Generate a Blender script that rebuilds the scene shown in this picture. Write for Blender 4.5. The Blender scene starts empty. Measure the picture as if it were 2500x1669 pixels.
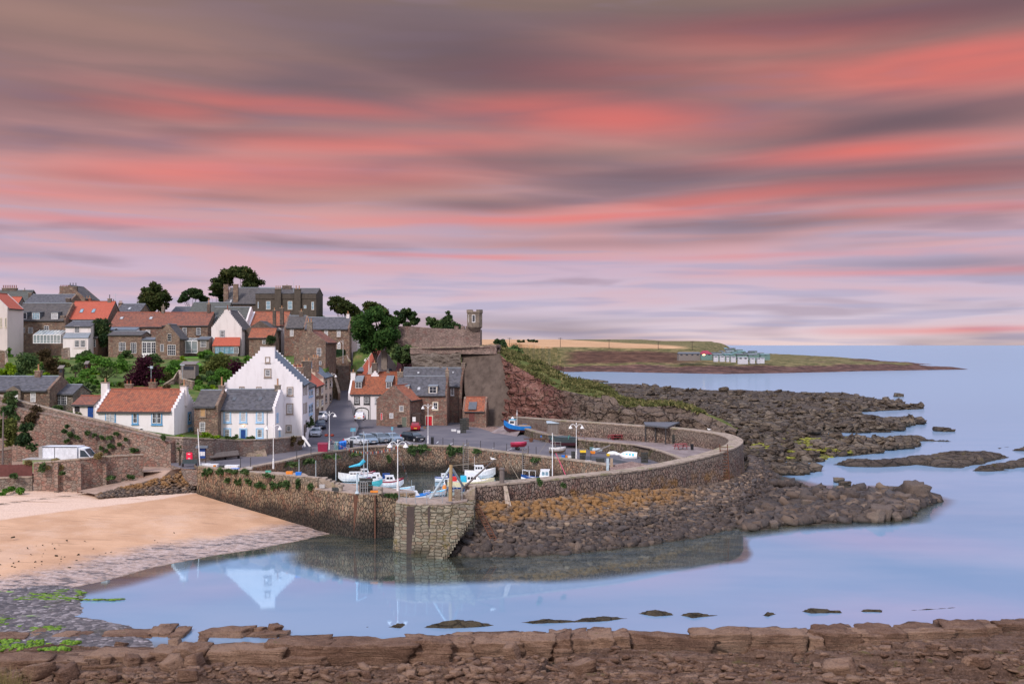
import bpy,bmesh,math,random
import numpy as np
from mathutils import Vector,Matrix
C=bpy.context.scene.collection
SC=bpy.context.scene
R=math.radians
random.seed(7)
# ------------------------------------------------------------------ camera
F,H,HX,HY=2400.0,19.0,1250.0,842.0
cam_d=bpy.data.cameras.new('camera');cam=bpy.data.objects.new('camera',cam_d);C.objects.link(cam)
cam.location=(0,0,H);cam.rotation_euler=(R(90),0,0)
cam_d.sensor_width=36;cam_d.lens=36*F/2500;cam_d.shift_y=7.5/2500
cam_d.clip_start=.5;cam_d.clip_end=60000
SC.camera=cam
SC.view_settings.view_transform='Standard';SC.view_settings.look='None'
SC.view_settings.exposure=0.0;SC.view_settings.gamma=1.0
SUN_EL,SUN_AZ=40,208
def lin(c):
 if isinstance(c,str):
  c=[int(c[i:i+2],16)/255 for i in(1,3,5)]
 elif max(c)>1.0:c=[v/255 for v in c]
 return tuple((v/12.92 if v<=.04045 else((v+.055)/1.055)**2.4)for v in c)
class NT:
 """small node graph helper"""
 def __init__(s,tree):s.t=tree;s.n=tree.nodes;s.l=tree.links
 def node(s,typ,**kw):
  n=s.n.new(typ)
  for k,v in kw.items():
   if k.startswith('_'):setattr(n,k[1:],v)
   else:
    key=k
    if k[0]=='i' and k[1:].isdigit():key=int(k[1:])
    s.put(n.inputs[key],v)
  return n
 def put(s,inp,v):
  if hasattr(v,'is_output')or isinstance(v,bpy.types.NodeSocket):s.l.new(v,inp)
  elif isinstance(v,(tuple,list))and inp.type=='RGBA' and len(v)==3:inp.default_value=(*v,1)
  else:inp.default_value=v
 def m(s,op,a,b=0.0,c=None,clamp=False):
  n=s.n.new('ShaderNodeMath');n.operation=op;n.use_clamp=clamp
  s.put(n.inputs[0],a);s.put(n.inputs[1],b)
  if c is not None:s.put(n.inputs[2],c)
  return n.outputs[0]
 def vm(s,op,a,b=(0,0,0)):
  n=s.n.new('ShaderNodeVectorMath');n.operation=op
  s.put(n.inputs[0],a);s.put(n.inputs[1],b)
  return n.outputs[0]
 def mix(s,f,a,b,blend='MIX'):
  n=s.n.new('ShaderNodeMix');n.data_type='RGBA';n.blend_type=blend
  s.put(n.inputs[0],f);s.put(n.inputs[6],a);s.put(n.inputs[7],b)
  return n.outputs[2]
 def ramp(s,f,stops,interp='LINEAR'):
  n=s.n.new('ShaderNodeValToRGB');s.put(n.inputs[0],f);cr=n.color_ramp;cr.interpolation=interp
  while len(cr.elements)<len(stops):cr.elements.new(.5)
  for e,(p,c)in zip(cr.elements,stops):
   e.position=p;e.color=(*c,1)if not isinstance(c,(int,float))else(c,c,c,1)
  return n.outputs[0]
 def mr(s,v,a,b,c=0.0,d=1.0,smooth=True):
  n=s.n.new('ShaderNodeMapRange');n.interpolation_type='SMOOTHSTEP' if smooth else 'LINEAR'
  s.put(n.inputs[0],v);s.put(n.inputs[1],a);s.put(n.inputs[2],b);s.put(n.inputs[3],c);s.put(n.inputs[4],d)
  return n.outputs[0]
 def sep(s,v):
  n=s.n.new('ShaderNodeSeparateXYZ');s.put(n.inputs[0],v);return n.outputs
 def comb(s,x,y,z):
  n=s.n.new('ShaderNodeCombineXYZ');s.put(n.inputs[0],x);s.put(n.inputs[1],y);s.put(n.inputs[2],z);return n.outputs[0]
 def noise(s,vec,scale,detail=4,rough=.55,dist=0.0,out=0):
  n=s.n.new('ShaderNodeTexNoise');s.put(n.inputs['Vector'],vec)
  n.inputs['Scale'].default_value=scale;n.inputs['Detail'].default_value=detail
  n.inputs['Roughness'].default_value=rough;n.inputs['Distortion'].default_value=dist
  return n.outputs[out]
 def vor(s,vec,scale,feature='F1',rand=1.0,out=0):
  n=s.n.new('ShaderNodeTexVoronoi');n.feature=feature;s.put(n.inputs['Vector'],vec)
  n.inputs['Scale'].default_value=scale;n.inputs['Randomness'].default_value=rand
  return n.outputs[out]
# ------------------------------------------------------------------ sky
w=bpy.data.worlds.new('World');SC.world=w;w.use_nodes=True
T=NT(w.node_tree);T.n.clear()
tc=T.node('ShaderNodeTexCoord').outputs['Generated']
dx,dy,dz=T.sep(tc)[0:3]
az0=T.m('ARCTAN2',dx,dy);el0=T.m('ARCSINE',dz)
wv=T.comb(T.m('MULTIPLY',az0,2.2),T.m('MULTIPLY',el0,9.0),0.3)
warp=T.noise(wv,1.6,2,.4,0,1)
wr=T.sep(warp)
az=T.m('ADD',az0,T.m('MULTIPLY',T.m('SUBTRACT',wr[0],.5),.08))
el=T.m('ADD',el0,T.m('MULTIPLY',T.m('SUBTRACT',wr[1],.5),.014))
def ang(px,py):
 a=math.atan((px-HX)/F);return a,math.atan((HY-py)/F*math.cos(a))
elf=T.m('DIVIDE',el,R(20))
base=T.ramp(elf,[(0.0,lin((232,208,208))),(.08,lin((212,198,214))),(.22,lin((204,180,200))),(.40,lin((200,156,160))),(.58,lin((172,132,134))),(.78,lin((140,114,114))),(1.0,lin((134,114,108)))])
st=T.noise(T.comb(T.m('MULTIPLY',az,4.2),T.m('MULTIPLY',el,34),1.7),1.3,3,.45,.2)
st2=T.noise(T.comb(T.m('MULTIPLY',az,5.5),T.m('MULTIPLY',el,90),4.1),1.2,2,.45,.1)
big=T.noise(T.comb(T.m('MULTIPLY',az,1.5),T.m('MULTIPLY',el,13),8.2),1.4,3,.5,.4)
f1=T.m('MULTIPLY',T.mr(st,.42,.68),.46)
f1b=T.m('MULTIPLY',T.m('MULTIPLY',f1,T.mr(elf,1.15,.1)),T.mr(elf,.0,.38,.45,1.0))
col=T.mix(f1b,base,lin((232,164,156)))
col=T.mix(T.m('MULTIPLY',T.mr(st,.46,.30),.42),col,lin((146,126,144)))
f2=T.m('MULTIPLY',T.mr(st2,.48,.66),.6)
col=T.mix(T.m('MULTIPLY',f2,T.mr(elf,.62,.15)),col,lin((176,172,200)))
col=T.mix(T.m('MULTIPLY',T.mr(big,.54,.36),.6),col,lin((124,110,122)))
def blob(px,py,sx,sy,amp,tilt=0.0):
 a,e=ang(px,py);sa=math.atan(sx/F);se=math.atan(sy/F)
 u=T.m('SUBTRACT',az,a);v=T.m('SUBTRACT',el,e)
 v=T.m('SUBTRACT',v,T.m('MULTIPLY',u,tilt))
 q=T.m('ADD',T.m('POWER',T.m('DIVIDE',u,sa),2.0),T.m('POWER',T.m('DIVIDE',v,se),2.0))
 return T.m('MULTIPLY',T.m('EXPONENT',T.m('MULTIPLY',q,-1.0)),amp)
def blobs(lst):
 acc=None
 for b in lst:
  x=blob(*b);acc=x if acc is None else T.m('MAXIMUM',acc,x)
 return acc
dark=blobs([(1230,170,430,95,.85,-.1),(2150,40,750,42,.95,-.03),(330,255,420,50,.5,.06),(2250,300,500,45,.8,.03),(1160,497,200,18,.7),(2280,430,420,40,.7),(1560,425,380,34,.5),(1300,400,420,40,.55,.02),(700,590,420,16,.3),(600,330,260,22,.45),(1500,590,500,18,.35),(250,430,160,14,.3),(850,200,320,70,.5),(1900,545,520,22,.55),(150,345,260,26,.4),(1000,445,260,24,.45),(700,55,600,60,.35),(2350,640,300,16,.4),(560,480,260,12,.35)])
col=T.mix(dark,col,lin((104,88,98)))
warm=blobs([(250,40,420,70,.5),(60,20,300,50,.6),(850,470,380,26,.5),(1500,370,300,30,.35)])
col=T.mix(warm,col,lin((172,136,126)))
pink=blobs([(2380,158,520,50,1.0,-.03),(2350,128,380,30,.9),(1500,290,360,42,.9,-.03),(1280,262,280,30,.75,.02),(2120,372,300,26,1.0,.01),(610,425,420,42,.85,.03),(720,255,330,22,.75,-.04),(260,540,330,14,.6),(1480,524,560,13,.85,.02),(960,352,420,30,.7,.04),(1800,485,560,22,.65,.05),(1900,90,420,50,.42),(430,265,200,24,.5),(1100,622,380,7,.55,-.02),(2330,660,380,8,.6),(120,468,320,26,.45),(2350,510,260,12,.7),(2100,205,420,22,.5),(1650,175,420,40,.32),(2450,805,330,8,.7),(1900,625,300,7,.35)])
pk=T.m('MULTIPLY',pink,T.mr(st,.15,.65,.55,1.0))
col=T.mix(T.m('MULTIPLY',pk,.74),col,lin((238,118,108)))
hi=T.mr(el0,R(19.5),R(29))
nis=T.node('ShaderNodeTexSky',_sky_type='NISHITA',_sun_disc=False,_sun_elevation=R(SUN_EL),_sun_rotation=R(SUN_AZ))
sc_=T.n.new('ShaderNodeVectorMath');sc_.operation='SCALE';T.l.new(nis.outputs[0],sc_.inputs[0]);sc_.inputs['Scale'].default_value=.05
upper=T.mix(1.0,(.80,.87,1.14),sc_.outputs[0],'ADD')
col=T.mix(hi,col,upper)
back=T.mr(dy,.25,-.45)
col=T.mix(T.m('MULTIPLY',back,T.mr(el0,R(60),R(25))),col,(.80,.72,.76))
col=T.mix(T.mr(dz,0.0,-.02),col,(.12,.13,.17))
bg=T.node('ShaderNodeBackground',Color=col,Strength=1.0)
out=T.node('ShaderNodeOutputWorld');T.l.new(bg.outputs[0],out.inputs[0])
sun_d=bpy.data.lights.new('sun','SUN');sun_d.energy=2.8;sun_d.angle=R(10);sun_d.color=(1,.90,.84)
sun=bpy.data.objects.new('sun',sun_d);C.objects.link(sun)
sdir=Vector((math.sin(R(SUN_AZ))*math.cos(R(SUN_EL)),math.cos(R(SUN_AZ))*math.cos(R(SUN_EL)),math.sin(R(SUN_EL))))
sun.rotation_euler=sdir.to_track_quat('Z','Y').to_euler()
# ------------------------------------------------------------------ geometry helpers
def P(px,py,Y):return Vector(((px-HX)*Y/F,Y,H-(py-HY)*Y/F))
def G(px,py,z):return P(px,py,(H-z)*F/(py-HY))
def Q(px,py):
 k=(px-HX)/F;return P(px,py,(H-3.5)/((py-HY)/F-.022*k))
def zq(x):return 3.5-.022*x
def cr(ox,oy,s):
 return lambda x,y:(ox+x/s,oy+y/s)
cA,cB,cC,cD=cr(0,640,5.593),cr(400,620,5.593),cr(0,860,5.593),cr(400,840,5.593)
cE,cF,cG=cr(780,680,5.593),cr(700,860,5.593),cr(1080,900,5.593)
cH,cI,cJ,cK=cr(1400,960,5.107),cr(0,1060,3.67),cr(460,1080,3.67),cr(900,1100,3.67)
cL,cM=cr(1180,800,2.865),cr(1700,1000,2.936)
cN,cO,cP=cr(0,1369,2.796),cr(830,1369,2.796),cr(1660,1369,2.796)
cQ,cR_,cS,cT=cr(780,1130,7.83),cr(1040,1120,6.909),cr(1340,1060,9.035),cr(1600,810,6.525)
class MB:
 """collects faces and links them as ONE mesh object"""
 def __init__(s):s.v=[];s.f=[];s.mi=[];s.uv=[]
 def face(s,pts,mi=0,uv=None):
  n=len(s.v);s.v.extend(tuple(p)for p in pts);s.f.append(tuple(range(n,n+len(pts))));s.mi.append(mi);s.uv.append(uv)
 def hexa(s,p,mi=0):
  for q in((3,2,1,0),(4,5,6,7),(0,1,5,4),(1,2,6,5),(2,3,7,6),(3,0,4,7)):
   s.face([p[i]for i in q],mi)
 def box(s,x0,x1,y0,y1,z0,z1,mi=0,put=None):
  p=[(x0,y0,z0),(x1,y0,z0),(x1,y1,z0),(x0,y1,z0),(x0,y0,z1),(x1,y0,z1),(x1,y1,z1),(x0,y1,z1)]
  if put:p=[put(*q)for q in p]
  s.hexa(p,mi)
 def tube(s,a,b,r0,r1=None,n=6,mi=0,caps=True):
  a=Vector(a);b=Vector(b);r1=r0 if r1 is None else r1
  d=(b-a)
  if d.length<1e-6:return
  d.normalize();u=d.orthogonal().normalized();v=d.cross(u)
  A=[a+(u*math.cos(t)+v*math.sin(t))*r0 for t in[2*math.pi*i/n for i in range(n)]]
  B=[b+(u*math.cos(t)+v*math.sin(t))*r1 for t in[2*math.pi*i/n for i in range(n)]]
  for i in range(n):s.face([A[i],A[(i+1)%n],B[(i+1)%n],B[i]],mi)
  if caps:s.face(A[::-1],mi);s.face(B,mi)
 def path(s,pts,r,n=6,mi=0):
  for a,b in zip(pts,pts[1:]):s.tube(a,b,r,r,n,mi)
 def lathe(s,c,prof,n=12,mi=0):
  c=Vector(c);rings=[[c+Vector((r*math.cos(2*math.pi*i/n),r*math.sin(2*math.pi*i/n),z))for i in range(n)]for r,z in prof]
  for A,B in zip(rings,rings[1:]):
   for i in range(n):s.face([A[i],A[(i+1)%n],B[(i+1)%n],B[i]],mi)
 def ellipsoid(s,c,rx,ry,rz,mi=0,n=8,m_=6):
  c=Vector(c)
  def pt(i,j):
   t=math.pi*j/m_;a=2*math.pi*i/n
   return c+Vector((rx*math.sin(t)*math.cos(a),ry*math.sin(t)*math.sin(a),rz*math.cos(t)))
  for j in range(m_):
   for i in range(n):
    q=[pt(i,j),pt(i+1,j),pt(i+1,j+1),pt(i,j+1)]
    if j==0:q=[q[0],q[2],q[3]]
    elif j==m_-1:q=q[:3]
    s.face(q,mi)
 def build(s,name,mats,parent=None,smooth=False,loc=None,rnd=False):
  me=bpy.data.meshes.new(name);me.from_pydata(s.v,[],s.f)
  if not isinstance(mats,(list,tuple)):mats=[mats]
  for m in mats:me.materials.append(m)
  me.polygons.foreach_set('material_index',s.mi)
  if any(u is not None for u in s.uv):
   ul=me.uv_layers.new(name='UVMap');data=[]
   for u,f in zip(s.uv,s.f):
    data.extend(c for q in(u if u else[(0,0)]*len(f))for c in q)
   ul.data.foreach_set('uv',data)
  if rnd:
   at=me.attributes.new('rnd','FLOAT','FACE');at.data.foreach_set('value',[random.random()for _ in s.f])
  if smooth:
   bm=bmesh.new();bm.from_mesh(me);bmesh.ops.remove_doubles(bm,verts=bm.verts,dist=1e-4);bm.to_mesh(me);bm.free()
   me.polygons.foreach_set('use_smooth',[True]*len(me.polygons))
  me.update()
  o=bpy.data.objects.new(name,me);C.objects.link(o)
  if parent:o.parent=parent
  if loc:o.location=loc
  return o
def npmesh(name,verts,faces,mat,rnd=None,smooth=False,parent=None):
 me=bpy.data.meshes.new(name)
 nv=len(verts);nf=len(faces);k=faces.shape[1]
 me.vertices.add(nv);me.vertices.foreach_set('co',np.ascontiguousarray(verts,dtype=np.float32).ravel())
 me.loops.add(nf*k);me.loops.foreach_set('vertex_index',np.ascontiguousarray(faces,dtype=np.int32).ravel())
 me.polygons.add(nf);me.polygons.foreach_set('loop_start',np.arange(0,nf*k,k,dtype=np.int32))
 me.polygons.foreach_set('loop_total',np.full(nf,k,dtype=np.int32))
 if smooth:me.polygons.foreach_set('use_smooth',np.ones(nf,dtype=bool))
 if rnd is not None:
  at=me.attributes.new('rnd','FLOAT','FACE');at.data.foreach_set('value',rnd.astype(np.float32))
 for m in(mat if isinstance(mat,(list,tuple))else[mat]):me.materials.append(m)
 me.update();me.validate()
 o=bpy.data.objects.new(name,me);C.objects.link(o)
 if parent:o.parent=parent
 return o
def tag(o,label=None,cat=None,group=None,kind=None):
 if label:o['label']=label
 if cat:o['category']=cat
 if group:o['group']=group
 if kind:o['kind']=kind
 return o
def thing(name,label,cat,loc=(0,0,0),rz=0,group=None):
 o=bpy.data.objects.new(name,None);C.objects.link(o);o.location=loc;o.rotation_euler=(0,0,rz)
 return tag(o,label,cat,group)
def kids(o):return[c for c in bpy.data.objects if c.parent==o]
def copy_tree(o,parent=None,depth=0):
 ch=kids(o)
 c=o.copy();C.objects.link(c);c.parent=parent
 for k in ch:copy_tree(k,c)
 return c
def _hash(ix,iy,seed):
 n=(ix.astype(np.int64)*374761393+iy.astype(np.int64)*668265263+int(seed)*1442695041)&0x7fffffff
 n=((n^(n>>13))*1274126177)&0x7fffffff
 return((n^(n>>16))&0xffffff)/float(0xffffff)
def vnoise(x,y,seed=0):
 x0=np.floor(x);y0=np.floor(y);fx=x-x0;fy=y-y0
 fx=fx*fx*(3-2*fx);fy=fy*fy*(3-2*fy)
 a=_hash(x0,y0,seed);b=_hash(x0+1,y0,seed);c=_hash(x0,y0+1,seed);d=_hash(x0+1,y0+1,seed)
 return(a*(1-fx)+b*fx)*(1-fy)+(c*(1-fx)+d*fx)*fy
def fbm(x,y,seed=0,oct=5,gain=.5):
 s=0;a=1;t=0
 for i in range(oct):
  s=s+a*vnoise(x*2**i,y*2**i,seed+i*17);t+=a;a*=gain
 return s/t
def sstep(a,b,x):
 t=np.clip((x-a)/(b-a),0,1);return t*t*(3-2*t)
def sdf(X,Y,poly):
 d=np.full(X.shape,1e9);ins=np.zeros(X.shape,bool);n=len(poly)
 for i in range(n):
  ax,ay=poly[i];bx,by=poly[(i+1)%n]
  ex,ey=bx-ax,by-ay;wx,wy=X-ax,Y-ay
  t=np.clip((wx*ex+wy*ey)/(ex*ex+ey*ey+1e-12),0,1)
  d=np.minimum(d,np.hypot(wx-t*ex,wy-t*ey))
  c=((ay>Y)!=(by>Y))
  with np.errstate(divide='ignore',invalid='ignore'):
   ins^=c&(X<(bx-ax)*(Y-ay)/((by-ay)if by!=ay else 1e-9)+ax)
 return np.where(ins,d,-d)
def interp(x,xs,ys):return np.interp(x,xs,ys)
def polar(name,px0,px1,nc,Y0,Y1,nr,zf,mat,keep=None,logY=True,smooth=True):
 """a ground sheet: columns fan out from the viewpoint only to spread the vertices evenly, heights are a function of the place"""
 k=(np.linspace(px0,px1,nc)-HX)/F
 Ys=np.geomspace(Y0,Y1,nr)if logY else np.linspace(Y0,Y1,nr)
 K,YY=np.meshgrid(k,Ys);XX=K*YY
 Z=zf(XX,YY)
 V=np.stack([XX,YY,Z],-1).reshape(-1,3)
 i=np.arange(nr-1)[:,None]*nc+np.arange(nc-1)[None,:]
 Fc=np.stack([i,i+1,i+nc+1,i+nc],-1).reshape(-1,4)
 kp=(Z.reshape(-1)[Fc].max(1)>-1.6)
 if keep is not None:kp&=keep(XX,YY).reshape(-1)[Fc].any(1)
 Fc=Fc[kp]
 used=np.unique(Fc);mp=np.full(len(V),-1);mp[used]=np.arange(len(used))
 return npmesh(name,V[used],mp[Fc],mat,smooth=smooth)
def loft(name,rows,mat,nu=120,nv=30,disp=None,smooth=True,parent=None):
 """rows: list of polylines (lists of Vectors), resampled and joined by straight rules between rows"""
 def res(pl):
  a=np.array([tuple(p)for p in pl]);seg=np.hypot(np.hypot(*(np.diff(a[:,:2],axis=0).T)),np.diff(a[:,2]));s=np.r_[0,np.cumsum(seg)]
  t=np.linspace(0,s[-1],nu);return np.stack([np.interp(t,s,a[:,j])for j in range(3)],-1)
 Rw=[res(r)for r in rows];out=[];par=[]
 for q,(A,B)in enumerate(zip(Rw,Rw[1:])):
  ts=np.linspace(0,1,nv+1)[(0 if q==0 else 1):]
  for t in ts:out.append(A*(1-t)+B*t);par.append(q+t)
 V=np.array(out)
 if disp is not None:
  du=np.gradient(V,axis=1);dv=np.gradient(V,axis=0);N=np.cross(du,dv);N/=(np.linalg.norm(N,axis=-1,keepdims=True)+1e-9)
  N*=np.where(N[...,2:3]<0,-1,1)
  V=V+N*disp(V,np.array(par)[:,None]*np.ones(nu))[...,None]
 nr=V.shape[0];i=np.arange(nr-1)[:,None]*nu+np.arange(nu-1)[None,:]
 Fc=np.stack([i,i+1,i+nu+1,i+nu],-1).reshape(-1,4)
 return npmesh(name,V.reshape(-1,3),Fc,mat,smooth=smooth,parent=parent)
_b=bmesh.new();bmesh.ops.create_cube(_b,size=1);bmesh.ops.subdivide_edges(_b,edges=_b.edges,cuts=1,use_grid_fill=True)
_b.verts.ensure_lookup_table();SV=np.array([tuple(v.co)for v in _b.verts]);SF=np.array([[v.index for v in f.verts]for f in _b.faces]);_b.free()
_rad=np.linalg.norm(SV,axis=1,keepdims=True);SV=SV*(.70+.30*(.5/_rad))*1.12
def stones(name,pos,size,mat,seed=1,tilt=.35,yaw=None,parent=None,tiltdir=None):
 rg=np.random.default_rng(seed);n=len(pos)
 V=SV[None]*(1+rg.normal(0,.13,(n,len(SV),3)))
 V=V*size[:,None,:]
 a=rg.uniform(0,2*np.pi,n)if yaw is None else yaw+rg.normal(0,.35,n)
 b=rg.normal(0,tilt,n);c=rg.normal(0,tilt,n)
 def rot(V,t,i,j):
  ct,s_=np.cos(t)[:,None],np.sin(t)[:,None];A=V[...,i].copy();B=V[...,j].copy()
  V[...,i]=A*ct-B*s_;V[...,j]=A*s_+B*ct
 rot(V,b,0,2);rot(V,c,1,2)
 rot(V,a,0,1)
 V=V+pos[:,None,:]
 Fc=(SF[None]+(np.arange(n)*len(SV))[:,None,None]).reshape(-1,4)
 return npmesh(name,V.reshape(-1,3),Fc,mat,rnd=np.repeat(rg.random(n),len(SF)),parent=parent)
# ------------------------------------------------------------------ materials
def mat(name,build):
 m=bpy.data.materials.new(name);m.use_nodes=True;t=NT(m.node_tree);t.n.clear()
 o=t.node('ShaderNodeOutputMaterial')
 r=build(t)
 t.l.new(r,o.inputs[0]);return m
def bsdf(t,col,rough=.8,bump=None,bd=.05,bs=1.0,metal=0.0,spec=.3,**kw):
 p=t.node('ShaderNodeBsdfPrincipled');t.put(p.inputs['Base Color'],col);t.put(p.inputs['Roughness'],rough)
 p.inputs['Metallic'].default_value=metal;p.inputs['Specular IOR Level'].default_value=spec
 for k,v in kw.items():t.put(p.inputs[k.replace('_',' ')],v)
 if bump is not None:
  b=t.node('ShaderNodeBump',Height=bump,Distance=bd,Strength=bs);t.l.new(b.outputs[0],p.inputs['Normal'])
 return p.outputs[0]
def obj_co(t):return t.node('ShaderNodeTexCoord').outputs['Object']
def world_co(t):return t.node('ShaderNodeNewGeometry').outputs['Position']
def plain(name,c,rough=.6,metal=0.0,spec=.4,var=.12):
 def f(t):
  n=t.noise(obj_co(t),3.0,4,.6)
  a=lin(c)if isinstance(c,str)or max(c)>1 else c
  return bsdf(t,t.mix(t.mr(n,.3,.7),tuple(v*(1-var)for v in a),tuple(min(1,v*(1+var))for v in a)),rough,metal=metal,spec=spec)
 return mat(name,f)
def rubble(name,cols,sc=(2.2,2.2,3.4),mortar=(.16,.13,.11),mw=.05,bump=.06,tide=None,lichen=None,moss=None,pale=None,rand=.85,stain=.5):
 """rubble masonry: 3-D cells, so it wraps every wall; cols = list of stone colours"""
 def f(t):
  P_=obj_co(t)
  wob=t.vm('SCALE',t.vm('SUBTRACT',t.noise(P_,1.3,2,.5,0,1),(.5,.5,.5)));wob.node.inputs['Scale'].default_value=.35
  v=t.vm('MULTIPLY',t.vm('ADD',P_,wob),sc)
  cell=t.node('ShaderNodeTexVoronoi',Vector=v,Scale=1.0,Randomness=rand);cc=t.sep(cell.outputs['Color'])
  ed=t.vor(v,1.0,'DISTANCE_TO_EDGE',rand)
  n=len(cols);c=t.ramp(cc[0],[((i+.5)/n,k)for i,k in enumerate(cols)])
  c=t.mix(t.mr(cc[1],.0,1.0,0,.45),c,t.mix(.5,c,(.03,.025,.025)))
  fine=t.noise(P_,9,5,.65);c=t.mix(t.mr(fine,.35,.7,0,.4),c,t.mix(.6,c,(.5,.42,.36)))
  pt=t.noise(P_,.8,4,.65,.3);c=t.mix(t.mr(pt,.52,.66,0,.42),c,t.mix(.5,tuple(v*1.55 for v in cols[1]),(.36,.28,.22)));c=t.mix(t.mr(pt,.46,.34,0,.5),c,tuple(v*k for v,k in zip(cols[0],(.85,.52,.5))))
  c=t.mix(t.mr(ed,mw,.0),c,mortar)
  st=t.noise(P_,.22,4,.6);c=t.mix(t.m('MULTIPLY',t.mr(st,.45,.72),stain),c,t.mix(.55,c,(.025,.02,.02)))
  z=t.sep(world_co(t))[2];edge=t.m('MULTIPLY',t.m('SUBTRACT',t.noise(P_,.45,4,.6),.5),2.6)
  if pale:
   zz=t.m('ADD',z,t.m('MULTIPLY',edge,.8));c=t.mix(t.m('MULTIPLY',t.mr(zz,pale[0],pale[1]),.55),c,pale[2])
  if lichen:
   q=t.noise(P_,.35,5,.65);zz=t.m('ADD',z,edge)
   k=t.m('MULTIPLY',t.mr(q,lichen[3],lichen[3]+.12),t.m('MULTIPLY',t.mr(zz,lichen[0],lichen[0]+1.0),t.mr(zz,lichen[1]+1,lichen[1])))
   c=t.mix(t.m('MULTIPLY',k,.8),c,lichen[2])
  if moss:
   q=t.noise(P_,.8,5,.65,.4);c=t.mix(t.m('MULTIPLY',t.mr(q,moss[0],moss[0]+.08),.85),c,moss[1])
  if tide:
   zz=t.m('ADD',z,edge);c=t.mix(t.mr(zz,tide[1],tide[0],0,.88),c,tide[2])
  h=t.m('ADD',t.mr(ed,0,.12),t.m('MULTIPLY',fine,.35))
  return bsdf(t,c,.9,h,bump,1.0,spec=.2)
 return mat(name,f)
M={}
red=[(.23,.11,.085),(.30,.155,.115),(.155,.10,.085),(.30,.19,.14),(.23,.175,.14)]
brn=[(.20,.13,.10),(.28,.19,.135),(.14,.095,.078),(.34,.25,.18),(.25,.13,.095)]
gry=[(.26,.225,.19),(.20,.17,.15),(.31,.27,.22),(.17,.14,.125),(.25,.19,.155)]
M['stone_red']=rubble('red_rubble',red)
M['stone_brown']=rubble('brown_rubble',brn)
M['stone_grey']=rubble('grey_rubble',gry)
M['stone_dark']=rubble('dark_rubble',[(.10,.075,.065),(.14,.10,.085),(.075,.06,.055)])
M['ashlar']=rubble('ashlar',[(.19,.155,.125),(.24,.195,.155),(.16,.13,.11)],sc=(1.1,1.1,2.6),mw=.02,bump=.02)
M['garden_wall']=rubble('terrace_wall',[(.25,.20,.175),(.31,.25,.22),(.19,.15,.135),(.28,.175,.14)],moss=(.64,(.06,.07,.03)))
M['yard_wall']=rubble('yard_wall',[(.33,.20,.155),(.27,.15,.12),(.36,.26,.21),(.24,.19,.16)],sc=(1.9,1.9,2.8),moss=(.62,(.07,.065,.04)),stain=.7)
M['castle_wall']=rubble('castle_wall',[(.25,.17,.15),(.31,.22,.195),(.19,.135,.12)],sc=(1.6,1.6,3.0))
M['harbour_wall']=rubble('harbour_wall',[(.28,.18,.12),(.35,.24,.155),(.17,.12,.09),(.38,.20,.12),(.23,.175,.13)],sc=(4.0,4.0,2.1),mortar=(.06,.045,.036),mw=.075,bump=.12,tide=(.6,2.3,(.012,.012,.012)),moss=(.63,(.05,.055,.03)))
M['pier_wall']=rubble('pier_wall',[(.26,.18,.11),(.35,.24,.14),(.18,.13,.09),(.31,.17,.10)],sc=(3.9,3.9,2.0),mortar=(.065,.052,.04),mw=.075,bump=.12,tide=(1.0,3.1,(.022,.020,.019)),pale=(4.2,5.0,(.27,.235,.185)),moss=(.66,(.06,.06,.03)))
M['pier_blocks']=rubble('pierhead_blocks',[(.25,.225,.16),(.20,.165,.115),(.29,.255,.185),(.21,.15,.10)],sc=(1.5,1.5,3.4),rand=.45,mortar=(.07,.06,.04),mw=.06,bump=.08,tide=(-.6,.9,(.03,.026,.018)),moss=(.57,(.16,.125,.05)),stain=.8)
M['sea_wall']=rubble('sea_wall',[(.19,.125,.105),(.25,.17,.14),(.15,.105,.09),(.28,.19,.145),(.22,.175,.15)],sc=(3.6,3.6,2.0),mortar=(.055,.042,.038),mw=.075,bump=.14,lichen=(2.4,3.9,(.26,.14,.05),.52),pale=(5.1,6.0,(.27,.225,.19)))
M['retain']=rubble('terrace_retaining',[(.17,.13,.10),(.22,.17,.13),(.13,.10,.08)],sc=(2.6,2.6,1.6),mortar=(.03,.025,.02),mw=.08,bump=.1,moss=(.52,(.075,.07,.035)))
def cap_mat(t):
 p=obj_co(t);n=t.noise(p,1.3,5,.65);q=t.noise(p,.5,4,.6)
 c=t.ramp(n,[(.3,(.20,.16,.125)),(.5,(.34,.27,.215)),(.7,(.42,.33,.27))])
 c=t.mix(t.mr(q,.56,.66,0,.7),c,(.22,.21,.09))
 e=t.vor(p,.9,'DISTANCE_TO_EDGE');c=t.mix(t.mr(e,.03,0),c,(.10,.08,.065))
 return bsdf(t,c,.9,n,.05)
M['cap']=mat('coping_stone',cap_mat)
def concrete(name,a,b,sc=1.0,bump=.03):
 def f(t):
  p=obj_co(t);n=t.noise(p,1.2*sc,6,.65);q=t.noise(t.vm('MULTIPLY',p,(1.2,1.2,.15)),1.0,5,.6)
  c=t.mix(t.mr(n,.3,.7),a,b);c=t.mix(t.mr(q,.5,.7,0,.45),c,tuple(v*.45 for v in a))
  return bsdf(t,c,.9,n,bump)
 return mat(name,f)
M['deck']=concrete('worn_concrete',(.27,.21,.175),(.40,.31,.26))
M['revet']=concrete('weathered_concrete',(.075,.055,.045),(.125,.094,.078),.5,.06)
M['harl_grey']=concrete('grey_harling',(.20,.17,.15),(.26,.22,.19))
M['harl_dark']=concrete('dark_harling',(.075,.062,.052),(.10,.082,.068))
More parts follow.
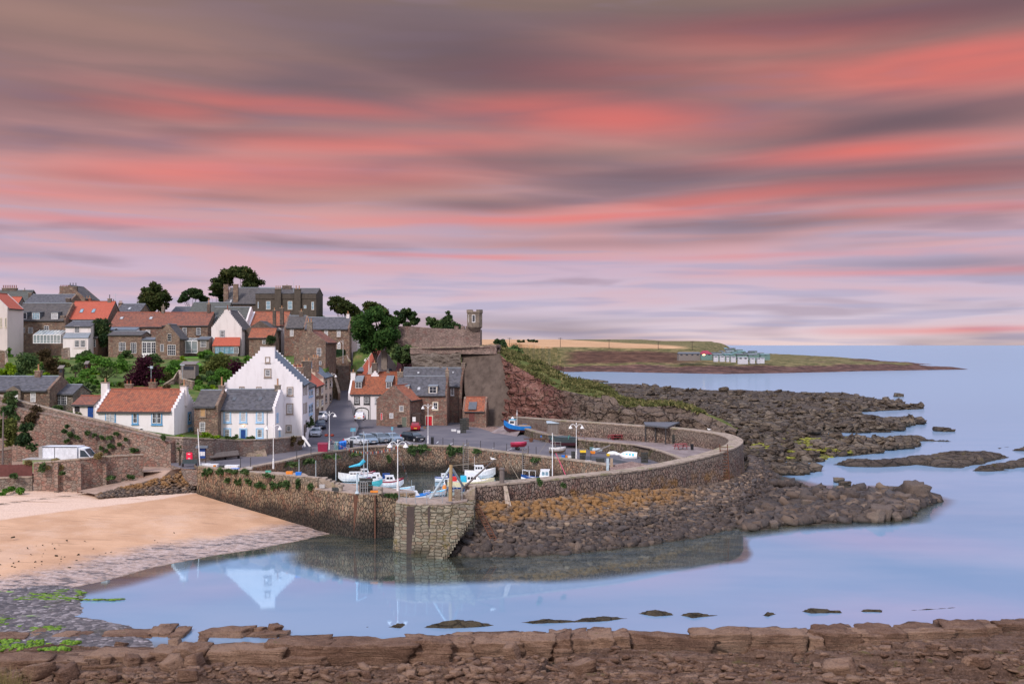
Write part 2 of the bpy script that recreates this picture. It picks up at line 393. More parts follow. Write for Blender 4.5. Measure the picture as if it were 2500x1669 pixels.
def white(name,c,dirt=(.45,.42,.42)):
 def f(t):
  p=obj_co(t);n=t.noise(p,7,5,.6);q=t.noise(t.vm('MULTIPLY',p,(.8,.8,.25)),1.0,5,.65)
  col=t.mix(t.mr(q,.45,.75,0,.35),c,dirt);col=t.mix(t.mr(n,.55,.8,0,.15),col,dirt)
  return bsdf(t,col,.85,n,.015)
 return mat(name,f)
M['white']=white('white_harling',(.82,.79,.82))
M['white_old']=white('old_limewash',(.76,.70,.70),(.34,.30,.29))
M['cream']=white('cream_render',(.72,.60,.50),(.4,.33,.28))
M['pinkish']=white('pale_render',(.66,.58,.56),(.4,.35,.33))
def tiles(name,cols,u=.30,v=.33,bump=.06,dirt=(.10,.07,.06),lich=None,dk=.35,rolls=True):
 def f(t):
  uv=t.node('ShaderNodeUVMap').outputs[0];s=t.sep(uv)
  cu=t.m('DIVIDE',s[0],u);cv=t.m('DIVIDE',s[1],v)
  if not rolls:cu=t.m('ADD',cu,t.m('MULTIPLY',t.m('MODULO',t.m('FLOOR',cv),2.0),.5))
  fu=t.m('FRACT',cu);fv=t.m('FRACT',cv)
  wn=t.node('ShaderNodeTexWhiteNoise',_noise_dimensions='2D',Vector=t.comb(t.m('FLOOR',cu),t.m('FLOOR',cv),0)).outputs[0]
  big=t.noise(t.comb(s[0],s[1],0),.6,5,.65)
  n=len(cols);c=t.ramp(t.m('ADD',t.m('MULTIPLY',wn,.6),t.m('MULTIPLY',big,.4)),[((i+.5)/n,k)for i,k in enumerate(cols)])
  c=t.mix(t.mr(big,.5,.75,0,.55),c,dirt)
  if lich:c=t.mix(t.mr(t.noise(t.comb(s[0],s[1],3),1.5,5,.7),.58,.68,0,.6),c,lich)
  if rolls:hu=t.m('SINE',t.m('MULTIPLY',fu,math.pi));c=t.mix(t.mr(hu,.45,.0,0,dk),c,(.03,.02,.02))
  else:hu=t.mr(t.m('ABSOLUTE',t.m('SUBTRACT',fu,.5)),.5,.46)
  c=t.mix(t.mr(fv,.16,.0,0,dk),c,(.02,.015,.015))
  h=t.m('ADD',t.m('MULTIPLY',hu,.6),t.m('SUBTRACT',1.0,fv))
  return bsdf(t,c,.8,h,bump,spec=.25)
 return mat(name,f)
M['pantile']=tiles('orange_pantile',[(.30,.10,.055),(.40,.13,.07),(.22,.085,.055),(.45,.17,.09)])
M['pantile_old']=tiles('old_brown_pantile',[(.24,.095,.065),(.30,.115,.075),(.17,.075,.06),(.28,.13,.09)],dirt=(.12,.09,.08))
M['pantile_red']=tiles('clean_red_pantile',[(.44,.105,.065),(.47,.12,.075),(.41,.10,.065)],dirt=(.36,.09,.06),u=.35,v=.38,dk=.18)
M['tile_pink']=tiles('dull_red_tile',[(.27,.085,.085),(.31,.10,.10),(.24,.08,.08)],dirt=(.2,.07,.07),dk=.25)
M['slate']=tiles('grey_slate',[(.085,.085,.10),(.12,.12,.14),(.065,.065,.075),(.155,.15,.17)],u=.36,v=.30,bump=.02,dirt=(.075,.072,.07),rolls=False,lich=(.15,.145,.13))
M['slate_brown']=tiles('brown_grey_slate',[(.08,.075,.08),(.115,.105,.105),(.06,.055,.06)],u=.36,v=.30,bump=.02,dirt=(.10,.09,.075),rolls=False,lich=(.12,.11,.08))
M['slate_green']=tiles('greenish_slate',[(.085,.09,.085),(.11,.115,.105),(.07,.07,.07)],u=.4,v=.3,bump=.02,dirt=(.07,.08,.06),rolls=False)
M['slate_blue']=tiles('blue_slate',[(.13,.16,.20),(.16,.19,.24)],u=.5,v=.4,bump=.015,dirt=(.10,.12,.15),rolls=False)
def glass_(t):
 n=t.noise(obj_co(t),.9,2);c=t.mix(t.mr(n,.3,.7),(.015,.018,.03),(.05,.055,.07))
 return bsdf(t,c,.08,spec=.8)
M['glass']=mat('window_glass',glass_)
M['curtain']=plain('curtained_glass',(.42,.42,.44),.25,spec=.7,var=.25)
M['glass_blue']=plain('pale_blue_glass',(.22,.34,.42),.12,spec=.9,var=.3)  # glass in a pale blue tone
M['car_glass']=plain('car_glass',(.05,.07,.09),.05,spec=1.0)
M['conserv']=mat('conservatory_glass',lambda t:bsdf(t,(.35,.45,.48),.08,spec=.8,Alpha=.55))
for k,c,r_ in(('frame',(.80,.80,.82),.5),('frame_blue',(.13,.34,.58),.5),('pale_blue',(.34,.55,.78),.5),('deep_blue',(.012,.06,.26),.5),('black_paint',(.012,.013,.018),.5),('cream_paint',(.62,.54,.42),.6),('door_red',(.60,.015,.03),.45),('door_green',(.13,.15,.12),.6),('wood',(.20,.13,.08),.8),('wood_dark',(.06,.04,.035),.8),('wood_grey',(.19,.165,.155),.85),('stone_trim',(.30,.235,.19),.85),('pot',(.42,.22,.12),.8),('pot_red',(.26,.08,.05),.8),('lead',(.22,.25,.29),.5),('lead_dark',(.10,.11,.13),.5),('paint_white',(.80,.80,.82),.35),('galv',(.42,.50,.56),.4),('rail',(.30,.29,.29),.5),('iron',(.045,.042,.045),.6),('rust',(.12,.05,.03),.85),('rubber',(.012,.012,.013),.8),('bin_magenta',(.26,.015,.055),.5),('bin_blue',(.02,.20,.72),.45),('bin_green',(.16,.28,.30),.6),('lifebuoy',(.85,.02,.08),.4),('boat_blue',(.015,.19,.58),.4),('boat_dark',(.06,.02,.03),.5),('boat_white',(.78,.79,.82),.35),('boat_cream',(.66,.58,.38),.4),('boat_navy',(.01,.06,.24),.4),('cyan',(.03,.45,.66),.45),('turquoise',(.10,.55,.60),.5),('pink',(.62,.06,.14),.5),('maroon',(.25,.012,.035),.5),('tarp',(.045,.065,.075),.6),('rope_green',(.10,.42,.32),.8),('rope',(.35,.28,.2),.9),('orange',(.80,.26,.03),.5),('yellow',(.75,.52,.03),.5),('red',(.65,.03,.03),.5),('plank',(.36,.27,.2),.8),('picnic_pale',(.55,.42,.34),.8),('picnic_red',(.28,.045,.055),.7),('net',(.05,.052,.05),.95),('timber',(.30,.20,.10),.8),('timber_grey',(.16,.13,.12),.85),('sign_blue',(.10,.33,.45),.5),('van_white',(.74,.77,.84),.4),('van_grey',(.40,.38,.37),.6),('fence_red',(.14,.05,.045),.85),('olive_box',(.24,.29,.14),.7),('plate_y',(.75,.55,.05),.5),('lamp_shade',(.75,.73,.74),.5),('car_silver',(.50,.54,.60),.25),('car_white',(.80,.80,.84),.25),('car_navy',(.035,.05,.09),.22),('car_blue',(.20,.27,.36),.22),('car_grey',(.16,.20,.25),.22),('car_black',(.010,.012,.018),.18),('car_red',(.30,.015,.025),.25),('tail',(.5,.01,.01),.3),('alloy',(.45,.46,.48),.3),('hull_grey',(.45,.43,.42),.5),('caravan',(.50,.50,.54),.5),('cabin_green',(.13,.22,.20),.7),('roof_crimson',(.28,.03,.06),.7),('ply',(.45,.28,.14),.8),('blue_cloth',(.02,.14,.46),.8),('bird',(.8,.8,.8),.8),('straw',(.55,.34,.17),.95)):
 M[k]=plain(k,c,r_)
def glow(name,c,s):
 def f(t):
  e=t.node('ShaderNodeEmission',Color=c,Strength=s);return e.outputs[0]
 return mat(name,f)
M['bulb']=glow('lit_lamp',(1.0,.55,.25),9.0)
def leafmat(name,dark,mid,light):
 def f(t):
  a=t.node('ShaderNodeAttribute',_attribute_name='rnd').outputs['Fac']
  n=t.noise(obj_co(t),.55,3,.6)
  v=t.m('ADD',t.m('MULTIPLY',a,.5),t.m('MULTIPLY',t.mr(n,.3,.7),.5))
  c=t.ramp(v,[(.1,dark),(.5,mid),(.95,light)])
  d=t.node('ShaderNodeBsdfDiffuse',Color=c);tr=t.node('ShaderNodeBsdfTranslucent',Color=c)
  m=t.node('ShaderNodeMixShader',Fac=.25);t.l.new(d.outputs[0],m.inputs[1]);t.l.new(tr.outputs[0],m.inputs[2])
  return m.outputs[0]
 return mat(name,f)
LF={'pine':leafmat('dark_evergreen',(.02,.045,.025),(.05,.085,.036),(.11,.15,.055)),'pine_warm':leafmat('warm_evergreen',(.026,.045,.018),(.06,.08,.028),(.14,.135,.05)),'green':leafmat('mid_green',(.045,.11,.025),(.10,.22,.04),(.19,.34,.065)),'treeg':leafmat('tree_green',(.02,.05,.018),(.045,.10,.028),(.10,.17,.045)),'lime':leafmat('lime_green',(.09,.17,.015),(.19,.30,.02),(.32,.44,.04)),'olive':leafmat('olive_leaves',(.06,.08,.025),(.12,.14,.04),(.21,.21,.07)),'dull':leafmat('dull_green',(.04,.08,.035),(.09,.145,.055),(.17,.22,.085)),'bronze':leafmat('bronze_leaves',(.05,.035,.022),(.09,.065,.035),(.13,.10,.05)),'purple':leafmat('purple_leaves',(.028,.008,.016),(.055,.016,.03),(.09,.03,.045)),'yellow':leafmat('yellow_flowers',(.25,.22,.02),(.50,.42,.03),(.7,.6,.05)),'redfl':leafmat('red_flowers',(.18,.05,.04),(.35,.08,.06),(.4,.18,.1)),'dry':leafmat('dry_grass',(.14,.12,.05),(.25,.20,.09),(.36,.29,.14)),'tussock':leafmat('tussock_blades',(.06,.075,.03),(.13,.135,.05),(.30,.25,.12)),'palm':leafmat('spiky_leaves',(.05,.08,.03),(.12,.15,.06),(.22,.24,.11)),'weedg':leafmat('bright_seaweed',(.20,.42,.01),(.36,.66,.02),(.5,.8,.05)),'weedb':leafmat('brown_seaweed',(.025,.018,.012),(.05,.035,.02),(.09,.065,.03))}  # pine_warm is the yellower of the two evergreens
M['bark']=plain('bark',(.06,.045,.035),.95)
def rockmat(name,cols,sc=1.0,strata=0.0,wet=True,bump=.25,green=None,weed=None,crack=True):
 def f(t):
  p=world_co(t);a=t.node('ShaderNodeAttribute',_attribute_name='rnd').outputs['Fac']
  n=t.noise(p,.35*sc,6,.62);fine=t.noise(p,3.2*sc,6,.7)
  s_=t.noise(t.vm('MULTIPLY',p,(.35,.8,6.0)),1.0*sc,5,.65)
  v=t.m('ADD',t.m('MULTIPLY',n,.5),t.m('ADD',t.m('MULTIPLY',fine,.25),t.m('ADD',t.m('MULTIPLY',s_,.25*(1+strata)),t.m('MULTIPLY',a,.18))))
  k=len(cols);c=t.ramp(v,[(.28+.5*i/(k-1),q)for i,q in enumerate(cols)])
  h=t.m('ADD',fine,t.m('MULTIPLY',s_,strata*1.6))
  if crack:
   e=t.vor(t.vm('MULTIPLY',p,(.55,.8,1.3)),1.1*sc,'DISTANCE_TO_EDGE',1.0)
   c=t.mix(t.mr(e,.06,.0,0,.75),c,tuple(x*.3 for x in cols[0]));h=t.m('ADD',h,t.mr(e,0,.12))
  gr=t.noise(p,9*sc,4,.7);c=t.mix(t.mr(gr,.52,.70,0,.4),c,tuple(min(1,x*1.5)for x in cols[-1]));c=t.mix(t.mr(gr,.46,.32,0,.5),c,tuple(x*.4 for x in cols[0]));h=t.m('ADD',h,t.m('MULTIPLY',gr,.5))
  if green:
   g=t.noise(p,.7*sc,5,.65);nz=t.sep(t.node('ShaderNodeNewGeometry').outputs['Normal'])[2]
   c=t.mix(t.m('MULTIPLY',t.mr(g,green[0],green[0]+.1),t.mr(nz,.2,.7,.0,.85)),c,green[1])
  if wet:
   z=t.sep(p)[2];zz=t.m('ADD',z,t.m('MULTIPLY',t.m('SUBTRACT',n,.5),.8));c=t.mix(t.mr(zz,.55,.05,0,.6),c,(.03,.026,.018))
  return bsdf(t,c,.82,h,bump,spec=.25)
 return mat(name,f)
M['rock_fg']=rockmat('foreground_sandstone',[(.022,.014,.012),(.075,.044,.034),(.14,.083,.06),(.27,.175,.13)],1.0,1.0,True,.22,(.58,(.13,.105,.035)),crack=False)
M['rock_block']=rockmat('brown_sandstone',[(.025,.015,.012),(.095,.052,.037),(.175,.098,.066),(.31,.195,.135)],1.3,.7,False,.22,(.62,(.13,.10,.035)),crack=False)
M['rock_reef']=rockmat('dark_reef_rock',[(.018,.014,.015),(.05,.038,.036),(.11,.084,.066),(.21,.165,.125)],.6,.4,True,.3,(.60,(.115,.095,.04)))
M['rock_cliff']=rockmat('red_cliff',[(.06,.035,.032),(.155,.078,.066),(.22,.115,.095),(.30,.185,.155)],.45,.5,False,.5,(.66,(.13,.12,.05)))
M['rock_grey']=rockmat('grey_crag',[(.055,.042,.036),(.15,.115,.092),(.21,.165,.13),(.28,.23,.185)],.45,.1,False,.5,(.64,(.17,.125,.05)))
M['rock_low']=rockmat('low_weedy_rock',[(.018,.015,.012),(.04,.032,.022),(.075,.058,.035),(.11,.085,.055)],1.4,.2,False,.12)
M['apron']=rockmat('apron_rubble',[(.035,.028,.026),(.075,.058,.05),(.12,.09,.075),(.20,.15,.12)],1.0,.2,True,.08,crack=False)
def apron_stone(t):
 p=world_co(t);a=t.node('ShaderNodeAttribute',_attribute_name='rnd').outputs['Fac'];fine=t.noise(p,4,5,.7)
 c=t.ramp(a,[(.0,(.035,.027,.026)),(.3,(.085,.064,.056)),(.55,(.14,.10,.078)),(.75,(.075,.072,.08)),(.9,(.20,.135,.098)),(1,(.30,.22,.16))])
 c=t.mix(t.mr(fine,.4,.75,0,.5),c,tuple([.24,.19,.15]))
 z=t.sep(p)[2];x=t.sep(p)[0];e=t.m('MULTIPLY',t.m('SUBTRACT',t.noise(p,.5,4,.6),.5),2.0);zz=t.m('ADD',z,e)
 k=t.m('MULTIPLY',t.mr(zz,2.2,2.9),t.mr(x,24,14));c=t.mix(t.m('MULTIPLY',k,t.mr(t.noise(p,1.3,3),.36,.55,.1,.85)),c,(.27,.145,.055))
 c=t.mix(t.m('MULTIPLY',t.mr(zz,2.1,1.4),.5),c,(.038,.032,.034))
 c=t.mix(t.mr(z,.35,.0,0,.6),c,(.03,.026,.018))
 return bsdf(t,c,.85,fine,.05,spec=.25)
M['apron_stone']=mat('apron_stone',apron_stone)
def mortar_(t):
 p=world_co(t);n=t.noise(p,.6,4,.6);z=t.sep(p)[2]
 k=t.m('MULTIPLY',t.mr(z,2.0,2.6),t.mr(n,.42,.55))
 return bsdf(t,t.mix(k,(.035,.028,.025),(.42,.34,.28)),.9)
M['apron_bed']=mat('apron_mortar',mortar_)
def sand_(t):
 p=world_co(t);s=t.sep(p)
 n=t.noise(p,.25,5,.6);f=t.noise(p,6,4,.7);sh=t.node('ShaderNodeAttribute',_attribute_name='shore').outputs['Fac']
 wob=t.m('MULTIPLY',t.m('SUBTRACT',t.noise(t.vm('MULTIPLY',p,(.5,1,1)),.35,5,.65),.5),6.0)
 q=t.m('ADD',sh,wob)
 dryc=t.mix(t.mr(f,.35,.7),(.60,.42,.32),(.76,.57,.46))
 wet=t.mix(t.mr(n,.3,.7),(.50,.29,.175),(.62,.38,.24))
 c=t.mix(t.mr(t.m('ADD',sh,t.m('MULTIPLY',wob,.16)),24.2,25.0),wet,dryc)
 rip=t.noise(t.vm('MULTIPLY',p,(.12,.9,1)),1.0,4,.6,.6);c=t.mix(t.mr(rip,.58,.66,0,.55),c,(.36,.21,.13));c=t.mix(t.mr(t.noise(p,.12,5,.7),.48,.62,0,.35),c,(.66,.47,.36))
 mar=t.mr(q,8.0,4.0);pale_c=t.mix(t.mr(t.noise(p,2.2,6,.75),.42,.58),(.30,.235,.215),(.50,.425,.42));c=t.mix(t.m('MULTIPLY',mar,.75),c,pale_c)
 wd=t.noise(t.vm('MULTIPLY',p,(.6,1.5,1)),1.0,9,.8,.5);c=t.mix(t.m('MULTIPLY',t.mr(wd,.50,.56),t.m('MULTIPLY',mar,.85)),c,(.055,.052,.062))
 sp=t.noise(p,2.3,3,.6);c=t.mix(t.mr(sp,.72,.76,0,.6),c,(.12,.08,.06))
 line=t.m('MULTIPLY',t.mr(t.m('ABSOLUTE',t.m('SUBTRACT',t.m('ADD',sh,t.m('MULTIPLY',wob,.2)),31.5)),.8,.2),t.mr(wd,.5,.58));c=t.mix(line,c,(.10,.07,.05))
 c=t.mix(t.mr(sh,.5,-.3),c,(.14,.095,.05));c=t.mix(t.mr(sh,-2,-9),c,(.05,.05,.03))
 return bsdf(t,c,t.mr(q,2,8,.35,.9),t.m('ADD',f,t.m('MULTIPLY',rip,3)),.05,spec=.3)
M['sand']=mat('beach_sand',sand_)
def tarmac(t):
 p=world_co(t);n=t.noise(p,.18,5,.6);f=t.noise(p,5,4,.7);b=t.noise(p,1.0,5,.65)
 c=t.mix(t.mr(n,.35,.65),(.115,.108,.128),(.165,.15,.165));c=t.mix(t.mr(b,.55,.7,0,.3),c,(.21,.18,.18));c=t.mix(t.mr(f,.4,.7,0,.25),c,(.09,.085,.10))
 return bsdf(t,c,.85,f,.01,spec=.25)
M['tarmac']=mat('worn_tarmac',tarmac)
def paving(t):
 p=world_co(t);n=t.noise(p,.5,5,.6);e=t.vor(t.vm('MULTIPLY',p,(1,1,0)),1.6,'DISTANCE_TO_EDGE')
 c=t.mix(t.mr(n,.35,.65),(.20,.155,.155),(.29,.235,.23));c=t.mix(t.mr(e,.04,0,0,.6),c,(.12,.10,.09))
 return bsdf(t,c,.85,e,.02)
M['paving']=mat('walkway_paving',paving)
def cobble(t):
 p=world_co(t);v=t.vm('MULTIPLY',p,(1.8,1.2,0));e=t.vor(v,2.2,'DISTANCE_TO_EDGE');cc=t.sep(t.vor(v,2.2,out=1))
 c=t.mix(cc[0],(.20,.12,.10),(.36,.25,.21));c=t.mix(t.mr(e,.1,0,0,.7),c,(.08,.055,.05))
 return bsdf(t,c,.85,e,.06)
M['cobble']=mat('red_cobbles',cobble)
M['lane']=concrete('sandy_concrete',(.30,.21,.165),(.40,.28,.22))
def grass_(t):
 p=world_co(t);n=t.noise(p,.12,6,.65);f=t.noise(p,2.5,5,.7)
 n=t.noise(p,.35,6,.7);c=t.ramp(n,[(.32,(.035,.05,.018)),(.46,(.07,.13,.03)),(.56,(.12,.15,.045)),(.7,(.22,.17,.08))]);c=t.mix(t.mr(f,.4,.75,0,.5),c,(.13,.13,.05))
 return bsdf(t,c,.95,f,.15,spec=.1)
M['grass']=mat('hill_grass',grass_)
M['lawn']=mat('lawn',lambda t:bsdf(t,t.mix(t.mr(t.noise(world_co(t),1.5,5),.3,.7),(.07,.20,.02),(.12,.28,.035)),.95,spec=.1))
def headgrass(t):
 p=world_co(t);n=t.noise(p,.3,6,.68);f=t.noise(t.vm('MULTIPLY',p,(3,3,.6)),1.5,5,.7)
 c=t.ramp(t.m('ADD',t.m('MULTIPLY',n,.6),t.m('MULTIPLY',f,.4)),[(.35,(.05,.065,.025)),(.48,(.10,.125,.035)),(.58,(.20,.19,.07)),(.7,(.32,.26,.12))])
 return bsdf(t,c,.95,f,.25,spec=.1)
M['headgrass']=mat('tussock_grass',headgrass)
def farland(t):
 p=world_co(t);s=t.sep(p);z=s[2]
 n=t.noise(p,.03,6,.65);f=t.noise(t.vm('MULTIPLY',p,(.12,.12,.9)),1.0,6,.7);wob=t.m('MULTIPLY',t.m('SUBTRACT',n,.5),6.0);zz=t.m('ADD',z,wob)
 rock=t.ramp(f,[(.3,(.035,.022,.022)),(.5,(.10,.055,.048)),(.7,(.22,.125,.105))])
 grs=t.ramp(f,[(.3,(.06,.06,.028)),(.45,(.11,.105,.045)),(.56,(.20,.165,.08)),(.7,(.34,.25,.13))])
 redc=t.ramp(f,[(.3,(.05,.022,.024)),(.6,(.11,.05,.045)),(.8,(.18,.10,.07))])
 c=t.mix(t.mr(zz,3.2,4.6),rock,grs)
 cl=t.m('MULTIPLY',t.m('MULTIPLY',t.mr(t.m('ADD',s[0],t.m('MULTIPLY',wob,4)),34,50),t.mr(t.m('ADD',s[0],t.m('MULTIPLY',wob,4)),165,110)),t.m('MULTIPLY',t.mr(zz,4.5,6.5),t.mr(zz,15.5,13.0)))
 c=t.mix(t.m('MULTIPLY',cl,.85),c,redc)
 c=t.mix(t.m('MULTIPLY',t.mr(s[1],742,752),t.m('MULTIPLY',t.mr(s[0],140,122),t.mr(z,15.8,16.8))),c,t.mix(t.mr(n,.35,.65),(.46,.27,.15),(.60,.38,.22)))
 return bsdf(t,c,.95,f,1.2,spec=.1)
M['farland']=mat('far_headland',farland)
def pebbles(t):
 p=world_co(t);cc=t.sep(t.vor(p,3.2,out=1));e=t.vor(p,3.2,'DISTANCE_TO_EDGE');n=t.noise(p,.35,5,.65)
 c=t.ramp(cc[0],[(.1,(.05,.045,.05)),(.5,(.11,.095,.10)),(.8,(.20,.175,.18)),(1,(.32,.28,.29))]);c=t.mix(t.mr(e,.08,0,0,.7),c,(.03,.028,.03))
 c=t.mix(t.mr(n,.56,.62,0,.8),c,(.04,.035,.02))
 g=t.noise(t.vm('MULTIPLY',p,(.5,1.2,1)),.7,5,.7);c=t.mix(t.m('MULTIPLY',t.mr(g,.63,.67),t.mr(t.sep(p)[0],-30,-36)),c,(.20,.42,.02))
 return bsdf(t,c,.45,t.m('ADD',e,n),.08,spec=.4)
M['pebbles']=mat('wet_pebbles',pebbles)
def water_(t):
 p=world_co(t);dp=t.node('ShaderNodeAttribute',_attribute_name='depth').outputs['Fac']  # depth also carries the pier's painted reflection, not only shallow water
 n1=t.noise(t.vm('MULTIPLY',p,(.6,.22,0)),.5,3,.5);n2=t.noise(t.vm('MULTIPLY',p,(.05,.035,0)),1,4,.6)
 yy=t.sep(p)[1]
 b=t.node('ShaderNodeBump',Height=t.m('ADD',n1,t.m('MULTIPLY',n2,1.5)),Distance=.03,Strength=.2)
 g1=t.node('ShaderNodeBsdfGlossy',Color=(.62,.84,.98),Roughness=t.mr(yy,60,200,.03,.12));t.l.new(b.outputs[0],g1.inputs['Normal'])
 g2=t.node('ShaderNodeBsdfGlossy',Color=(.74,.90,1.0),Roughness=.42)
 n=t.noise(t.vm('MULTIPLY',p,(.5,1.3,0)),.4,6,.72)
 weed=t.ramp(n,[(.36,(.012,.012,.006)),(.5,(.05,.042,.016)),(.62,(.13,.10,.045))])  # olive of the shallows, also paints the pier's dark reflection
 deep=t.mix(t.mr(t.noise(t.vm('MULTIPLY',p,(.04,.1,0)),1.0,4,.6),.35,.65),(.21,.41,.70),(.31,.47,.74))  # diffuse blue painted in for the sky's reflection
 deep=t.mix(t.mr(yy,100,320),deep,(.17,.26,.44))
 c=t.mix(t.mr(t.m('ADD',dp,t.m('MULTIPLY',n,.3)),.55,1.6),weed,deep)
 df=t.node('ShaderNodeBsdfDiffuse',Color=c)
 f2=t.m('MULTIPLY',t.mr(yy,80,350,.32,.50),t.mr(dp,.2,1.5,.3,1.0))
 mx=t.node('ShaderNodeMixShader',Fac=f2);t.l.new(g1.outputs[0],mx.inputs[1]);t.l.new(g2.outputs[0],mx.inputs[2])
 m2=t.node('ShaderNodeMixShader',Fac=t.m('MULTIPLY',t.mr(yy,60,200,.64,.74),t.mr(dp,.1,.6,.9,1.0)));t.l.new(df.outputs[0],m2.inputs[1]);t.l.new(mx.outputs[0],m2.inputs[2])
 return m2.outputs[0]
M['water']=mat('still_sea_water',water_)
# ------------------------------------------------------------------ water, shoals and pier reflection put into its colour
def XY(px,py,z=0.0):g=G(px,py,z);return(g.x,g.y)
shore=[XY(*p)for p in[(830,1296),(811,1302),(705,1325),(623,1341),(528,1355),(381,1383),(259,1417),(150,1440),(-60,1470),(-400,1500)]]
def linedist(X,Y,pl):
 """distance from a polyline, positive on its far (land) side"""
 best=np.full(X.shape,1e9);sg=np.ones(X.shape)
 for(ax,ay),(bx,by)in zip(pl,pl[1:]):
  ex,ey=bx-ax,by-ay;t=np.clip(((X-ax)*ex+(Y-ay)*ey)/(ex*ex+ey*ey),0,1)
  d=np.hypot(X-ax-t*ex,Y-ay-t*ey);cr_=ex*(Y-ay)-ey*(X-ax)
  m=d<best-1e-9;best=np.where(m,d,best);sg=np.where(m,np.where(cr_>0,-1,1),sg)
 return best*sg
wl=[XY(*p)for p in[(959,1343),(1052,1357),(1227,1354),(1336,1355),(1445,1345),(1540,1334),(1620,1325),(1700,1312),(1819,1296),(1918,1283),(1989,1279),(2100,1274),(2194,1267),(2262,1218)]]
pierland=wl+[XY(2200,1200),XY(2143,1192),XY(1989,1191),XY(1870,1163),(30,175),(-40,175),(-46,118),XY(879,1312),XY(961,1316)]
def shoal_reflect_z(X,Y):
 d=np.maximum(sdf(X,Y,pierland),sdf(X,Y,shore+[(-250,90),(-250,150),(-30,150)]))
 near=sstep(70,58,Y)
 dp_=sdf(X,Y,pierland);z=np.maximum(-.35-2.6*sstep(.5,8,-d),-.4-2.6*sstep(8,15,-dp_+4*(fbm(X*.1,Y*.1,8)-.5)+16*sstep(20,27,X)))  # second band follows the pier's reflection, darkened into the water colour
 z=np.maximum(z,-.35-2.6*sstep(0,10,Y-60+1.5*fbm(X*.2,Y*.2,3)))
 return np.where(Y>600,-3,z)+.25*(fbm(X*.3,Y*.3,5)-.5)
K=np.linspace(-1.0,1.0,340);Ys=np.r_[np.geomspace(30,200,260),np.geomspace(210,55000,50)]
KK,YY=np.meshgrid(K,Ys);XX=KK*YY;n_=340
ii=np.arange(len(Ys)-1)[:,None]*n_+np.arange(n_-1)[None,:]
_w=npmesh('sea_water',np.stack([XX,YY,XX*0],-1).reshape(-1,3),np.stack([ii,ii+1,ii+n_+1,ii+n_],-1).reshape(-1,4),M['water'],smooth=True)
_w.data.attributes.new('depth','FLOAT','POINT').data.foreach_set('value',np.clip(-shoal_reflect_z(XX,YY),0,3).ravel().astype(np.float32));tag(_w,kind='structure')  # drives the water colour: real shallows plus painted reflections of pier and sky
# ------------------------------------------------------------------ beach, left shore
def beach_z(X,Y):
 d=linedist(X,Y,shore);z=.065*d
 z=np.where(d<0,.08*d,z)
 return z+.05*(fbm(X*.5,Y*.5,9,5)-.5)+.03*(fbm(X*3,Y*3,19,3)-.5)*sstep(12,4,d)
_bz=lambda X,Y:np.clip(beach_z(X,Y),-1.0,2.75)
bch=polar('sand_beach',-240,900,420,66,124,300,_bz,M['sand'],keep=lambda X,Y:(linedist(X,Y,shore)>-7))
_co=np.empty(len(bch.data.vertices)*3,np.float32);bch.data.vertices.foreach_get('co',_co);_co=_co.reshape(-1,3)
bch.data.attributes.new('shore','FLOAT','POINT').data.foreach_set('value',linedist(_co[:,0],_co[:,1],shore).astype(np.float32))
tag(bch,kind='structure')
peb=[XY(*p)for p in[(-300,1405),(0,1425),(110,1420),(210,1440),(200,1500),(330,1530),(400,1600),(-200,1680),(-500,1600)]]
def peb_z(X,Y):
 d=sdf(X,Y,peb);return-.9+1.02*sstep(-4.0,1.2,d)+.16*(fbm(X*.45,Y*.9,31,5)-.5)+.05*(fbm(X*4,Y*4,33,3)-.5)
tag(polar('pebble_flats',-260,520,300,54,84,260,peb_z,M['pebbles'],keep=lambda X,Y:sdf(X,Y,peb)>-4.2),kind='structure')
# ------------------------------------------------------------------ foreground rock shelf
def shelf_z(X,Y):
 edge=56.4+.9*np.sin(X*.22+1)+1.6*sstep(8,26,X)+1.2*(fbm(X*.3,X*0+2,41)-.5)+3.0*sstep(-18,-27,X)
 d=edge-Y
 up=.75+.5*sstep(-5,10,X)+.55*sstep(12,28,X)
 n=fbm(X*.10+.05*Y,Y*.9+.06*X,43,6,.55);n2=fbm(X*.5,Y*3.0,47,5)
 t=up+1.5*(n-.5)+.35*(n2-.5);st=.24
 f=t/st;t=(np.floor(f)+sstep(.75,1.0,f-np.floor(f)))*st
 cr_=np.abs(fbm(X*.7+3*n,Y*.25,53,3)-.5);t=t-.16*sstep(.022,.0,cr_)
 t=t+.26*(fbm(X*2.2,Y*5,59,5,.6)-.5)
 for gx in(2.1,16.3):t=t-1.5*np.exp(-((X-gx-.25*(Y-56))/.26)**2)*sstep(54.2,55.4,Y)
 return np.where(d>0,t,t)*sstep(-1.6,.3,d)-.7*sstep(.2,-1.8,d)
tag(polar('rock_shelf',-300,3000,1650,44,61.5,420,shelf_z,M['rock_fg'],logY=False),kind='structure')
def shelf_h(x,y):return float(shelf_z(np.array([x]),np.array([y]))[0])
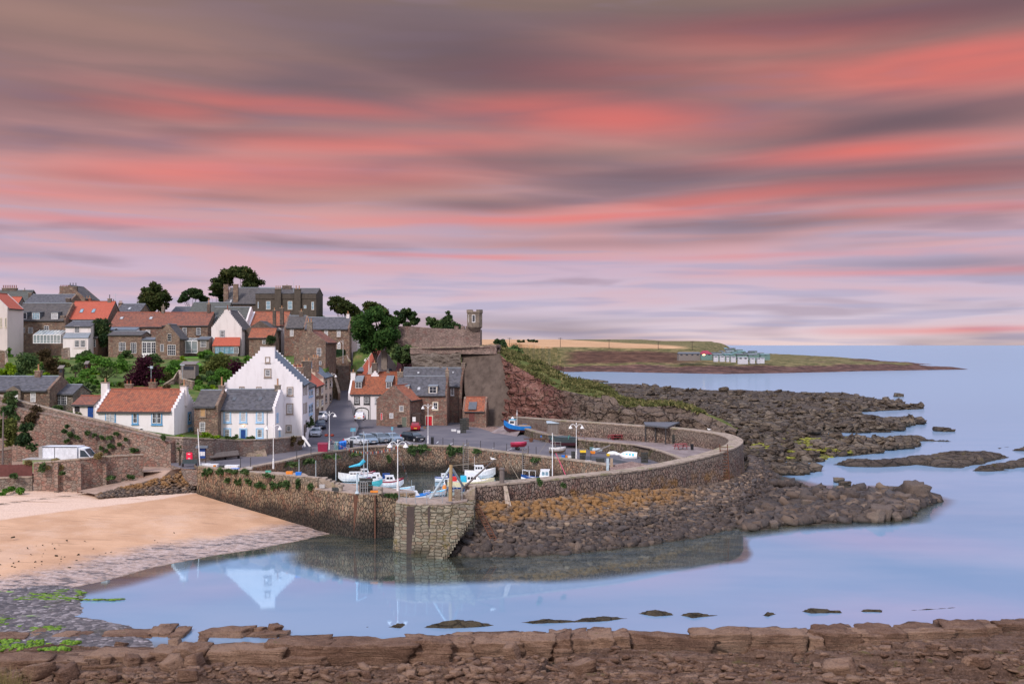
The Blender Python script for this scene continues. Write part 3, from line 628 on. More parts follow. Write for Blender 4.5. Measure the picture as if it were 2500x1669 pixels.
def rough_block(name,c,size,rz,matl,seed,parent=None,mb_=None,res=6,amp=.10,tilt=(0,0)):
 bm=bmesh.new();bmesh.ops.create_cube(bm,size=2);bmesh.ops.subdivide_edges(bm,edges=bm.edges,cuts=res,use_grid_fill=True)
 A=np.array([tuple(v.co)for v in bm.verts]);Fs=[[v.index for v in f.verts]for f in bm.faces];bm.free()
 rg=np.random.default_rng(seed)
 l=np.linalg.norm(A,axis=1,keepdims=True);A=A*(.86+.14/l*1.25)
 sh=rg.normal(0,.12,(3,2));A[:,0]+=A[:,2]*sh[0,0]+A[:,1]*sh[0,1];A[:,1]+=A[:,2]*sh[1,0];A[:,2]+=A[:,0]*sh[2,0]*.7
 A=A*np.array(size)[None]*.5
 o=rg.uniform(0,90,2)
 dn=(fbm(A[:,0]*1.3+A[:,2]*1.1+o[0],A[:,1]*1.3+A[:,2]*2.4+o[1],seed,6,.62)-.5)
 N=A/(np.linalg.norm(A,axis=1,keepdims=True)+1e-6);A=A+N*(dn*amp*5*min(size))[:,None]
 gz=A[:,2]/max(size[2],.2)*3.0+.5*dn;g=np.abs(gz-np.round(gz));A[:,:2]*=(1-.05*(g<.12))[:,None]
 m=Matrix.Rotation(rz,3,'Z')@Matrix.Rotation(tilt[0],3,'X')@Matrix.Rotation(tilt[1],3,'Y');A=A@np.array(m).T
 return A,Fs
def put_blocks(name,items,matl,label=None,cat=None,group=None,kind=None,smooth=False):
 V=[];Fa=[];rn=[];n0=0
 for(c,size,rz,seed,res,tilt)in items:
  A,Fs=rough_block(None,None,size,rz,None,seed,res=res,tilt=tilt);V.append(A+np.array(c)[None]);Fa.append(np.array(Fs)+n0);n0+=len(A)
  rn.append(np.full(len(Fs),(seed*.618)%1))
 o=npmesh(name,np.concatenate(V),np.concatenate(Fa),matl,rnd=np.concatenate(rn),smooth=smooth)
 return tag(o,label,cat,group,kind)
rr=random.Random(3)
def ledge(name,pts,label,depth=1.5,thin=False):
 """row of jointed sandstone blocks; pts: (px, top py, foot py) at the foot depth"""
 items=[];xs=[p[0]for p in pts];x=xs[0]
 while x<xs[-1]:
  top=interp(x,xs,[p[1]for p in pts]);ft=interp(x,xs,[p[2]for p in pts])
  wpx=(rr.uniform(30,80)if rr.random()<.45 else rr.uniform(80,210))*(1.0 if not thin else .6);wpx=min(wpx,xs[-1]-x+12)
  zf=.45 if not thin else .0
  g=G(x+wpx/2,ft,zf);Y=g.y+depth*.5
  ztop=H-(top-HY)*Y/F+rr.uniform(-.28,.08);w_=wpx*Y/F*1.14
  if not thin and rr.random()<.45:
   zs_=zf-.2+(ztop-zf)*rr.uniform(.35,.6);items.append(((g.x+.1,Y-rr.uniform(.05,.35),(zs_+zf-.6)/2),(w_*rr.uniform(.7,1.1),depth*1.25,zs_-zf+.8),rr.uniform(-.1,.1),rr.randrange(9999),9,(0,rr.uniform(-.06,.06))))
  items.append(((g.x,Y,(ztop+zf-.5)/2),(w_,depth*rr.uniform(.85,1.25),ztop-zf+.6),rr.uniform(-.08,.08),rr.randrange(9999),10,(rr.uniform(-.05,.05),rr.uniform(-.04,.04))))
  if rr.random()<.5:
   items.append(((g.x+rr.uniform(-.3,.3),Y+depth*.7,ztop/2-.1),(w_*.9,depth,ztop+rr.uniform(-.1,.25)),rr.uniform(-.2,.2),rr.randrange(9999),6,(0,0)))
  x+=wpx
 put_blocks(name,items,M['rock_block'],kind='structure')
ledge('rock_ledge',[(372,1578,1622),(500,1568,1626),(760,1566,1622),(860,1562,1612),(1000,1560,1612),(1140,1550,1600),(1230,1548,1600),(1330,1572,1604)],'')
ledge('rock_ledge',[(1346,1548,1597),(1500,1546,1592),(1600,1541,1588),(1800,1541,1584),(1945,1550,1584)],'')
ledge('rock_ledge',[(1978,1548,1582),(2020,1536,1580),(2160,1536,1578),(2260,1532,1572),(2380,1520,1566),(2430,1516,1560),(2560,1512,1556),(2640,1512,1556)],'')
ledge('rock_ledge',[(-60,1608,1640),(30,1604,1636),(110,1598,1634),(215,1592,1630),(350,1600,1628)],'')
ledge('low_rock_ledge',[(-20,1552,1566),(150,1548,1560),(240,1542,1556),(300,1534,1556),(370,1532,1552),(430,1536,1558)],'',1.6,True)
ledge('low_rock_ledge',[(500,1540,1556),(560,1539,1552),(620,1536,1558),(690,1534,1552)],'',1.2,True)
bc=[(95,1645,55,26),(140,1648,34,22),(165,1655,50,26),(258,1630,20,14),(322,1626,30,20),(422,1628,44,30),(475,1626,44,30),(296,1570,28,14),(428,1571,24,12),(496,1569,20,14),(588,1620,56,24),(636,1625,40,22),(694,1610,34,22),(742,1612,46,16),(460,1660,44,20),(1017,1600,60,34),(1095,1592,40,34),(1190,1580,34,26),(1250,1605,30,34),(1225,1596,24,28),(1150,1612,30,14),(1190,1618,26,14),(1420,1640,70,26),(1590,1590,56,26),(1635,1586,26,20),(1520,1596,40,14),(1675,1586,40,20),(1760,1585,26,14),(1860,1582,44,22),(1990,1585,50,16),(2035,1578,22,18),(2100,1574,24,14),(2250,1592,54,20),(2375,1570,44,16),(2050,1640,60,26),(2390,1630,40,18),(2300,1565,36,20),(636,1542,30,12),(670,1541,34,18)]
for i in range(70):
 x=rr.uniform(-20,2520);y=rr.uniform(1592 if x>380 else 1636,1668)
 s_=rr.uniform(10,26);bc.append((x,y,s_,s_*rr.uniform(.45,.7)))
bgroup='loose boulders on the foreground rock shelf'
for i,(px,py,w_,h_)in enumerate(bc):
 g=G(px,py,.9);z=shelf_h(g.x,g.y);g=G(px,py,z)if z>-.3 else G(px,py,0)
 z=max(shelf_h(g.x,g.y),0);sc_=g.y/F
 it=[((0,0,0),(w_*sc_*1.1,w_*sc_*rr.uniform(.7,1.0),h_*sc_*1.35),rr.uniform(0,3),100+i,4 if w_>20 else 3,(rr.uniform(-.3,.3),rr.uniform(-.3,.3)))]
 o=put_blocks('boulder',it,M['rock_block'],'loose angular brown sandstone boulder lying on the wet foreground shelf','boulder',bgroup)
 o.location=(g.x,g.y,z+h_*sc_*.35)
V=[];S_=[]
for i in range(150):
 px=rr.gauss(70,75);py=rr.uniform(1565,1612)
 if px>240 and rr.random()<.6:px=rr.uniform(100,360)
 g=G(px,py,.1);s_=rr.uniform(.12,.34);V.append((g.x,g.y,max(.08,shelf_h(g.x,g.y)if g.y<60 else .12)));S_.append((s_*1.5,s_*1.2,s_*.7))
M['green_weed']=mat('bright_green_weed',lambda t:bsdf(t,t.mix(t.mr(t.noise(world_co(t),5,4),.3,.7),(.05,.11,.012),(.20,.34,.03)),.8,t.noise(world_co(t),18,3),.05))
tag(stones('green_seaweed',np.array(V),np.array(S_),M['green_weed'],5),'bright green seaweed cushions covering the stones at the lower left','seaweed',kind='stuff')
V=[];S_=[]
for(x0,x1,y0,y1,n)in((20,190,1450,1466,90),(140,200,1440,1450,20),(0,60,1500,1535,40),(80,150,1528,1540,25),(150,290,1462,1464,15)):
 for i in range(n):
  g=G(rr.uniform(x0,x1),rr.uniform(y0,y1),.05);V.append((g.x,g.y,.08));S_.append((rr.uniform(.3,1.0),rr.uniform(.08,.2),.06))
tag(stones('green_seaweed',np.array(V),np.array(S_),M['green_weed'],6,tilt=.03,yaw=0),'thin streaks of bright green seaweed on the pebble flats','seaweed',kind='stuff')
# ------------------------------------------------------------------ reefs and spit
def reef(name,polys,amp,seed,px0,px1,nc,Y0,Y1,nr,m_,sc=1.0,rise=3.0,terr=.35):
 W=[[XY(*p)for p in pl]for pl in polys]
 def zf(X,Y):
  d=np.full(X.shape,-99.0)
  for pl in W:d=np.maximum(d,sdf(X,Y,pl))
  d=d+(fbm(X*.12*sc,Y*.12*sc,seed,5)-.5)*(5.0/sc if sc<2 else .8)
  n=fbm(X*.07*sc+Y*.04*sc,Y*.42*sc,seed+3,6,.6);t=amp*sstep(-.4*rise,rise,d)*(.30+1.25*n)-.10;ch=sstep(.43,.36,fbm(X*.035*sc+5,Y*.22*sc,seed+9,4));t=t-.9*ch*amp*sstep(.2,1.5,rise)
  f=t/terr;tt=(np.floor(f)+sstep(.55,1,f-np.floor(f)))*terr
  t=.45*t+.55*tt+.30*sc**-.5*(fbm(X*.9*sc,Y*1.3*sc,seed+7,4)-.5)*sstep(-1,2,d)
  return np.where(d<-.3*rise,-.5-.3*np.minimum(-d,4),t)
 return tag(polar(name,px0,px1,nc,Y0,Y1,nr,zf,m_,keep=lambda X,Y:zf(X,Y)>-.6),kind='structure'),zf
main_reef=[(1400,932),(1473,940),(1574,943),(1686,954),(1740,957),(1801,957),(1900,960),(2000,963),(2060,965),(2140,976),(2246,997),(2150,1003),(2075,1008),(2143,1020),(2262,1033),(2200,1044),(2160,1058),(2020,1066),(2020,1076),(2110,1080),(2243,1088),(2132,1104),(2027,1118),(1993,1127),(1930,1127),(1886,1132),(1960,1142),(1992,1147),(1959,1159),(1870,1160),(1780,1150),(1700,1110),(1600,1060),(1400,1000)]
_,reef_z=reef('reef_rocks',[main_reef],1.25,71,1330,2330,900,138,520,520,M['rock_reef'],.8,4)
reef('reef_strips',[[(2044,1134),(2110,1133),(2133,1135),(2200,1127),(2235,1118),(2350,1110),(2500,1096),(2700,1080),(2700,1100),(2500,1106),(2381,1131),(2340,1142),(2290,1141),(2240,1135),(2140,1140),(2070,1138)],[(2381,1149),(2440,1139),(2500,1129),(2700,1108),(2700,1125),(2500,1138),(2408,1149)],[(2122,1079),(2190,1072),(2313,1077),(2260,1077),(2130,1082)],[(2420,1092),(2460,1089),(2480,1091),(2440,1096)],[(2250,1092),(2300,1089),(2310,1092)]],1.1,81,2020,2760,520,130,215,260,M['rock_reef'],1.0,1.6)
tag(put_blocks('sea_rock',[((G(2300,1052,0).x,G(2300,1052,0).y,.3),(3.2,1.6,1.2),.1,5,5,(0,.1)),((G(2316,1053,0).x,G(2316,1053,0).y,.1),(2.6,1.2,.7),.0,6,5,(0,.0))],M['rock_reef']),'pointed brown rock standing alone in the sea off the reef','rock')
for(px,py,w_,h_,lb)in((1762,944,0,0,''),(1437,931,4.5,1.6,'smaller rock islet left of a pair in the bay below the grassy headland'),(1466,933,8,1.6,'flat wide rock islet in the bay below the grassy headland'),(2194,968,3.6,1.8,'lone dark rock in the sea beyond the far edge of the reef'),(2048,1177,1.3,.9,'square boulder standing in still water beyond the rubble spit'),(2062,1186,1.7,.9,'rounded boulder in water just off the rubble spit'),(2218,1257,1.6,.35,'low flat rock awash off the end of the rubble spit')):
 if w_:
  g=G(px,py,0);tag(put_blocks('sea_rock',[((g.x,g.y,h_*.2),(w_,w_*.6,h_),.2,int(px),5,(0,.1))],M['rock_reef']),lb,'rock')
reef('weedy_rock_lines',[[(1035,1531),(1090,1524),(1160,1516),(1168,1520),(1230,1524),(1190,1530),(1100,1534)],[(1262,1518),(1330,1514),(1400,1512),(1480,1505),(1552,1508),(1480,1517),(1390,1521),(1300,1524)],[(1664,1501),(1700,1499),(1770,1498),(1760,1504),(1690,1509)],[(1842,1500),(1880,1495),(1905,1497),(1880,1508)],[(1948,1491),(1975,1489),(2050,1494),(1980,1497)],[(1800,1499),(1836,1499),(1830,1504),(1802,1503)],[(1870,1534),(1898,1533),(1890,1538),(1874,1538)],[(880,1530),(905,1527),(900,1532)],[(950,1530),(985,1524),(975,1532)],[(2110,1491),(2160,1488),(2150,1493)],[(1560,1497),(1600,1495),(1640,1500),(1600,1503)],[(2180,1489),(2250,1486),(2370,1479),(2300,1487),(2200,1492)]],.42,91,860,2400,1400,60,74,280,M['rock_low'],3.0,.45,.12)
spit=[(1819,1296),(1918,1283),(1989,1279),(2060,1276),(2100,1274),(2194,1267),(2215,1250),(2262,1226),(2255,1212),(2210,1204),(2180,1206),(2143,1194),(2060,1192),(1989,1193),(1930,1190),(1880,1178),(1840,1150),(1800,1160),(1780,1230)]
_,spit_z=reef('rubble_spit',[spit],.75,101,1760,2320,360,98,132,200,M['apron'],1.6,3,.2)
sb=[(2235,1222,60,40,'large dark weedy boulder at the seaward end of the rubble spit'),(2185,1210,30,18,None),(2162,1218,36,22,None),(2200,1228,40,22,None),(2228,1236,28,16,None),(2180,1240,46,18,None),(2140,1245,40,18,None),(2188,1252,34,20,None),(2150,1262,60,24,None),(2140,1270,30,20,'pale squarish boulder on the waterline near the end of the spit'),(2188,1266,24,14,None),(2085,1256,40,16,None),(2110,1262,26,12,None),(1880,1262,28,22,None),(1925,1258,30,20,None),(1785,1266,36,22,'pinkish brown boulder standing out of the apron stones'),(1800,1270,22,12,None),(1980,1234,34,12,None),(1950,1262,26,14,None),(2000,1262,26,16,None),(2040,1250,26,12,None),(1890,1285,22,12,None),(1846,1255,24,12,None)]
for i,(px,py,w_,h_,lb)in enumerate(sb):
 g=G(px,py,.2);s_=g.y/F
 o=put_blocks('boulder',[((0,0,0),(w_*s_*1.1,w_*s_*.85,h_*s_*1.6),rr.uniform(0,3),300+i,5,(rr.uniform(-.2,.2),rr.uniform(-.2,.2)))],M['apron'])
 o.location=(g.x,g.y+.3,.15+h_*s_*.3);tag(o,lb or 'rounded grey brown boulder among the rubble of the spit','boulder',None if lb else 'boulders on the rubble spit')
def scatter(name,n,px0,px1,py0,py1,zf,cond,smin,smax,m_,seed,label,flat=.6,power=2.0,z0=.2):
 rg=np.random.default_rng(seed);px=rg.uniform(px0,px1,n);py=rg.uniform(py0,py1,n)
 Y=(H-z0)*F/(py-HY);X=(px-HX)*Y/F;z=zf(X,Y);Y2=(H-z)*F/(py-HY);X=(px-HX)*Y2/F;z=zf(X,Y2)
 ok=cond(X,Y2,z);X,Y2,z=X[ok],Y2[ok],z[ok]
 s=(smin+(smax-smin)*rg.random(len(X))**power)*(Y2/110)**.6
 return tag(stones(name,np.stack([X,Y2,z+s*.12],-1),np.stack([s*rg.uniform(.8,1.5,len(X)),s*rg.uniform(.7,1.1,len(X)),s*flat],-1),m_,seed),label,'stones',kind='stuff')
scatter('spit_stones',5200,1780,2290,1185,1300,spit_z,lambda X,Y,z:z>-.03,.22,1.3,M['apron_stone'],11,'grey brown stones strewn thickly over the spit beyond the sea wall')
scatter('reef_stones',5200,1560,2260,1030,1165,reef_z,lambda X,Y,z:(z>-.02),.25,1.9,M['rock_reef'],12,'dark boulders and stones strewn over the reef behind the sea wall',.38,3.2)
scatter('reef_stones',2600,1400,2260,945,1050,reef_z,lambda X,Y,z:(z>.1),.35,1.5,M['rock_reef'],13,'broken dark slabs strewn over the far part of the reef',.3,2.4)
V=[];S_=[]
for i in range(700):
 a=rr.random();px=rr.gauss(1960,55);py=rr.gauss(1097,7);g=G(px,py,.4);V.append((g.x,g.y,.55+float(reef_z(np.array([g.x]),np.array([g.y]))[0])*.6));s_=rr.uniform(.5,1.2);S_.append((s_*1.5,s_,.25))
M['yellow_weed']=mat('yellow_green_weed',lambda t:bsdf(t,t.mix(t.mr(t.noise(world_co(t),1.5,5),.35,.6),(.08,.075,.025),(.26,.26,.04)),.9))
tag(stones('yellow_seaweed',np.array(V),np.array(S_),M['yellow_weed'],15,tilt=.05),'yellow green seaweed carpet on the reef right of the harbour wall','seaweed',kind='stuff')
# ------------------------------------------------------------------ sea wall and piers
def strip_wall(name,pts,th,zb,mt,mc,label,cat='sea wall',side=1,batter=0.0,capw=.0):
 """pts: world points along the top edge that faces outwards; body and coping"""
 p=[Vector(a)for a in pts];n=len(p);nrm=[]
 for i in range(n):
  a=p[max(0,i-1)];b=p[min(n-1,i+1)];d=Vector((b.x-a.x,b.y-a.y,0)).normalized();nrm.append(Vector((-d.y,d.x,0))*side)
 root=thing(name,label,cat);B=MB();K_=MB();L=[]
 for i in range(n):
  zz=zb[i]if isinstance(zb,(list,tuple))else zb
  L.append((p[i],p[i]+nrm[i]*th,Vector((p[i].x,p[i].y,zz))-nrm[i]*batter*(p[i].z-zz),Vector((p[i].x,p[i].y,zz))+nrm[i]*th))
 for(a,b,c,d),(a2,b2,c2,d2)in zip(L,L[1:]):
  B.face([c,c2,a2,a]);B.face([d2,d,b,b2]);
  up=Vector((0,0,.16));o1=(a-b).normalized()*.06;o2=(a2-b2).normalized()*.06
  K_.hexa([a+o1,a2+o2,b2-o2,b-o1,a+o1+up,a2+o2+up,b2-o2+up,b-o1+up])
 for(a,b,c,d)in(L[0],L[-1]):B.face([c,d,b,a])
 B.build('wall',mt,root);K_.build('coping',mc,root);return root
def dense(pts,n=4):
 out=[]
 m_=len(pts)
 for i in range(m_-1):
  p0=pts[max(i-1,0)];p1=pts[i];p2=pts[i+1];p3=pts[min(i+2,m_-1)]
  for k in range(n):
   t=k/n;out.append(.5*((2*p1)+(p2-p0)*t+(2*p0-5*p1+4*p2-p3)*t*t+(3*p1-p0-3*p2+p3)*t**3))
 out.append(pts[-1]);return out
near=[G(x,y,z-.16)for x,y,z in[(1151,1190,5.5),(1224,1184,5.55),(1363,1171,5.65),(1450,1162,5.75),(1537,1153,5.8),(1635,1137,5.95),(1733,1115,6.3),(1792,1096,6.7),(1812,1083,6.8),(1809,1073,6.85)]]
far=[G(x,y,z-.16)for x,y,z in[(1809,1073,6.85),(1782,1062,6.85),(1733,1054,6.85),(1656,1045,6.9),(1574,1040,6.9),(1478,1033,6.9),(1400,1028,6.95),(1330,1023,6.5),(1293,1020,6.1),(1262,1018,5.7)]]
swall=dense(near+far[1:],5)
strip_wall('sea_wall',swall,1.7,2.2,M['sea_wall'],M['cap'],'long curving stone sea wall with pale coping sweeping round the harbour',side=1,batter=.06)
vb=[G(1140,1225,4.0),G(1240,1226,3.9),G(1400,1214.5,3.8),G(1537,1200,3.8),G(1635,1196,3.4),G(1723,1185,3.1),G(1792,1170,3.1),G(1821,1156,2.9),G(1835,1135,2.3),G(1830,1112,1.5)]
wb=[Vector((a[0],a[1],-.35))for a in[XY(1062,1352),XY(1160,1358),XY(1300,1356),XY(1445,1346),XY(1540,1335),XY(1640,1321),XY(1730,1305),XY(1830,1270),XY(1900,1200),XY(1900,1150)]]
vb=dense(vb,5);wb=dense(wb,5)
def ap_disp(V,pr):return .18*(fbm(V[...,0]*.8,V[...,1]*.8,111,5)-.5)
tag(loft('rubble_apron',[vb,[a*.5+b*.5+Vector((0,0,.25))for a,b in zip(vb,wb)],wb],M['apron_bed'],260,40,ap_disp),kind='structure')
def apron_stones():
 rg=np.random.default_rng(21);pos=[];siz=[];yaw=[]
 n=len(vb);A=np.array([tuple(v)for v in vb]);Bq=np.array([tuple(v)for v in wb]);t_=np.linspace(0,1,n)
 seg=np.r_[0,np.cumsum(np.linalg.norm(np.diff((A+Bq)/2,axis=0),axis=1))];L=seg[-1]
 rows=32
 for r_ in range(rows):
  v=(r_+.5)/rows;s=rg.uniform(0,.5)
  while s<L:
   sz=(rg.uniform(.35,.85)if v<.78 else rg.uniform(.22,.75))*(1 if rg.random()<.93 else 1.6)
   vv=np.clip(v+rg.normal(0,.012+.02*(v>.78)),0,1);a=np.array([np.interp(s,seg,A[:,j])for j in range(3)]);b=np.array([np.interp(s,seg,Bq[:,j])for j in range(3)])
   p=a*(1-vv)+b*vv;p[2]+=.25*(1-abs(2*vv-1))+.02;dd=b-a
   pos.append(p);siz.append((sz*1.15,max(.3,sz*.72),.34 if v<.78 else sz*.6));yaw.append(math.atan2(dd[1],dd[0])+math.pi/2)
   s+=sz*1.02
 pos=np.array(pos);siz=np.array(siz)
 return stones('apron_stones',pos,siz,M['apron_stone'],22,tilt=.14,yaw=np.array(yaw))
tag(apron_stones(),'tightly pitched grey and brown stones covering the sloping apron below the sea wall','stones',kind='stuff')
pos=[];siz=[]
for i in range(2600):
 t_=rr.random();k=t_*(len(wb)-1);j=min(int(k),len(wb)-2);b=wb[j].lerp(wb[j+1],k-j);a=vb[j].lerp(vb[j+1],k-j);v=1-abs(rr.gauss(0,.13))
 p=a.lerp(b,v);s_=rr.uniform(.18,.55)*(1 if rr.random()<.95 else 2.0);pos.append((p.x,p.y,p.z+.12));siz.append((s_*1.2,s_,s_*.7))
tag(stones('shore_cobbles',np.array(pos),np.array(siz),M['apron_stone'],23,tilt=.4),'loose cobbles piled along the waterline at the foot of the apron','stones',kind='stuff')
def prism(mb_,pts,z0,mi=0,topz=None):
 """pts top outline world (with z); vertical sides to z0"""
 n=len(pts);mb_.face([tuple(p)for p in pts],mi)
 for i in range(n):
  a=pts[i];b=pts[(i+1)%n];mb_.face([(a[0],a[1],z0),(b[0],b[1],z0),tuple(b),tuple(a)],mi)
ph=thing('pierhead','square-cut end of the right hand harbour pier with pale green stained blocks','pier')
a0,a1,a2=G(967,1227,4.4),G(1009,1232,4.4),G(1100,1232,4.4)
back=[Vector((a2.x+1.4,a2.y+1.5,4.4)),Vector((a2.x+1.6,94.9,4.4)),Vector((G(1048,1218,4.4).x,93.4,4.4)),Vector((a0.x+.1,93.2,4.4))]
B=MB();top=[a0,a1,a2]+back
low=[Vector((p.x,p.y,-1.2))for p in top];low[0]+=Vector((-.35,-.35,0));low[1]+=Vector((-.1,-.5,0));low[2]+=Vector((.1,-.5,0));low[-1]+=Vector((-.35,0,0))
for i in range(len(top)):j=(i+1)%len(top);B.face([low[i],low[j],top[j],top[i]])
B.build('wall',M['pier_blocks'],ph)
B=MB();T2=[p+Vector((0,0,.14))for p in top];B.face(T2)
for i in range(len(top)):j=(i+1)%len(top);B.face([top[i],top[j],T2[j],T2[i]])
B.build('deck',M['deck'],ph)
B=MB();f0=a0.lerp(a1,.72)
for(c,w_)in((a1+Vector((-.25,-.05,0)),.34),(a1.lerp(a2,.42)+Vector((0,-.04,-.2)),.10)):
 zb=-.6 if w_>.2 else 1.6
 B.hexa([(c.x-w_,c.y-.32*(4.4-zb)/5,zb),(c.x+w_,c.y-.34*(4.4-zb)/5,zb),(c.x+w_,c.y+.3,zb),(c.x-w_,c.y+.3,zb),(c.x-w_,c.y-.03,4.25),(c.x+w_,c.y-.03,4.25),(c.x+w_,c.y+.3,4.25),(c.x-w_,c.y+.3,4.25)])
B.build('fender',M['wood_dark'],ph)
B=MB();pA=a2+Vector((0,0,.1));q0=G(1151,1190,5.5)
prism(B,[Vector((a2.x,a2.y+.02,4.40)),Vector((q0.x+.4,q0.y-2.2,4.40)),Vector((q0.x+.4,q0.y+2,4.40)),Vector((a2.x+1.0,a2.y+6,4.40))],-1)
stp=B.build('side_wall',M['pier_blocks'],ph)
st=thing('stone_steps','short flight of stone steps rising from the pierhead deck to the sea wall top','steps')
B=MB()
for i in range(6):
 x=G(1118,1210,4.6).x+i*.28;B.box(x,q0.x+.35,q0.y-.55,q0.y+1.5,4.42+i*.18,4.59+i*.18)
B.build('steps',M['cap'],st)
st2=thing('sea_stairs','worn stone stairs descending beside the pierhead towards the water','steps')
B=MB();s0=Vector((G(1140,1225,4.3).x,a2.y-.3,4.3));s1=Vector((G(1066,1340,.4).x,a2.y-1.9,.2));N_=16
for i in range(N_):
 t_=i/(N_-1);c=s0.lerp(s1,t_);B.box(c.x-.75,c.x+.75,c.y-.55,c.y+1.2,c.z-.9,c.z)
B.build('steps',M['pier_blocks'],st2)
wp=thing('pier','left hand harbour pier of upright stones with tufts of grass on its side','pier')
wt=[G(484,1139,4.7),G(550,1147,4.8),G(623,1155,4.9),G(705,1162,5.1),G(776,1168,5.28)]
wl_=[G(765,1193,4.2),G(880,1207,4.25),G(1013,1203.5,4.25)]
B=MB();wt2=[Vector((p.x,p.y,p.z-.0))for p in wt]
base_off=Vector((-.18,-.42,0));P5=[p for p in wt];end=Vector((wl_[0].x+.35,wl_[0].y-.1,5.28))
P5[-1]=Vector((P5[-1].x,P5[-1].y,5.28))
foot=[Vector((p.x,p.y,-.8))+base_off*1.2 for p in P5]
for i in range(len(P5)-1):B.face([foot[i],foot[i+1],P5[i+1],P5[i]])
e=P5[-1];B.face([(e.x,e.y,-.8),(e.x+.5,e.y+1.5,-.8),(e.x+.5,e.y+1.5,5.28),(e.x,e.y,5.28)])
s=P5[0];B.face([(s.x,s.y,-.8),(s.x-1.2,s.y+2.2,-.8),(s.x-1.2,s.y+2.2,4.7),(s.x,s.y,4.7)])
lf=[Vector((e.x-.3,e.y-.12,4.2))]+wl_[1:];lfoot=[Vector((p.x,p.y,-.9))+Vector((-.05,-.4,0))for p in lf]
for i in range(len(lf)-1):B.face([lfoot[i],lfoot[i+1],lf[i+1],lf[i]])
inner=[G(1011,1200.5,4.25),G(934,1191,4.25),G(841,1181,4.25),G(781,1176,4.22)]
l2=lf[-1];B.face([(l2.x,l2.y-.4,-.9),(inner[0].x,inner[0].y,-.9),(inner[0].x,inner[0].y,4.25),(l2.x,l2.y,4.25)])
qi=[Q(700,1126),Q(591,1147)]
inn=inner+[Vector((P5[2].x+4.2,P5[2].y+5.6,4.2)),Vector((qi[1].x,qi[1].y-.1,4.2))]
for a,b in zip(inn,inn[1:]):B.face([(a.x,a.y,-.9),(b.x,b.y,-.9),tuple(b),tuple(a)])
B.build('wall',M['pier_wall'],wp)
B=MB();ins=[p+Vector((.32,.62,0))for p in P5]
for i in range(len(P5)-1):
 up=Vector((0,0,.10));B.hexa([P5[i],P5[i+1],ins[i+1],ins[i],P5[i]+up,P5[i+1]+up,ins[i+1]+up,ins[i]+up])
 B.face([(ins[i].x,ins[i].y,3.5),(ins[i+1].x,ins[i+1].y,3.5),tuple(ins[i+1]),tuple(ins[i])])
B.build('coping',M['cap'],wp)
B=MB();d=[ins[0],ins[1],ins[2],ins[3],ins[4]]
zz=lambda p,z:(p.x,p.y,z)
B.face([zz(d[0],4.25),zz(d[1],4.22),zz(d[2],4.21),zz(inn[4],4.2),zz(inn[5],4.2),zz(Vector((P5[0].x-.8,P5[0].y+3,0)),4.22)])
B.face([zz(d[2],4.21),zz(d[3],4.21),zz(d[4],4.21),zz(inn[3],4.22),zz(inn[4],4.2)])
up=.12
B.hexa([zz(lf[0],4.2),zz(lf[1],4.25),zz(inn[2],4.25),zz(inn[3],4.2),zz(lf[0],4.2+up),zz(lf[1],4.25+up),zz(inn[2],4.25+up),zz(inn[3],4.2+up)]);B.face([zz(p,4.25+up)for p in(lf[1],inn[1],inn[2])])
B.hexa([zz(lf[1],4.25),zz(lf[2],4.25),zz(inn[0],4.25),zz(inn[1],4.25),zz(lf[1],4.25+up),zz(lf[2],4.25+up),zz(inn[0],4.25+up),zz(inn[1],4.25+up)])
B.build('deck',M['deck'],wp)
B=MB()
for i in range(5):B.box(e.x-.1,e.x+.35+.42*(5-i),e.y+.1,e.y+1.5,4.33+i*.19,4.52+i*.19)
B.build('steps',M['cap'],wp)
B=MB()
for(x,y0,y1)in((917,1207,1310),(872,1206,1290)):
 a=G(x,y0,4.2);B.box(a.x-(.07 if x==917 else .28),a.x+(.07 if x==917 else .28),a.y-(.50 if x==917 else .42),a.y+.1,-.5,4.15)
B.build('fender',M['rust'],wp)
# ------------------------------------------------------------------ quay
qe=[(591,1147),(700,1126),(766,1109.5),(854,1098),(888,1093),(932,1090),(1031,1088.5),(1120,1091),(1146,1094),(1241,1106),(1312,1114),(1438,1129),(1488,1138)]
qedge=[Q(*p)for p in qe]
hw=thing('harbour_wall','inner harbour wall of upright stones, black with tide at the foot','harbour wall')
B=MB();K_=MB();de=dense(qedge,4)
for a,b in zip(de,de[1:]):
 B.face([(a.x,a.y,-.8),(b.x,b.y,-.8),(b.x,b.y,b.z-.02),(a.x,a.y,a.z-.02)])
 n_=Vector((-(b.y-a.y),b.x-a.x,0)).normalized();o=n_*.9;up=Vector((0,0,.16));f=n_*-.07
 K_.hexa([a+f-up*.2,b+f-up*.2,b+o-up*.2,a+o-up*.2,a+f+up,b+f+up,b+o+up,a+o+up])
e_=qedge[-1];B.face([(e_.x,e_.y,-.8),(e_.x+3,e_.y-16,-.8),(e_.x+3,e_.y-16,3.2),(e_.x,e_.y,3.2)])
B.build('wall',M['harbour_wall'],hw);K_.build('coping',M['cap'],hw)
near_in=[Vector((p.x,p.y,zq(p.x)))for p in[Vector((q.x-0,q.y+1.2,0))for q in near[4:9]]]
def qp(x,y):return Vector((x,y,zq(x)))
outer=[qp(e_.x+3,e_.y-16),qp(near[4].x,near[4].y+1),qp(near[6].x-.5,near[6].y+1),qp(near[8].x-1,near[8].y+1),qp(28,135),qp(10,160),qp(4,190),qp(-6,200),qp(-27,204),qp(-36.5,204),qp(-36,160),qp(-37,136),qp(-40,126),qp(-42.5,122.5),qp(-41.5,119.6),qp(-38.9,116.6)]
ql=[tuple(p)for p in[Vector((q.x,q.y+.25,q.z))for q in qedge]]+[tuple(p)for p in outer]
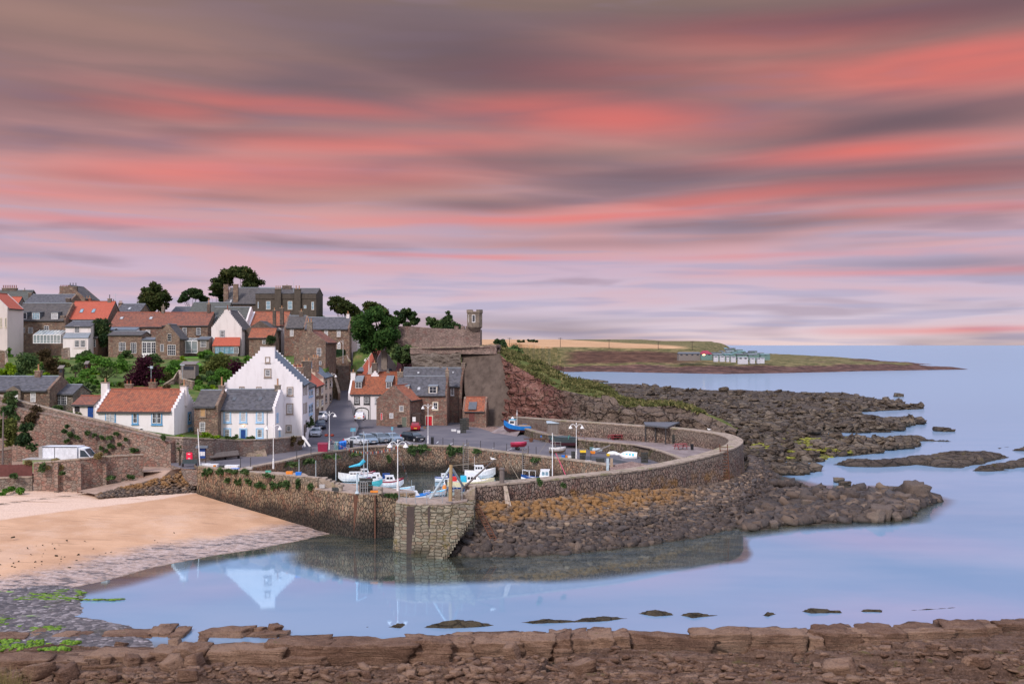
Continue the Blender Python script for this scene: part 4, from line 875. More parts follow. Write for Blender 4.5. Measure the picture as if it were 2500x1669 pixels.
bm=bmesh.new();vs=[bm.verts.new(p)for p in ql];es=[bm.edges.new((vs[i],vs[(i+1)%len(vs)]))for i in range(len(vs))]
bmesh.ops.triangle_fill(bm,use_beauty=True,edges=es);me=bpy.data.meshes.new('quay');bm.to_mesh(me);bm.free();me.materials.append(M['tarmac']);oq=bpy.data.objects.new('quay',me);C.objects.link(oq);tag(oq,kind='structure')
B=MB();sk=[qp(-40,126),qp(-42.5,122.5),qp(-41.5,119.6),qp(-38.9,116.6),Vector((P5[0].x+.1,P5[0].y+.5,4.25))]
for a,b in zip(sk,sk[1:]):B.face([(a.x,a.y,2.4),(b.x,b.y,2.4),tuple(b),tuple(a)])
tag(B.build('quay_skirt',M['garden_wall']),kind='structure')
def sheet(name,pts,m_,dz=.004,zfun=None):
 B=MB();B.face([(p.x,p.y,(zfun(p)if zfun else p.z)+dz)for p in pts]);return tag(B.build(name,m_),kind='structure')
sheet('cobbled_ramp',[Q(*cG(370,735)),Q(*cG(600,760)),Q(*cG(900,830)),Q(*cG(1000,905)),Q(*cG(870,885)),Q(*cG(700,880)),Q(*cG(640,850)),Q(*cG(440,790))],M['cobble'])
sheet('tarmac_patch',[Q(*cS(820,480)),Q(*cS(1240,500)),Q(*cS(1830,620)),Q(*cS(1540,640)),Q(*cS(1240,590)),Q(*cS(830,570))],concrete('dark_patch',(.05,.055,.065),(.075,.08,.09)))
sheet('bedrock_corner',[Q(*cS(1830,595)),Q(*cS(2250,690)),Q(*cS(2350,760)),Q(*cS(1400,900)),Q(*cS(1330,690))],M['cobble'],.008)
fi=[Vector((p.x-.5,p.y-1.6,4.6))for p in far]
wk=[G(x,y,4.6)for x,y in[(1238,1033),(1275,1043),(1312,1056),(1410,1072.6),(1537,1085),(1596,1097),(1668,1122.5),(1720,1117)]]
wedge=wk[:]
B=MB();ring=wk+[Vector((near[7].x-.3,near[7].y+1.0,4.6)),Vector((far[0].x-1.2,far[0].y-.5,4.6))]+[Vector((p.x,p.y-1.0,4.6))for p in far[1:]]+[Vector((-.5,184,4.6))]
bm=bmesh.new();vs=[bm.verts.new(p)for p in ring];es=[bm.edges.new((vs[i],vs[(i+1)%len(vs)]))for i in range(len(vs))]
bmesh.ops.triangle_fill(bm,use_beauty=True,edges=es);me=bpy.data.meshes.new('walkway');bm.to_mesh(me);bm.free();me.materials.append(M['paving']);ow=bpy.data.objects.new('walkway',me);C.objects.link(ow);tag(ow,kind='structure')
strip_wall('retaining_wall',dense([Vector((p.x,p.y,4.52))for p in wk[1:7]],4),.6,2.8,M['retain'],M['cap'],'rough stone retaining wall below the raised walkway','retaining wall',side=1)
B=MB();a,b=wk[0],wk[1];B.face([(a.x-3,a.y-7,zq(a.x)),(b.x-1.0,b.y-5,zq(b.x)+.004),tuple(b),tuple(a)]);tag(B.build('walkway_ramp',M['paving']),kind='structure')
B=MB()
for(x0,y0,x1,y1)in((1620,1205,1690,1245),(2045,1240,2070,1215),(2225,1255,2270,1238),(800,1285,830,1300),(1230,1245,1265,1262),(1360,1245,1385,1258),(420,1215,520,1222),(345,1266,430,1268)):
 a=Q(*cF(x0,y0));b=Q(*cF(x1,y1));d=(b-a);n_=Vector((-d.y,d.x,0)).normalized()*.06;B.face([a-n_+Vector((0,0,.006)),b-n_+Vector((0,0,.006)),b+n_+Vector((0,0,.006)),a+n_+Vector((0,0,.006))])
for(x0,y0,x1,y1)in((100,1030,145,1012),(300,1045,335,1030),(490,1062,525,1060),(680,1085,720,1075),(885,1110,945,1090)):
 a=Q(*cG(x0,y0));b=Q(*cG(x1,y1));d=(b-a);n_=Vector((-d.y,d.x,0)).normalized()*.06;B.face([a-n_+Vector((0,0,.006)),b-n_+Vector((0,0,.006)),b+n_+Vector((0,0,.006)),a+n_+Vector((0,0,.006))])
tag(B.build('road_marking',M['paint_white']),kind='structure')
pos=[];siz=[]
for i in range(150):
 px=rr.uniform(-20,560);py=rr.gauss(1372,32);g=G(px,py,.5)
 if linedist(np.array([g.x]),np.array([g.y]),shore)[0]>.3:z=float(_bz(np.array([g.x]),np.array([g.y]))[0]);g=G(px,py,z);s_=rr.uniform(.04,.11)*(1 if rr.random()<.93 else 2);pos.append((g.x,g.y,z+.02));siz.append((s_*1.4,s_,s_*.6))
tag(stones('beach_stones',np.array(pos),np.array(siz),M['rock_low'],61),'small dark stones and weed scraps scattered over the wet sand','stones',kind='stuff')
pos=[];siz=[]
for i in range(3400):
 px=rr.uniform(-30,2530);py=rr.uniform(1588 if px>370 else 1640,1672);g=G(px,py,.9);z=shelf_h(g.x,g.y);g=G(px,py,max(z,0));z=max(shelf_h(g.x,g.y),0);s_=rr.uniform(.05,.30)*(1 if rr.random()<.9 else 1.8)
 pos.append((g.x,g.y,z+s_*.1));siz.append((s_*rr.uniform(1,2.4),s_,s_*rr.uniform(.3,.7)))
tag(stones('shelf_rubble',np.array(pos),np.array(siz),M['rock_block'],62,tilt=.22,yaw=0),'small broken slabs and chips of brown rock strewn over the foreground shelf','stones',kind='stuff')
# ------------------------------------------------------------------ village hillside
Wt=[(-120,940,131),(0,968,130),(107,996,128),(215,1022,126),(268,1034,125),(349,1055,123.5),(402,1068,122.5),(447,1070,122),(520,1073,125),(579,1076,129.3),(650,1074,132.4),(700,1070,136),(738,1066,140)]
wtop=[P(*a)for a in Wt]
hp=[(p.x,p.y+.3)for p in wtop]+[(-30.6,142),(-33.6,157),(-36.7,197),(-40.3,222),(-41.5,245),(-48,420),(-320,420),(-320,132)]
def hill_z(X,Y):
 t=np.interp(X,[-75,-58,-45,-36,-30],[10.2,9.0,7.0,5.95,5.6])
 s=np.clip((Y-147)/62,0,1);z=t+(16.3-t)*(s*.75+.25*s*s*(3-2*s))+.022*np.maximum(Y-212,0)
 z=z+.5*(fbm(X*.15,Y*.15,201)-.5)*sstep(150,165,Y)
 d=sdf(X,Y,hp)
 st=np.interp(Y,[150,165,197,212,222,240,300],[3.6,4.0,7.8,9.6,11.5,17.0,18.5])
 foot=np.interp(X,[-28,-10,0,6],[207,206,200,194]);ht=np.interp(X,[-28,-10,0,6],[16,13,9,7])
 zr=3.2+15.0*sstep(0,1,(Y-foot)/ht)
 zr=np.where(X>4,np.where(Y>196,zr,2.0),zr)
 other=np.where(X<-29-.12*(Y-165)*(Y>165),st-.2,np.where(Y<200,3.0,zr))
 other=np.where(Y<150,-2.0,other)
 return np.where(d>0,z,other)
def hk(X,Y):return(sdf(X,Y,hp)>0)|((Y>196)&(X>-45)&(X<1.0))
tag(polar('hillside',-300,1330,520,120,420,420,hill_z,M['grass'],keep=hk),kind='structure')
def hz(x,y):return float(hill_z(np.array([x]),np.array([y]))[0])
def gh(px,py):
 for Y in np.arange(128,330,.5):
  p=P(px,py,Y)
  if p.z<=hz(p.x,p.y):return Vector((p.x,p.y,hz(p.x,p.y)))
 return P(px,py,230)
strip_wall('retaining_wall',wtop,.5,[3.2]*7+[3.4]*6,M['garden_wall'],M['cap'],'tall stone wall below the white cottages running down to the quay','wall',side=1)
B=MB()
strip_wall('wall_buttress',[P(*a)for a in[(-120,960,129.2),(60,1002,127.6),(240,1040,124.6),(345,1062,122.6),(417,1082,121.4)]],.9,2.4,M['yard_wall'],M['yard_wall'],'older red sandstone face of the wall behind the white van','wall',side=1)
sl=[(148,-33,-26),(160,-33.8,-25.5),(170,-34.6,-26.5),(182,-35.6,-29.5),(197,-36.8,-32.4),(212,-39.0,-34.4),(222,-40.6,-35.2),(230,-42,-37.4)]
def zs(y):return float(np.interp(y,[148,160,170,182,197,212,222,230],[4.19,4.27,4.95,6.2,7.95,9.8,11.6,12.8]))
B=MB()
for(a,l,r),(a2,l2,r2)in zip(sl,sl[1:]):
 n=4
 for k in range(n):
  ta,tb=k/n,(k+1)/n;ya,yb=a+(a2-a)*ta,a+(a2-a)*tb
  B.face([(l+(l2-l)*ta,ya,zs(ya)),(r+(r2-r)*ta,ya,zs(ya)),(r+(r2-r)*tb,yb,zs(yb)),(l+(l2-l)*tb,yb,zs(yb))])
tag(B.build('street',M['tarmac'],smooth=True),kind='structure')
B=MB();ln=[P(850,920,224),P(872,920,224),P(872,858,243),P(855,860,243)]
B.face([ln[0]+Vector((0,0,.3)),ln[1]+Vector((0,0,.3)),ln[2],ln[3]]);tag(B.build('steep_lane',M['tarmac']),kind='structure')
sA,sB=[G(447,1147,4.15),G(484,1139,4.2)],None
up=[G(440,1148,4.15),G(484,1139.5,4.22)];md=[G(349,1164,3.4),G(395,1166,3.3)];lo=[G(190,1198,2.45),G(232,1206,2.35)];lo2=[G(196,1212,2.2),G(228,1212,2.2)]
B=MB();E=[(G(447,1142,4.35),up[1]),(G(417,1147,4.15),G(452,1149,3.9)),(G(350,1151,3.7),G(395,1166,3.3)),(G(349,1164,3.25),G(345,1180,2.95)),(lo[0],lo[1])]
for(a,b),(c,d)in zip(E,E[1:]):B.face([a,b,d,c])
tag(B.build('slipway',M['lane']),kind='structure')
rg_=[[G(484,1139.5,4.2),G(395,1166,3.3),G(232,1207,2.3)],[G(487,1206,1.35),G(400,1208,1.6),G(236,1213,2.1)]]
tag(loft('slip_bank',rg_,M['yard_wall'],60,14,lambda V,p:.15*(fbm(V[...,0]*2,V[...,1]*2+V[...,2]*3,5)-.5)),kind='structure')
sp_=[];ss_=[]
for i in range(700):
 u=rr.random();v=rr.random();a=G(484-250*u,1141+66*u,4.15-1.9*u);b=G(487-245*u,1206+6*u,1.4+.7*u);p=a.lerp(b,v);sp_.append(tuple(p));s_=rr.uniform(.18,.45);ss_.append((s_*1.3,s_,s_*.5))
tag(stones('bank_stones',np.array(sp_),np.array(ss_),M['apron_stone'],41,tilt=.25),'flat stones packed into the bank under the slipway','stones',kind='stuff')
yw=[(-140,1128,110.8),(0,1140,111.5)]
B=MB();B.face([(-95,111,3.9),(-36,118,3.9),(-44,124,3.9),(-95,133,3.9)]);tag(B.build('yard_ground',M['lane']),kind='structure')
strip_wall('yard_wall',[P(82,1132,112.2),P(196,1122,112.8),P(262,1116,114.8),P(350,1111.5,117.2)],.55,1.6,M['yard_wall'],M['cap'],'pink patched stone yard wall standing on the top of the beach','wall',side=1)
B=MB();root=thing('wall_buttress','row of weathered stone buttresses against the beach side of the yard wall','buttress')
for px,Y in((140,112.3),(196,112.6),(258,114.5)):
 B=MB();a=P(px,1128,Y);B.box(a.x-.22,a.x+.22,Y-.35,Y+.3,1.8,a.z-.1);B.build('pillar',M['yard_wall'],root)
strip_wall('yard_wall',[P(-120,1168,110.6),P(0,1168,111.2),P(79,1165,112.1)],.5,1.6,M['stone_grey'],M['cap'],'low grey wall carrying a dark red board fence','wall',side=1)
fn=thing('board_fence','dark red wooden board fence on the low wall at the left edge','fence');B=MB();a,b=P(-120,1168,110.8),P(79,1165,112.3)
for i in range(60):
 t_=i/60;p=a.lerp(b,t_);q=a.lerp(b,t_+.9/60);dz=rr.uniform(-.03,.03);B.hexa([(p.x,p.y,p.z),(q.x,q.y,q.z),(q.x,q.y+.05,q.z),(p.x,p.y+.05,p.z),(p.x,p.y,p.z+1.5+dz),(q.x,q.y,q.z+1.5+dz),(q.x,q.y+.05,q.z+1.5+dz),(p.x,p.y+.05,p.z+1.5+dz)])
B.build('boards',M['fence_red'],fn)
strip_wall('yard_wall',[P(-100,1100,118.5),P(0,1100,119.5),P(28,1096,120)],.5,2.0,M['stone_red'],M['cap'],'red sandstone pillar wall at the far left edge behind the fence','wall',side=1)
# ------------------------------------------------------------------ near headland, revetment and castle terrace
hb=[Vector((p[0],p[1],3.2))for p in[P(x,1000,Y)for x,Y in[(1228,187),(1300,179),(1400,164),(1478,158),(1574,152),(1656,149),(1724,144.5),(1790,142)]]]
hc=[P(*a)for a in[(1222,866,195),(1236,880,194),(1285,906,190),(1330,932,185),(1365,950,180),(1430,964,171),(1484,974,168),(1529,993,163),(1600,991,161),(1651,990,160),(1700,1002,156),(1745,1022,151),(1800,1048,146)]]
hm=[P(*a)for a in[(1238,950,190),(1270,965,186),(1320,975,181),(1400,990,171),(1478,1000,163),(1560,1010,158),(1640,1015,155),(1700,1022,151),(1795,1054,144)]]
hd=[P(*a)for a in[(1214,847,204),(1262,862,205),(1310,880,203),(1344,896,201),(1389,922,196),(1430,930,192),(1477,941,187),(1505,962,181),(1540,977,175),(1600,981,170),(1651,984,166),(1700,997,161),(1750,1020,155),(1802,1044,148)]]
he=[Vector((p.x+5,p.y+26,-1.5))for p in hd]
def cliff_disp(V,pr):
 x,y,z=V[...,0],V[...,1],V[...,2]
 a=fbm(x*.22+z*.25,z*.45+3-x*.12,301,6,.6)-.5
 c=x*.35+y*.1;t=(z+.35*x)/1.3+2*fbm(x*.1,z*.1,305);f=t-np.floor(t)
 bl=_hash(np.floor(x*.45+a),np.floor(t),5)-.5
 edge=np.clip(np.minimum(pr,2-pr)*4,0,1)
 return(3.6*a+1.1*bl+.5*(f-.5))*edge
def cliffm(t):
 p=world_co(t);s=t.sep(p)
 n=t.noise(p,.30,6,.65);f=t.noise(p,2.4,6,.7);st=t.noise(t.vm('MULTIPLY',p,(.5,.5,2.4)),.9,5,.65,1.0)
 v=t.m('ADD',t.m('MULTIPLY',n,.4),t.m('ADD',t.m('MULTIPLY',f,.3),t.m('MULTIPLY',st,.3)))
 redc=t.ramp(v,[(.34,(.04,.022,.022)),(.44,(.16,.07,.06)),(.54,(.26,.13,.105)),(.66,(.40,.25,.21))])
 gryc=t.ramp(v,[(.34,(.03,.024,.022)),(.44,(.13,.095,.078)),(.56,(.22,.165,.13)),(.68,(.33,.27,.22))])
 c=t.mix(t.mr(t.m('ADD',s[0],t.m('MULTIPLY',t.m('SUBTRACT',n,.5),14)),5,12),redc,gryc)
 e=t.vor(t.vm('MULTIPLY',t.vm('ADD',p,t.vm('MULTIPLY',t.noise(p,.6,3,.5,0,1),(1.5,1.5,1.5))),(.32,.4,.6)),1.0,'DISTANCE_TO_EDGE',1.0)
 c=t.mix(t.mr(e,.05,0,0,.8),c,(.018,.012,.012))
 g=t.noise(p,.9,5,.7);c=t.mix(t.m('MULTIPLY',t.mr(g,.58,.66),t.mr(s[2],6,10,.15,.7)),c,(.10,.10,.045))
 return bsdf(t,c,.9,t.m('ADD',t.m('ADD',f,st),t.mr(e,0,.1)),.45,spec=.2)
M['cliff']=mat('red_and_grey_cliff',cliffm)
tag(loft('sea_cliff',[hb,hm,hc],M['cliff'],420,60,cliff_disp),kind='structure')
def gdisp(V,pr):return .9*(fbm(V[...,0]*.35,V[...,1]*.35,311,5)-.5)*np.clip(pr*6,0,1)
tag(loft('grass_headland',[hc,hd,he],M['headgrass'],260,30,gdisp),kind='structure')
rb=[P(1146,1036,189),P(1266,1046,185)];rt=[P(1124,857,200),P(1219,848,197)];rm=[P(1134,950,194.5),P(1242,950,190.5)]
tag(loft('concrete_revetment',[[rb[0],rb[1]],[rm[0],rm[1]],[rt[0],rt[1]]],M['revet'],50,30,lambda V,p:.25*(fbm(V[...,0]*.3,V[...,2]*.3,7)-.5)),kind='structure')
oc=[[P(x,1000,197)for x in(1005,1060,1128)],[P(x,905,198)for x in(1005,1060,1128)],[P(1005,880,199),P(1060,878,198.6),P(1126,885,198)],[P(1000,858,199.8),P(1060,860,199.4),P(1126,860,198)]]
tag(loft('rock_outcrop',oc,rockmat('outcrop_rock',[(.035,.025,.022),(.12,.092,.078),(.21,.17,.145),(.33,.28,.24)],.9,1.2,False,.4,crack=False),120,60,lambda V,p:2.2*(fbm(V[...,0]*.5+V[...,2]*.4,V[...,2]*.9,21,5)-.5)),kind='structure')
B=MB();B.face([P(985,852,200),P(1222,847,196),P(1222,846,212),P(985,848,212)]);
tag(B.build('castle_walk',M['paving']),kind='structure')
strip_wall('parapet_wall',[P(1001,850,199.5),P(1060,849,199.2),P(1125,847,198.2),P(1212,843,196.2),P(1222,843,199)],.4,17.2,M['castle_wall'],M['cap'],'low parapet wall along the clifftop path above the concrete slope','wall',side=1)
cw=thing('castle_wall','long pinkish rubble castle wall on the hilltop leading to the turret','wall')
B=MB();tp=[P(x,y,207)for x,y in[(958,800),(966,796),(1010,797),(1059,801),(1110,803),(1172,803)]]
for a,b in zip(tp,tp[1:]):B.hexa([(a.x,206,17),(b.x,206,17),(b.x,207.2,17),(a.x,207.2,17),(a.x,206,a.z),(b.x,206,b.z),(b.x,207.2,b.z),(a.x,207.2,a.z)])
for i,px in enumerate((1114,1130,1142)):a=P(px,803,206);B.box(a.x-.42,a.x+.42,206,207.2,a.z,a.z+.62)
e=P(1172,803,206);B.box(e.x-.02,e.x+.01,206,219,17,e.z)
B.build('wall',M['castle_wall'],cw)
tr=thing('turret','square battlemented watch turret with tall windows at the end of the castle wall','tower')
c=P(1159,800,206.5);hw_=1.55
B=MB();prof=[(.35,21.4),(.9,22.0),(1.35,22.5),(hw_,22.75),(hw_,25.6),(hw_+.12,25.75),(hw_+.12,26.0)]
def oct_(r,z):k=.62;return[(c.x+a*r,c.y+b*r,z)for a,b in((-1,-k),(-k,-1),(k,-1),(1,-k),(1,k),(k,1),(-k,1),(-1,k))]
for(r1,z1),(r2,z2)in zip(prof,prof[1:]):
 A,D=oct_(r1,z1),oct_(r2,z2)
 for i in range(8):j=(i+1)%8;B.face([A[i],A[j],D[j],D[i]])
B.face(oct_(hw_+.12,26.0));B.build('walls',M['ashlar'],tr)
B=MB();r_=hw_+.12;o8=oct_(r_,26.0)
for i in range(8):
 a,b=Vector(o8[i]),Vector(o8[(i+1)%8]);L=(b-a).length;inn_=(Vector((c.x,c.y,26))-(a+b)/2).normalized()*.25
 for(u,v)in(((0,.32),(.68,1))if L>.9 else((.0,1),)):
  p,q=a.lerp(b,u),a.lerp(b,v);U=Vector((0,0,.38));B.hexa([p,q,q+inn_,p+inn_,p+U,q+U,q+inn_+U,p+inn_+U])
B.build('battlement',M['ashlar'],tr)
for(px0,px1,face)in((1144.6,1148.5,-1),(1153,1159.5,0),(1164.5,1169.5,1)):
 x0,x1=(px0-HX)*205/F,(px1-HX)*205/F;yy=c.y-hw_-.03+(.25 if face else 0)
 B=MB();B.box(x0-.07,x1+.07,yy,yy+.3,23.7,25.3);w_=B.build('window',M['frame'],tr)
 B=MB();B.box(x0+.03,x1-.03,yy-.02,yy,23.85,25.2);B.build('pane',M['glass'],w_)
# ------------------------------------------------------------------ far headland
coast=[(1240,880),(1290,890),(1330,900),(1386,908),(1445,907),(1613,910),(1773,913),(1948,910),(2100,906),(2230,904),(2368,901.5),(2340,898),(2200,892),(2150,888),(2290,890),(2200,885),(2080,877),(1990,872),(1905,868)]
cw_=[XY(*p)for p in coast];land=cw_+[(260,1700),(900,9000),(-3000,9000),(-60,600)]
platp=[P(1215,850,640),P(1290,870,720),P(1340,848,740),P(1500,847,750),P(1610,850,750),P(1690,858,760),P(1730,850,900),P(1750,846,1200),P(1735,843,1500)]
plat=[(p.x,p.y)for p in platp]+[(900,9000),(-3000,9000),(-300,600)]
def far_z(X,Y):
 d=sdf(X,Y,land)+14*(fbm(X*.02,Y*.02,401,5)-.5);dp=sdf(X,Y,plat)
 n=fbm(X*.03,Y*.05,403,6,.55)
 z=-.6+1.9*sstep(-6,14,d)*(.5+n)+3.2*sstep(22,48,d)+.45*np.abs(fbm(X*.12,Y*.2,411,4)-.5)
 zp=np.interp(Y,[640,740,760,1000,1500,2500,9000],[16.4,17.2,17.5,20.2,24.4,33,60])+1.2*(fbm(X*.01,Y*.01,405)-.5)
 rise=sstep(-36,4,dp+12*(fbm(X*.03,Y*.03,407,5)-.5))
 z=np.where(d>0,z+(zp-z)*rise,z)
 hump=2.2*np.exp(-((X-176)/34)**2-((Y-860)/110)**2)+2.5*np.exp(-((X-205)/30)**2-((Y-830)/80)**2)
 return np.where(d>5,z+hump*sstep(10,40,d),np.where(d<-8,-3,z))
tag(polar('far_headland',900,2400,840,540,5000,420,far_z,M['farland'],keep=lambda X,Y:far_z(X,Y)>-1.2),kind='structure')
def fz(x,y):return float(far_z(np.array([x]),np.array([y]))[0])
# ------------------------------------------------------------------ houses
class House:
 """local frame: x along the front, y away from the viewer, z up; ridge 'x' or 'y'"""
 def __init__(s,name,label,px,Y,w=None,pxr=None,rot=0.0,d=7.0,base=None,eave=None,ridge=None,ax='x',wall='stone_brown',roof='slate',gl='plain',gr='plain',cat='house',group=None,zb=None,ze=None,zr=None,gm=None,over=.22,hip=False,drop=3.0):
  X0=(px-HX)*Y/F;s.r=R(rot);s.c,s.s=math.cos(s.r),math.sin(s.r)
  if w is None:k=(pxr-HX)/F;w=(k*Y-X0)/(s.c-k*s.s)
  s.w,s.d,s.ax=w,d,ax
  zat=lambda py,yy:H-(py-HY)*yy/F
  s.ze=zat(eave,Y)if ze is None else ze
  s.zb=(zat(base,Y)if base is not None else s.ze-5)if zb is None else zb
  if zr is None:
   yy=Y+(s.w/2*s.s+s.d/2*s.c if ax=='x' else s.w/2*s.s);zr=zat(ridge,yy)
  s.zr=zr
  s.root=thing(name,label,cat,(X0,Y,0),s.r,group)
  s.o=Vector((X0,Y,0));s.half=(d if ax=='x' else w)/2;s.L=w if ax=='x' else d;s.rise=s.zr-s.ze
  wm=M[wall];gmm=M[gm]if gm else wm;th=.38
  def T_(a,b,z):return(a,b,z)if ax=='x' else(s.w-b,a,z)
  s.T=T_;D=2*s.half;B=MB();lo=s.zb-drop
  pr=[(0,lo),(D,lo),(D,s.ze),(s.half,s.zr),(0,s.ze)]
  a0,a1=th,s.L-th
  for(b,z),(b2,z2)in zip(pr,pr[1:]+pr[:1]):
   if z==lo and z2==lo:continue
   B.face([T_(a0,b,z),T_(a1,b,z),T_(a1,b2,z2),T_(a0,b2,z2)])
  for ga,(e,kind)in enumerate(((0,gl),(s.L,gr))):
   i0,i1=(0,th)if ga==0 else(s.L-th,s.L)
   if kind=='crow':
    B.box(*[0]*6,put=lambda x,y,z:(0,0,0))if False else None
    n=max(5,int(round(s.rise/.38)));st=s.rise/n
    def col(b0,b1,z1):
     p=[(i0,b0,lo),(i1,b0,lo),(i1,b1,lo),(i0,b1,lo),(i0,b0,z1),(i1,b0,z1),(i1,b1,z1),(i0,b1,z1)]
     B.hexa([T_(*q)for q in p],1)
    for k in range(n):
     b0,b1=k*s.half/n,(k+1)*s.half/n;z1=s.ze+(k+1)*st+.10;col(b0,b1,z1);col(D-b1,D-b0,z1)
   else:
    up=.20 if kind=='skew' else .0
    q=[(0,lo),(D,lo),(D,s.ze+up),(s.half,s.zr+up),(0,s.ze+up)]
    A_=[T_(i0,b,z)for b,z in q];C_=[T_(i1,b,z)for b,z in q]
    B.face(A_,1);B.face(C_[::-1],1)
    for i in range(5):j=(i+1)%5;B.face([A_[i],A_[j],C_[j],C_[i]],1)
  s.walls=B.build('wall',[wm,gmm],s.root)
  a0=-.12 if gl=='plain' else th-.02;a1=s.L+.12 if gr=='plain' else s.L-th+.02
  Bf=MB();sl=math.hypot(s.half,s.rise);ex=over/max(s.half,.1)
  for side in(0,1):
   bb=lambda b:b if side==0 else D-b
   e0=-over;z0=s.ze-s.rise*ex
   P4=[(a0,e0,z0),(a1,e0,z0),(a1,s.half,s.zr),(a0,s.half,s.zr)]
   nx,nz=-s.rise/sl*.13,s.half/sl*.13
   Lw=[Vector(T_(a,bb(b),z+.015))for a,b,z in P4];U=[Vector(T_(a,bb(b+(nx if i<2 else 0)),z+.13+.015))for i,(a,b,z)in enumerate(P4)]
   uv=[(a0,0),(a1,0),(a1,sl+over),(a0,sl+over)]
   Bf.face(U,0,uv);Bf.face(Lw[::-1],1,[(0,0)]*4)
   for i in range(4):j=(i+1)%4;Bf.face([Lw[i],Lw[j],U[j],U[i]],1,[(0,0)]*4)
  s.rf=Bf.build('roof',[M[roof],M['lead_dark']],s.root)
  Bd=MB();Bd.tube(T_(a0+.02,s.half,s.zr+.15),T_(a1-.02,s.half,s.zr+.15),.11,n=6);Bd.build('ridge',M['pot_red' if 'tile' in roof else 'lead'],s.rf)
  if over>.1:
   Bg=MB();Bg.tube(T_(a0+.05,-over-.05,s.ze-s.rise*ex-.02),T_(a1-.05,-over-.05,s.ze-s.rise*ex-.02),.07,n=5);Bg.build('gutter',M['iron'],s.rf)
# ---- placing by the line of sight on one of the house's planes
 def ray(s,px,py):
  o=Vector((0,0,H))-s.o;d=Vector(((px-HX)/F,1,-(py-HY)/F))
  lo=lambda v:Vector((v.x*s.c+v.y*s.s,-v.x*s.s+v.y*s.c,v.z))
  return lo(o),lo(d)
 def hit(s,axis,val,px,py):
  o,d=s.ray(px,py);i=0 if axis=='x' else 1;t=(val-o[i])/d[i];return o+d*t
 def hitroof(s,px,py,side=0,lift=.14):
  o,d=s.ray(px,py);i=1 if s.ax=='x' else 0;m_=s.rise/s.half
  if s.ax=='x':b0,sg=(0,1)if side==0 else(s.d,-1)
  else:b0,sg=(s.w,-1)if side==0 else(0,1)
  den=d.z-m_*sg*d[i];t=(s.ze+lift+m_*sg*(o[i]-b0)-o.z)/den;return o+d*t
 def face(s,f):
  if f=='F':return('y',0.0,lambda u,z,n:(u,-n,z),0)
  if f=='R':return('x',s.w,lambda u,z,n:(s.w+n,u,z),1)
  return('x',0.0,lambda u,z,n:(-n,u,z),1)
 def rect(s,f,pts):
  (x0,y0),(x1,y1)=pts;ax,v,put,ui=s.face(f);ym,xm=(y0+y1)/2,(x0+x1)/2
  a,b=s.hit(ax,v,x0,ym),s.hit(ax,v,x1,ym);c,d=s.hit(ax,v,xm,y0),s.hit(ax,v,xm,y1)
  u0,u1=sorted((a[ui],b[ui]));return u0,u1,d.z,c.z,put
 def win(s,f,pts,nx=2,ny=4,sur=None,sw=.16,frame='frame',glass='glass',sill=True,name='window',n0=0.0,label=None):
  u0,u1,z0,z1,put=s.rect(f,pts);B=MB();mats=[M[frame]]
  pb=lambda a,b,c,d,n,mi,nb=0.0:B.box(0,1,0,1,0,1,mi,put=lambda x,y,z:put(a+(b-a)*x,c+(d-c)*z,nb+n0+(n-nb)*y))
  if sur:
   mats.append(M[sur]);pb(u0,u1,z0,z0+sw,.07,1);pb(u0,u1,z1-sw,z1,.07,1);pb(u0,u0+sw,z0+sw,z1-sw,.068,1);pb(u1-sw,u1,z0+sw,z1-sw,.068,1)
   if sill:pb(u0-.06,u1+.06,z0-.10,z0,.13,1)
   u0+=sw;u1-=sw;z0+=sw;z1-=sw
  fw=min(.07,(u1-u0)*.12);pb(u0,u1,z0,z0+fw,.05,0,.01);pb(u0,u1,z1-fw,z1,.05,0,.01);pb(u0,u0+fw,z0+fw,z1-fw,.05,0,.01);pb(u1-fw,u1,z0+fw,z1-fw,.05,0,.01)
  bw=min(.035,(u1-u0)*.045)
  for i in range(1,nx):u=u0+(u1-u0)*i/nx;pb(u-bw/2,u+bw/2,z0+fw,z1-fw,.045,0,.012)
  for i in range(1,ny):
   z=z0+(z1-z0)*i/ny;q=bw*(1.6 if ny==2 or(ny==4 and i==2)else 1);pb(u0+fw,u1-fw,z-q/2,z+q/2,.043,0,.014)
  w_=B.build(name,mats,s.root)
  if label:w_['label']=label
  B=MB();pb2=[put(u0+.01,z0+.01,.022+n0),put(u1-.01,z0+.01,.022+n0),put(u1-.01,z1-.01,.022+n0),put(u0+.01,z1-.01,.022+n0)];B.face(pb2);B.build('pane',M[glass],w_)
  return w_
 def door(s,f,pts,m_='deep_blue',sur=None,sw=.16,step=True,label=None,glaz=False):
  u0,u1,z0,z1,put=s.rect(f,pts);B=MB();mats=[M[m_]]
  pb=lambda a,b,c,d,n,mi,nb=0.0:B.box(0,1,0,1,0,1,mi,put=lambda x,y,z:put(a+(b-a)*x,c+(d-c)*z,nb+(n-nb)*y))
  if sur:
   mats.append(M[sur]);pb(u0,u0+sw,z0,z1,.08,1);pb(u1-sw,u1,z0,z1,.08,1);pb(u0+sw,u1-sw,z1-sw,z1,.078,1);u0+=sw;u1-=sw;z1-=sw
  pb(u0,u1,z0,z1,.03,0)
  h=(z1-z0)
  for(a,b)in((.08,.42),(.48,.92)):
   for(c,d)in((.08,.46),(.54,.92)):pb(u0+(u1-u0)*c,u0+(u1-u0)*d,z0+h*a,z0+h*b,.05,0,.028)
  w_=B.build('door',mats,s.root)
  if label:w_['label']=label
  B=MB();c=put(u0+(u1-u0)*.88,z0+h*.45,.07);B.ellipsoid(c,.04,.04,.04);B.build('handle',M['alloy'],w_);return w_
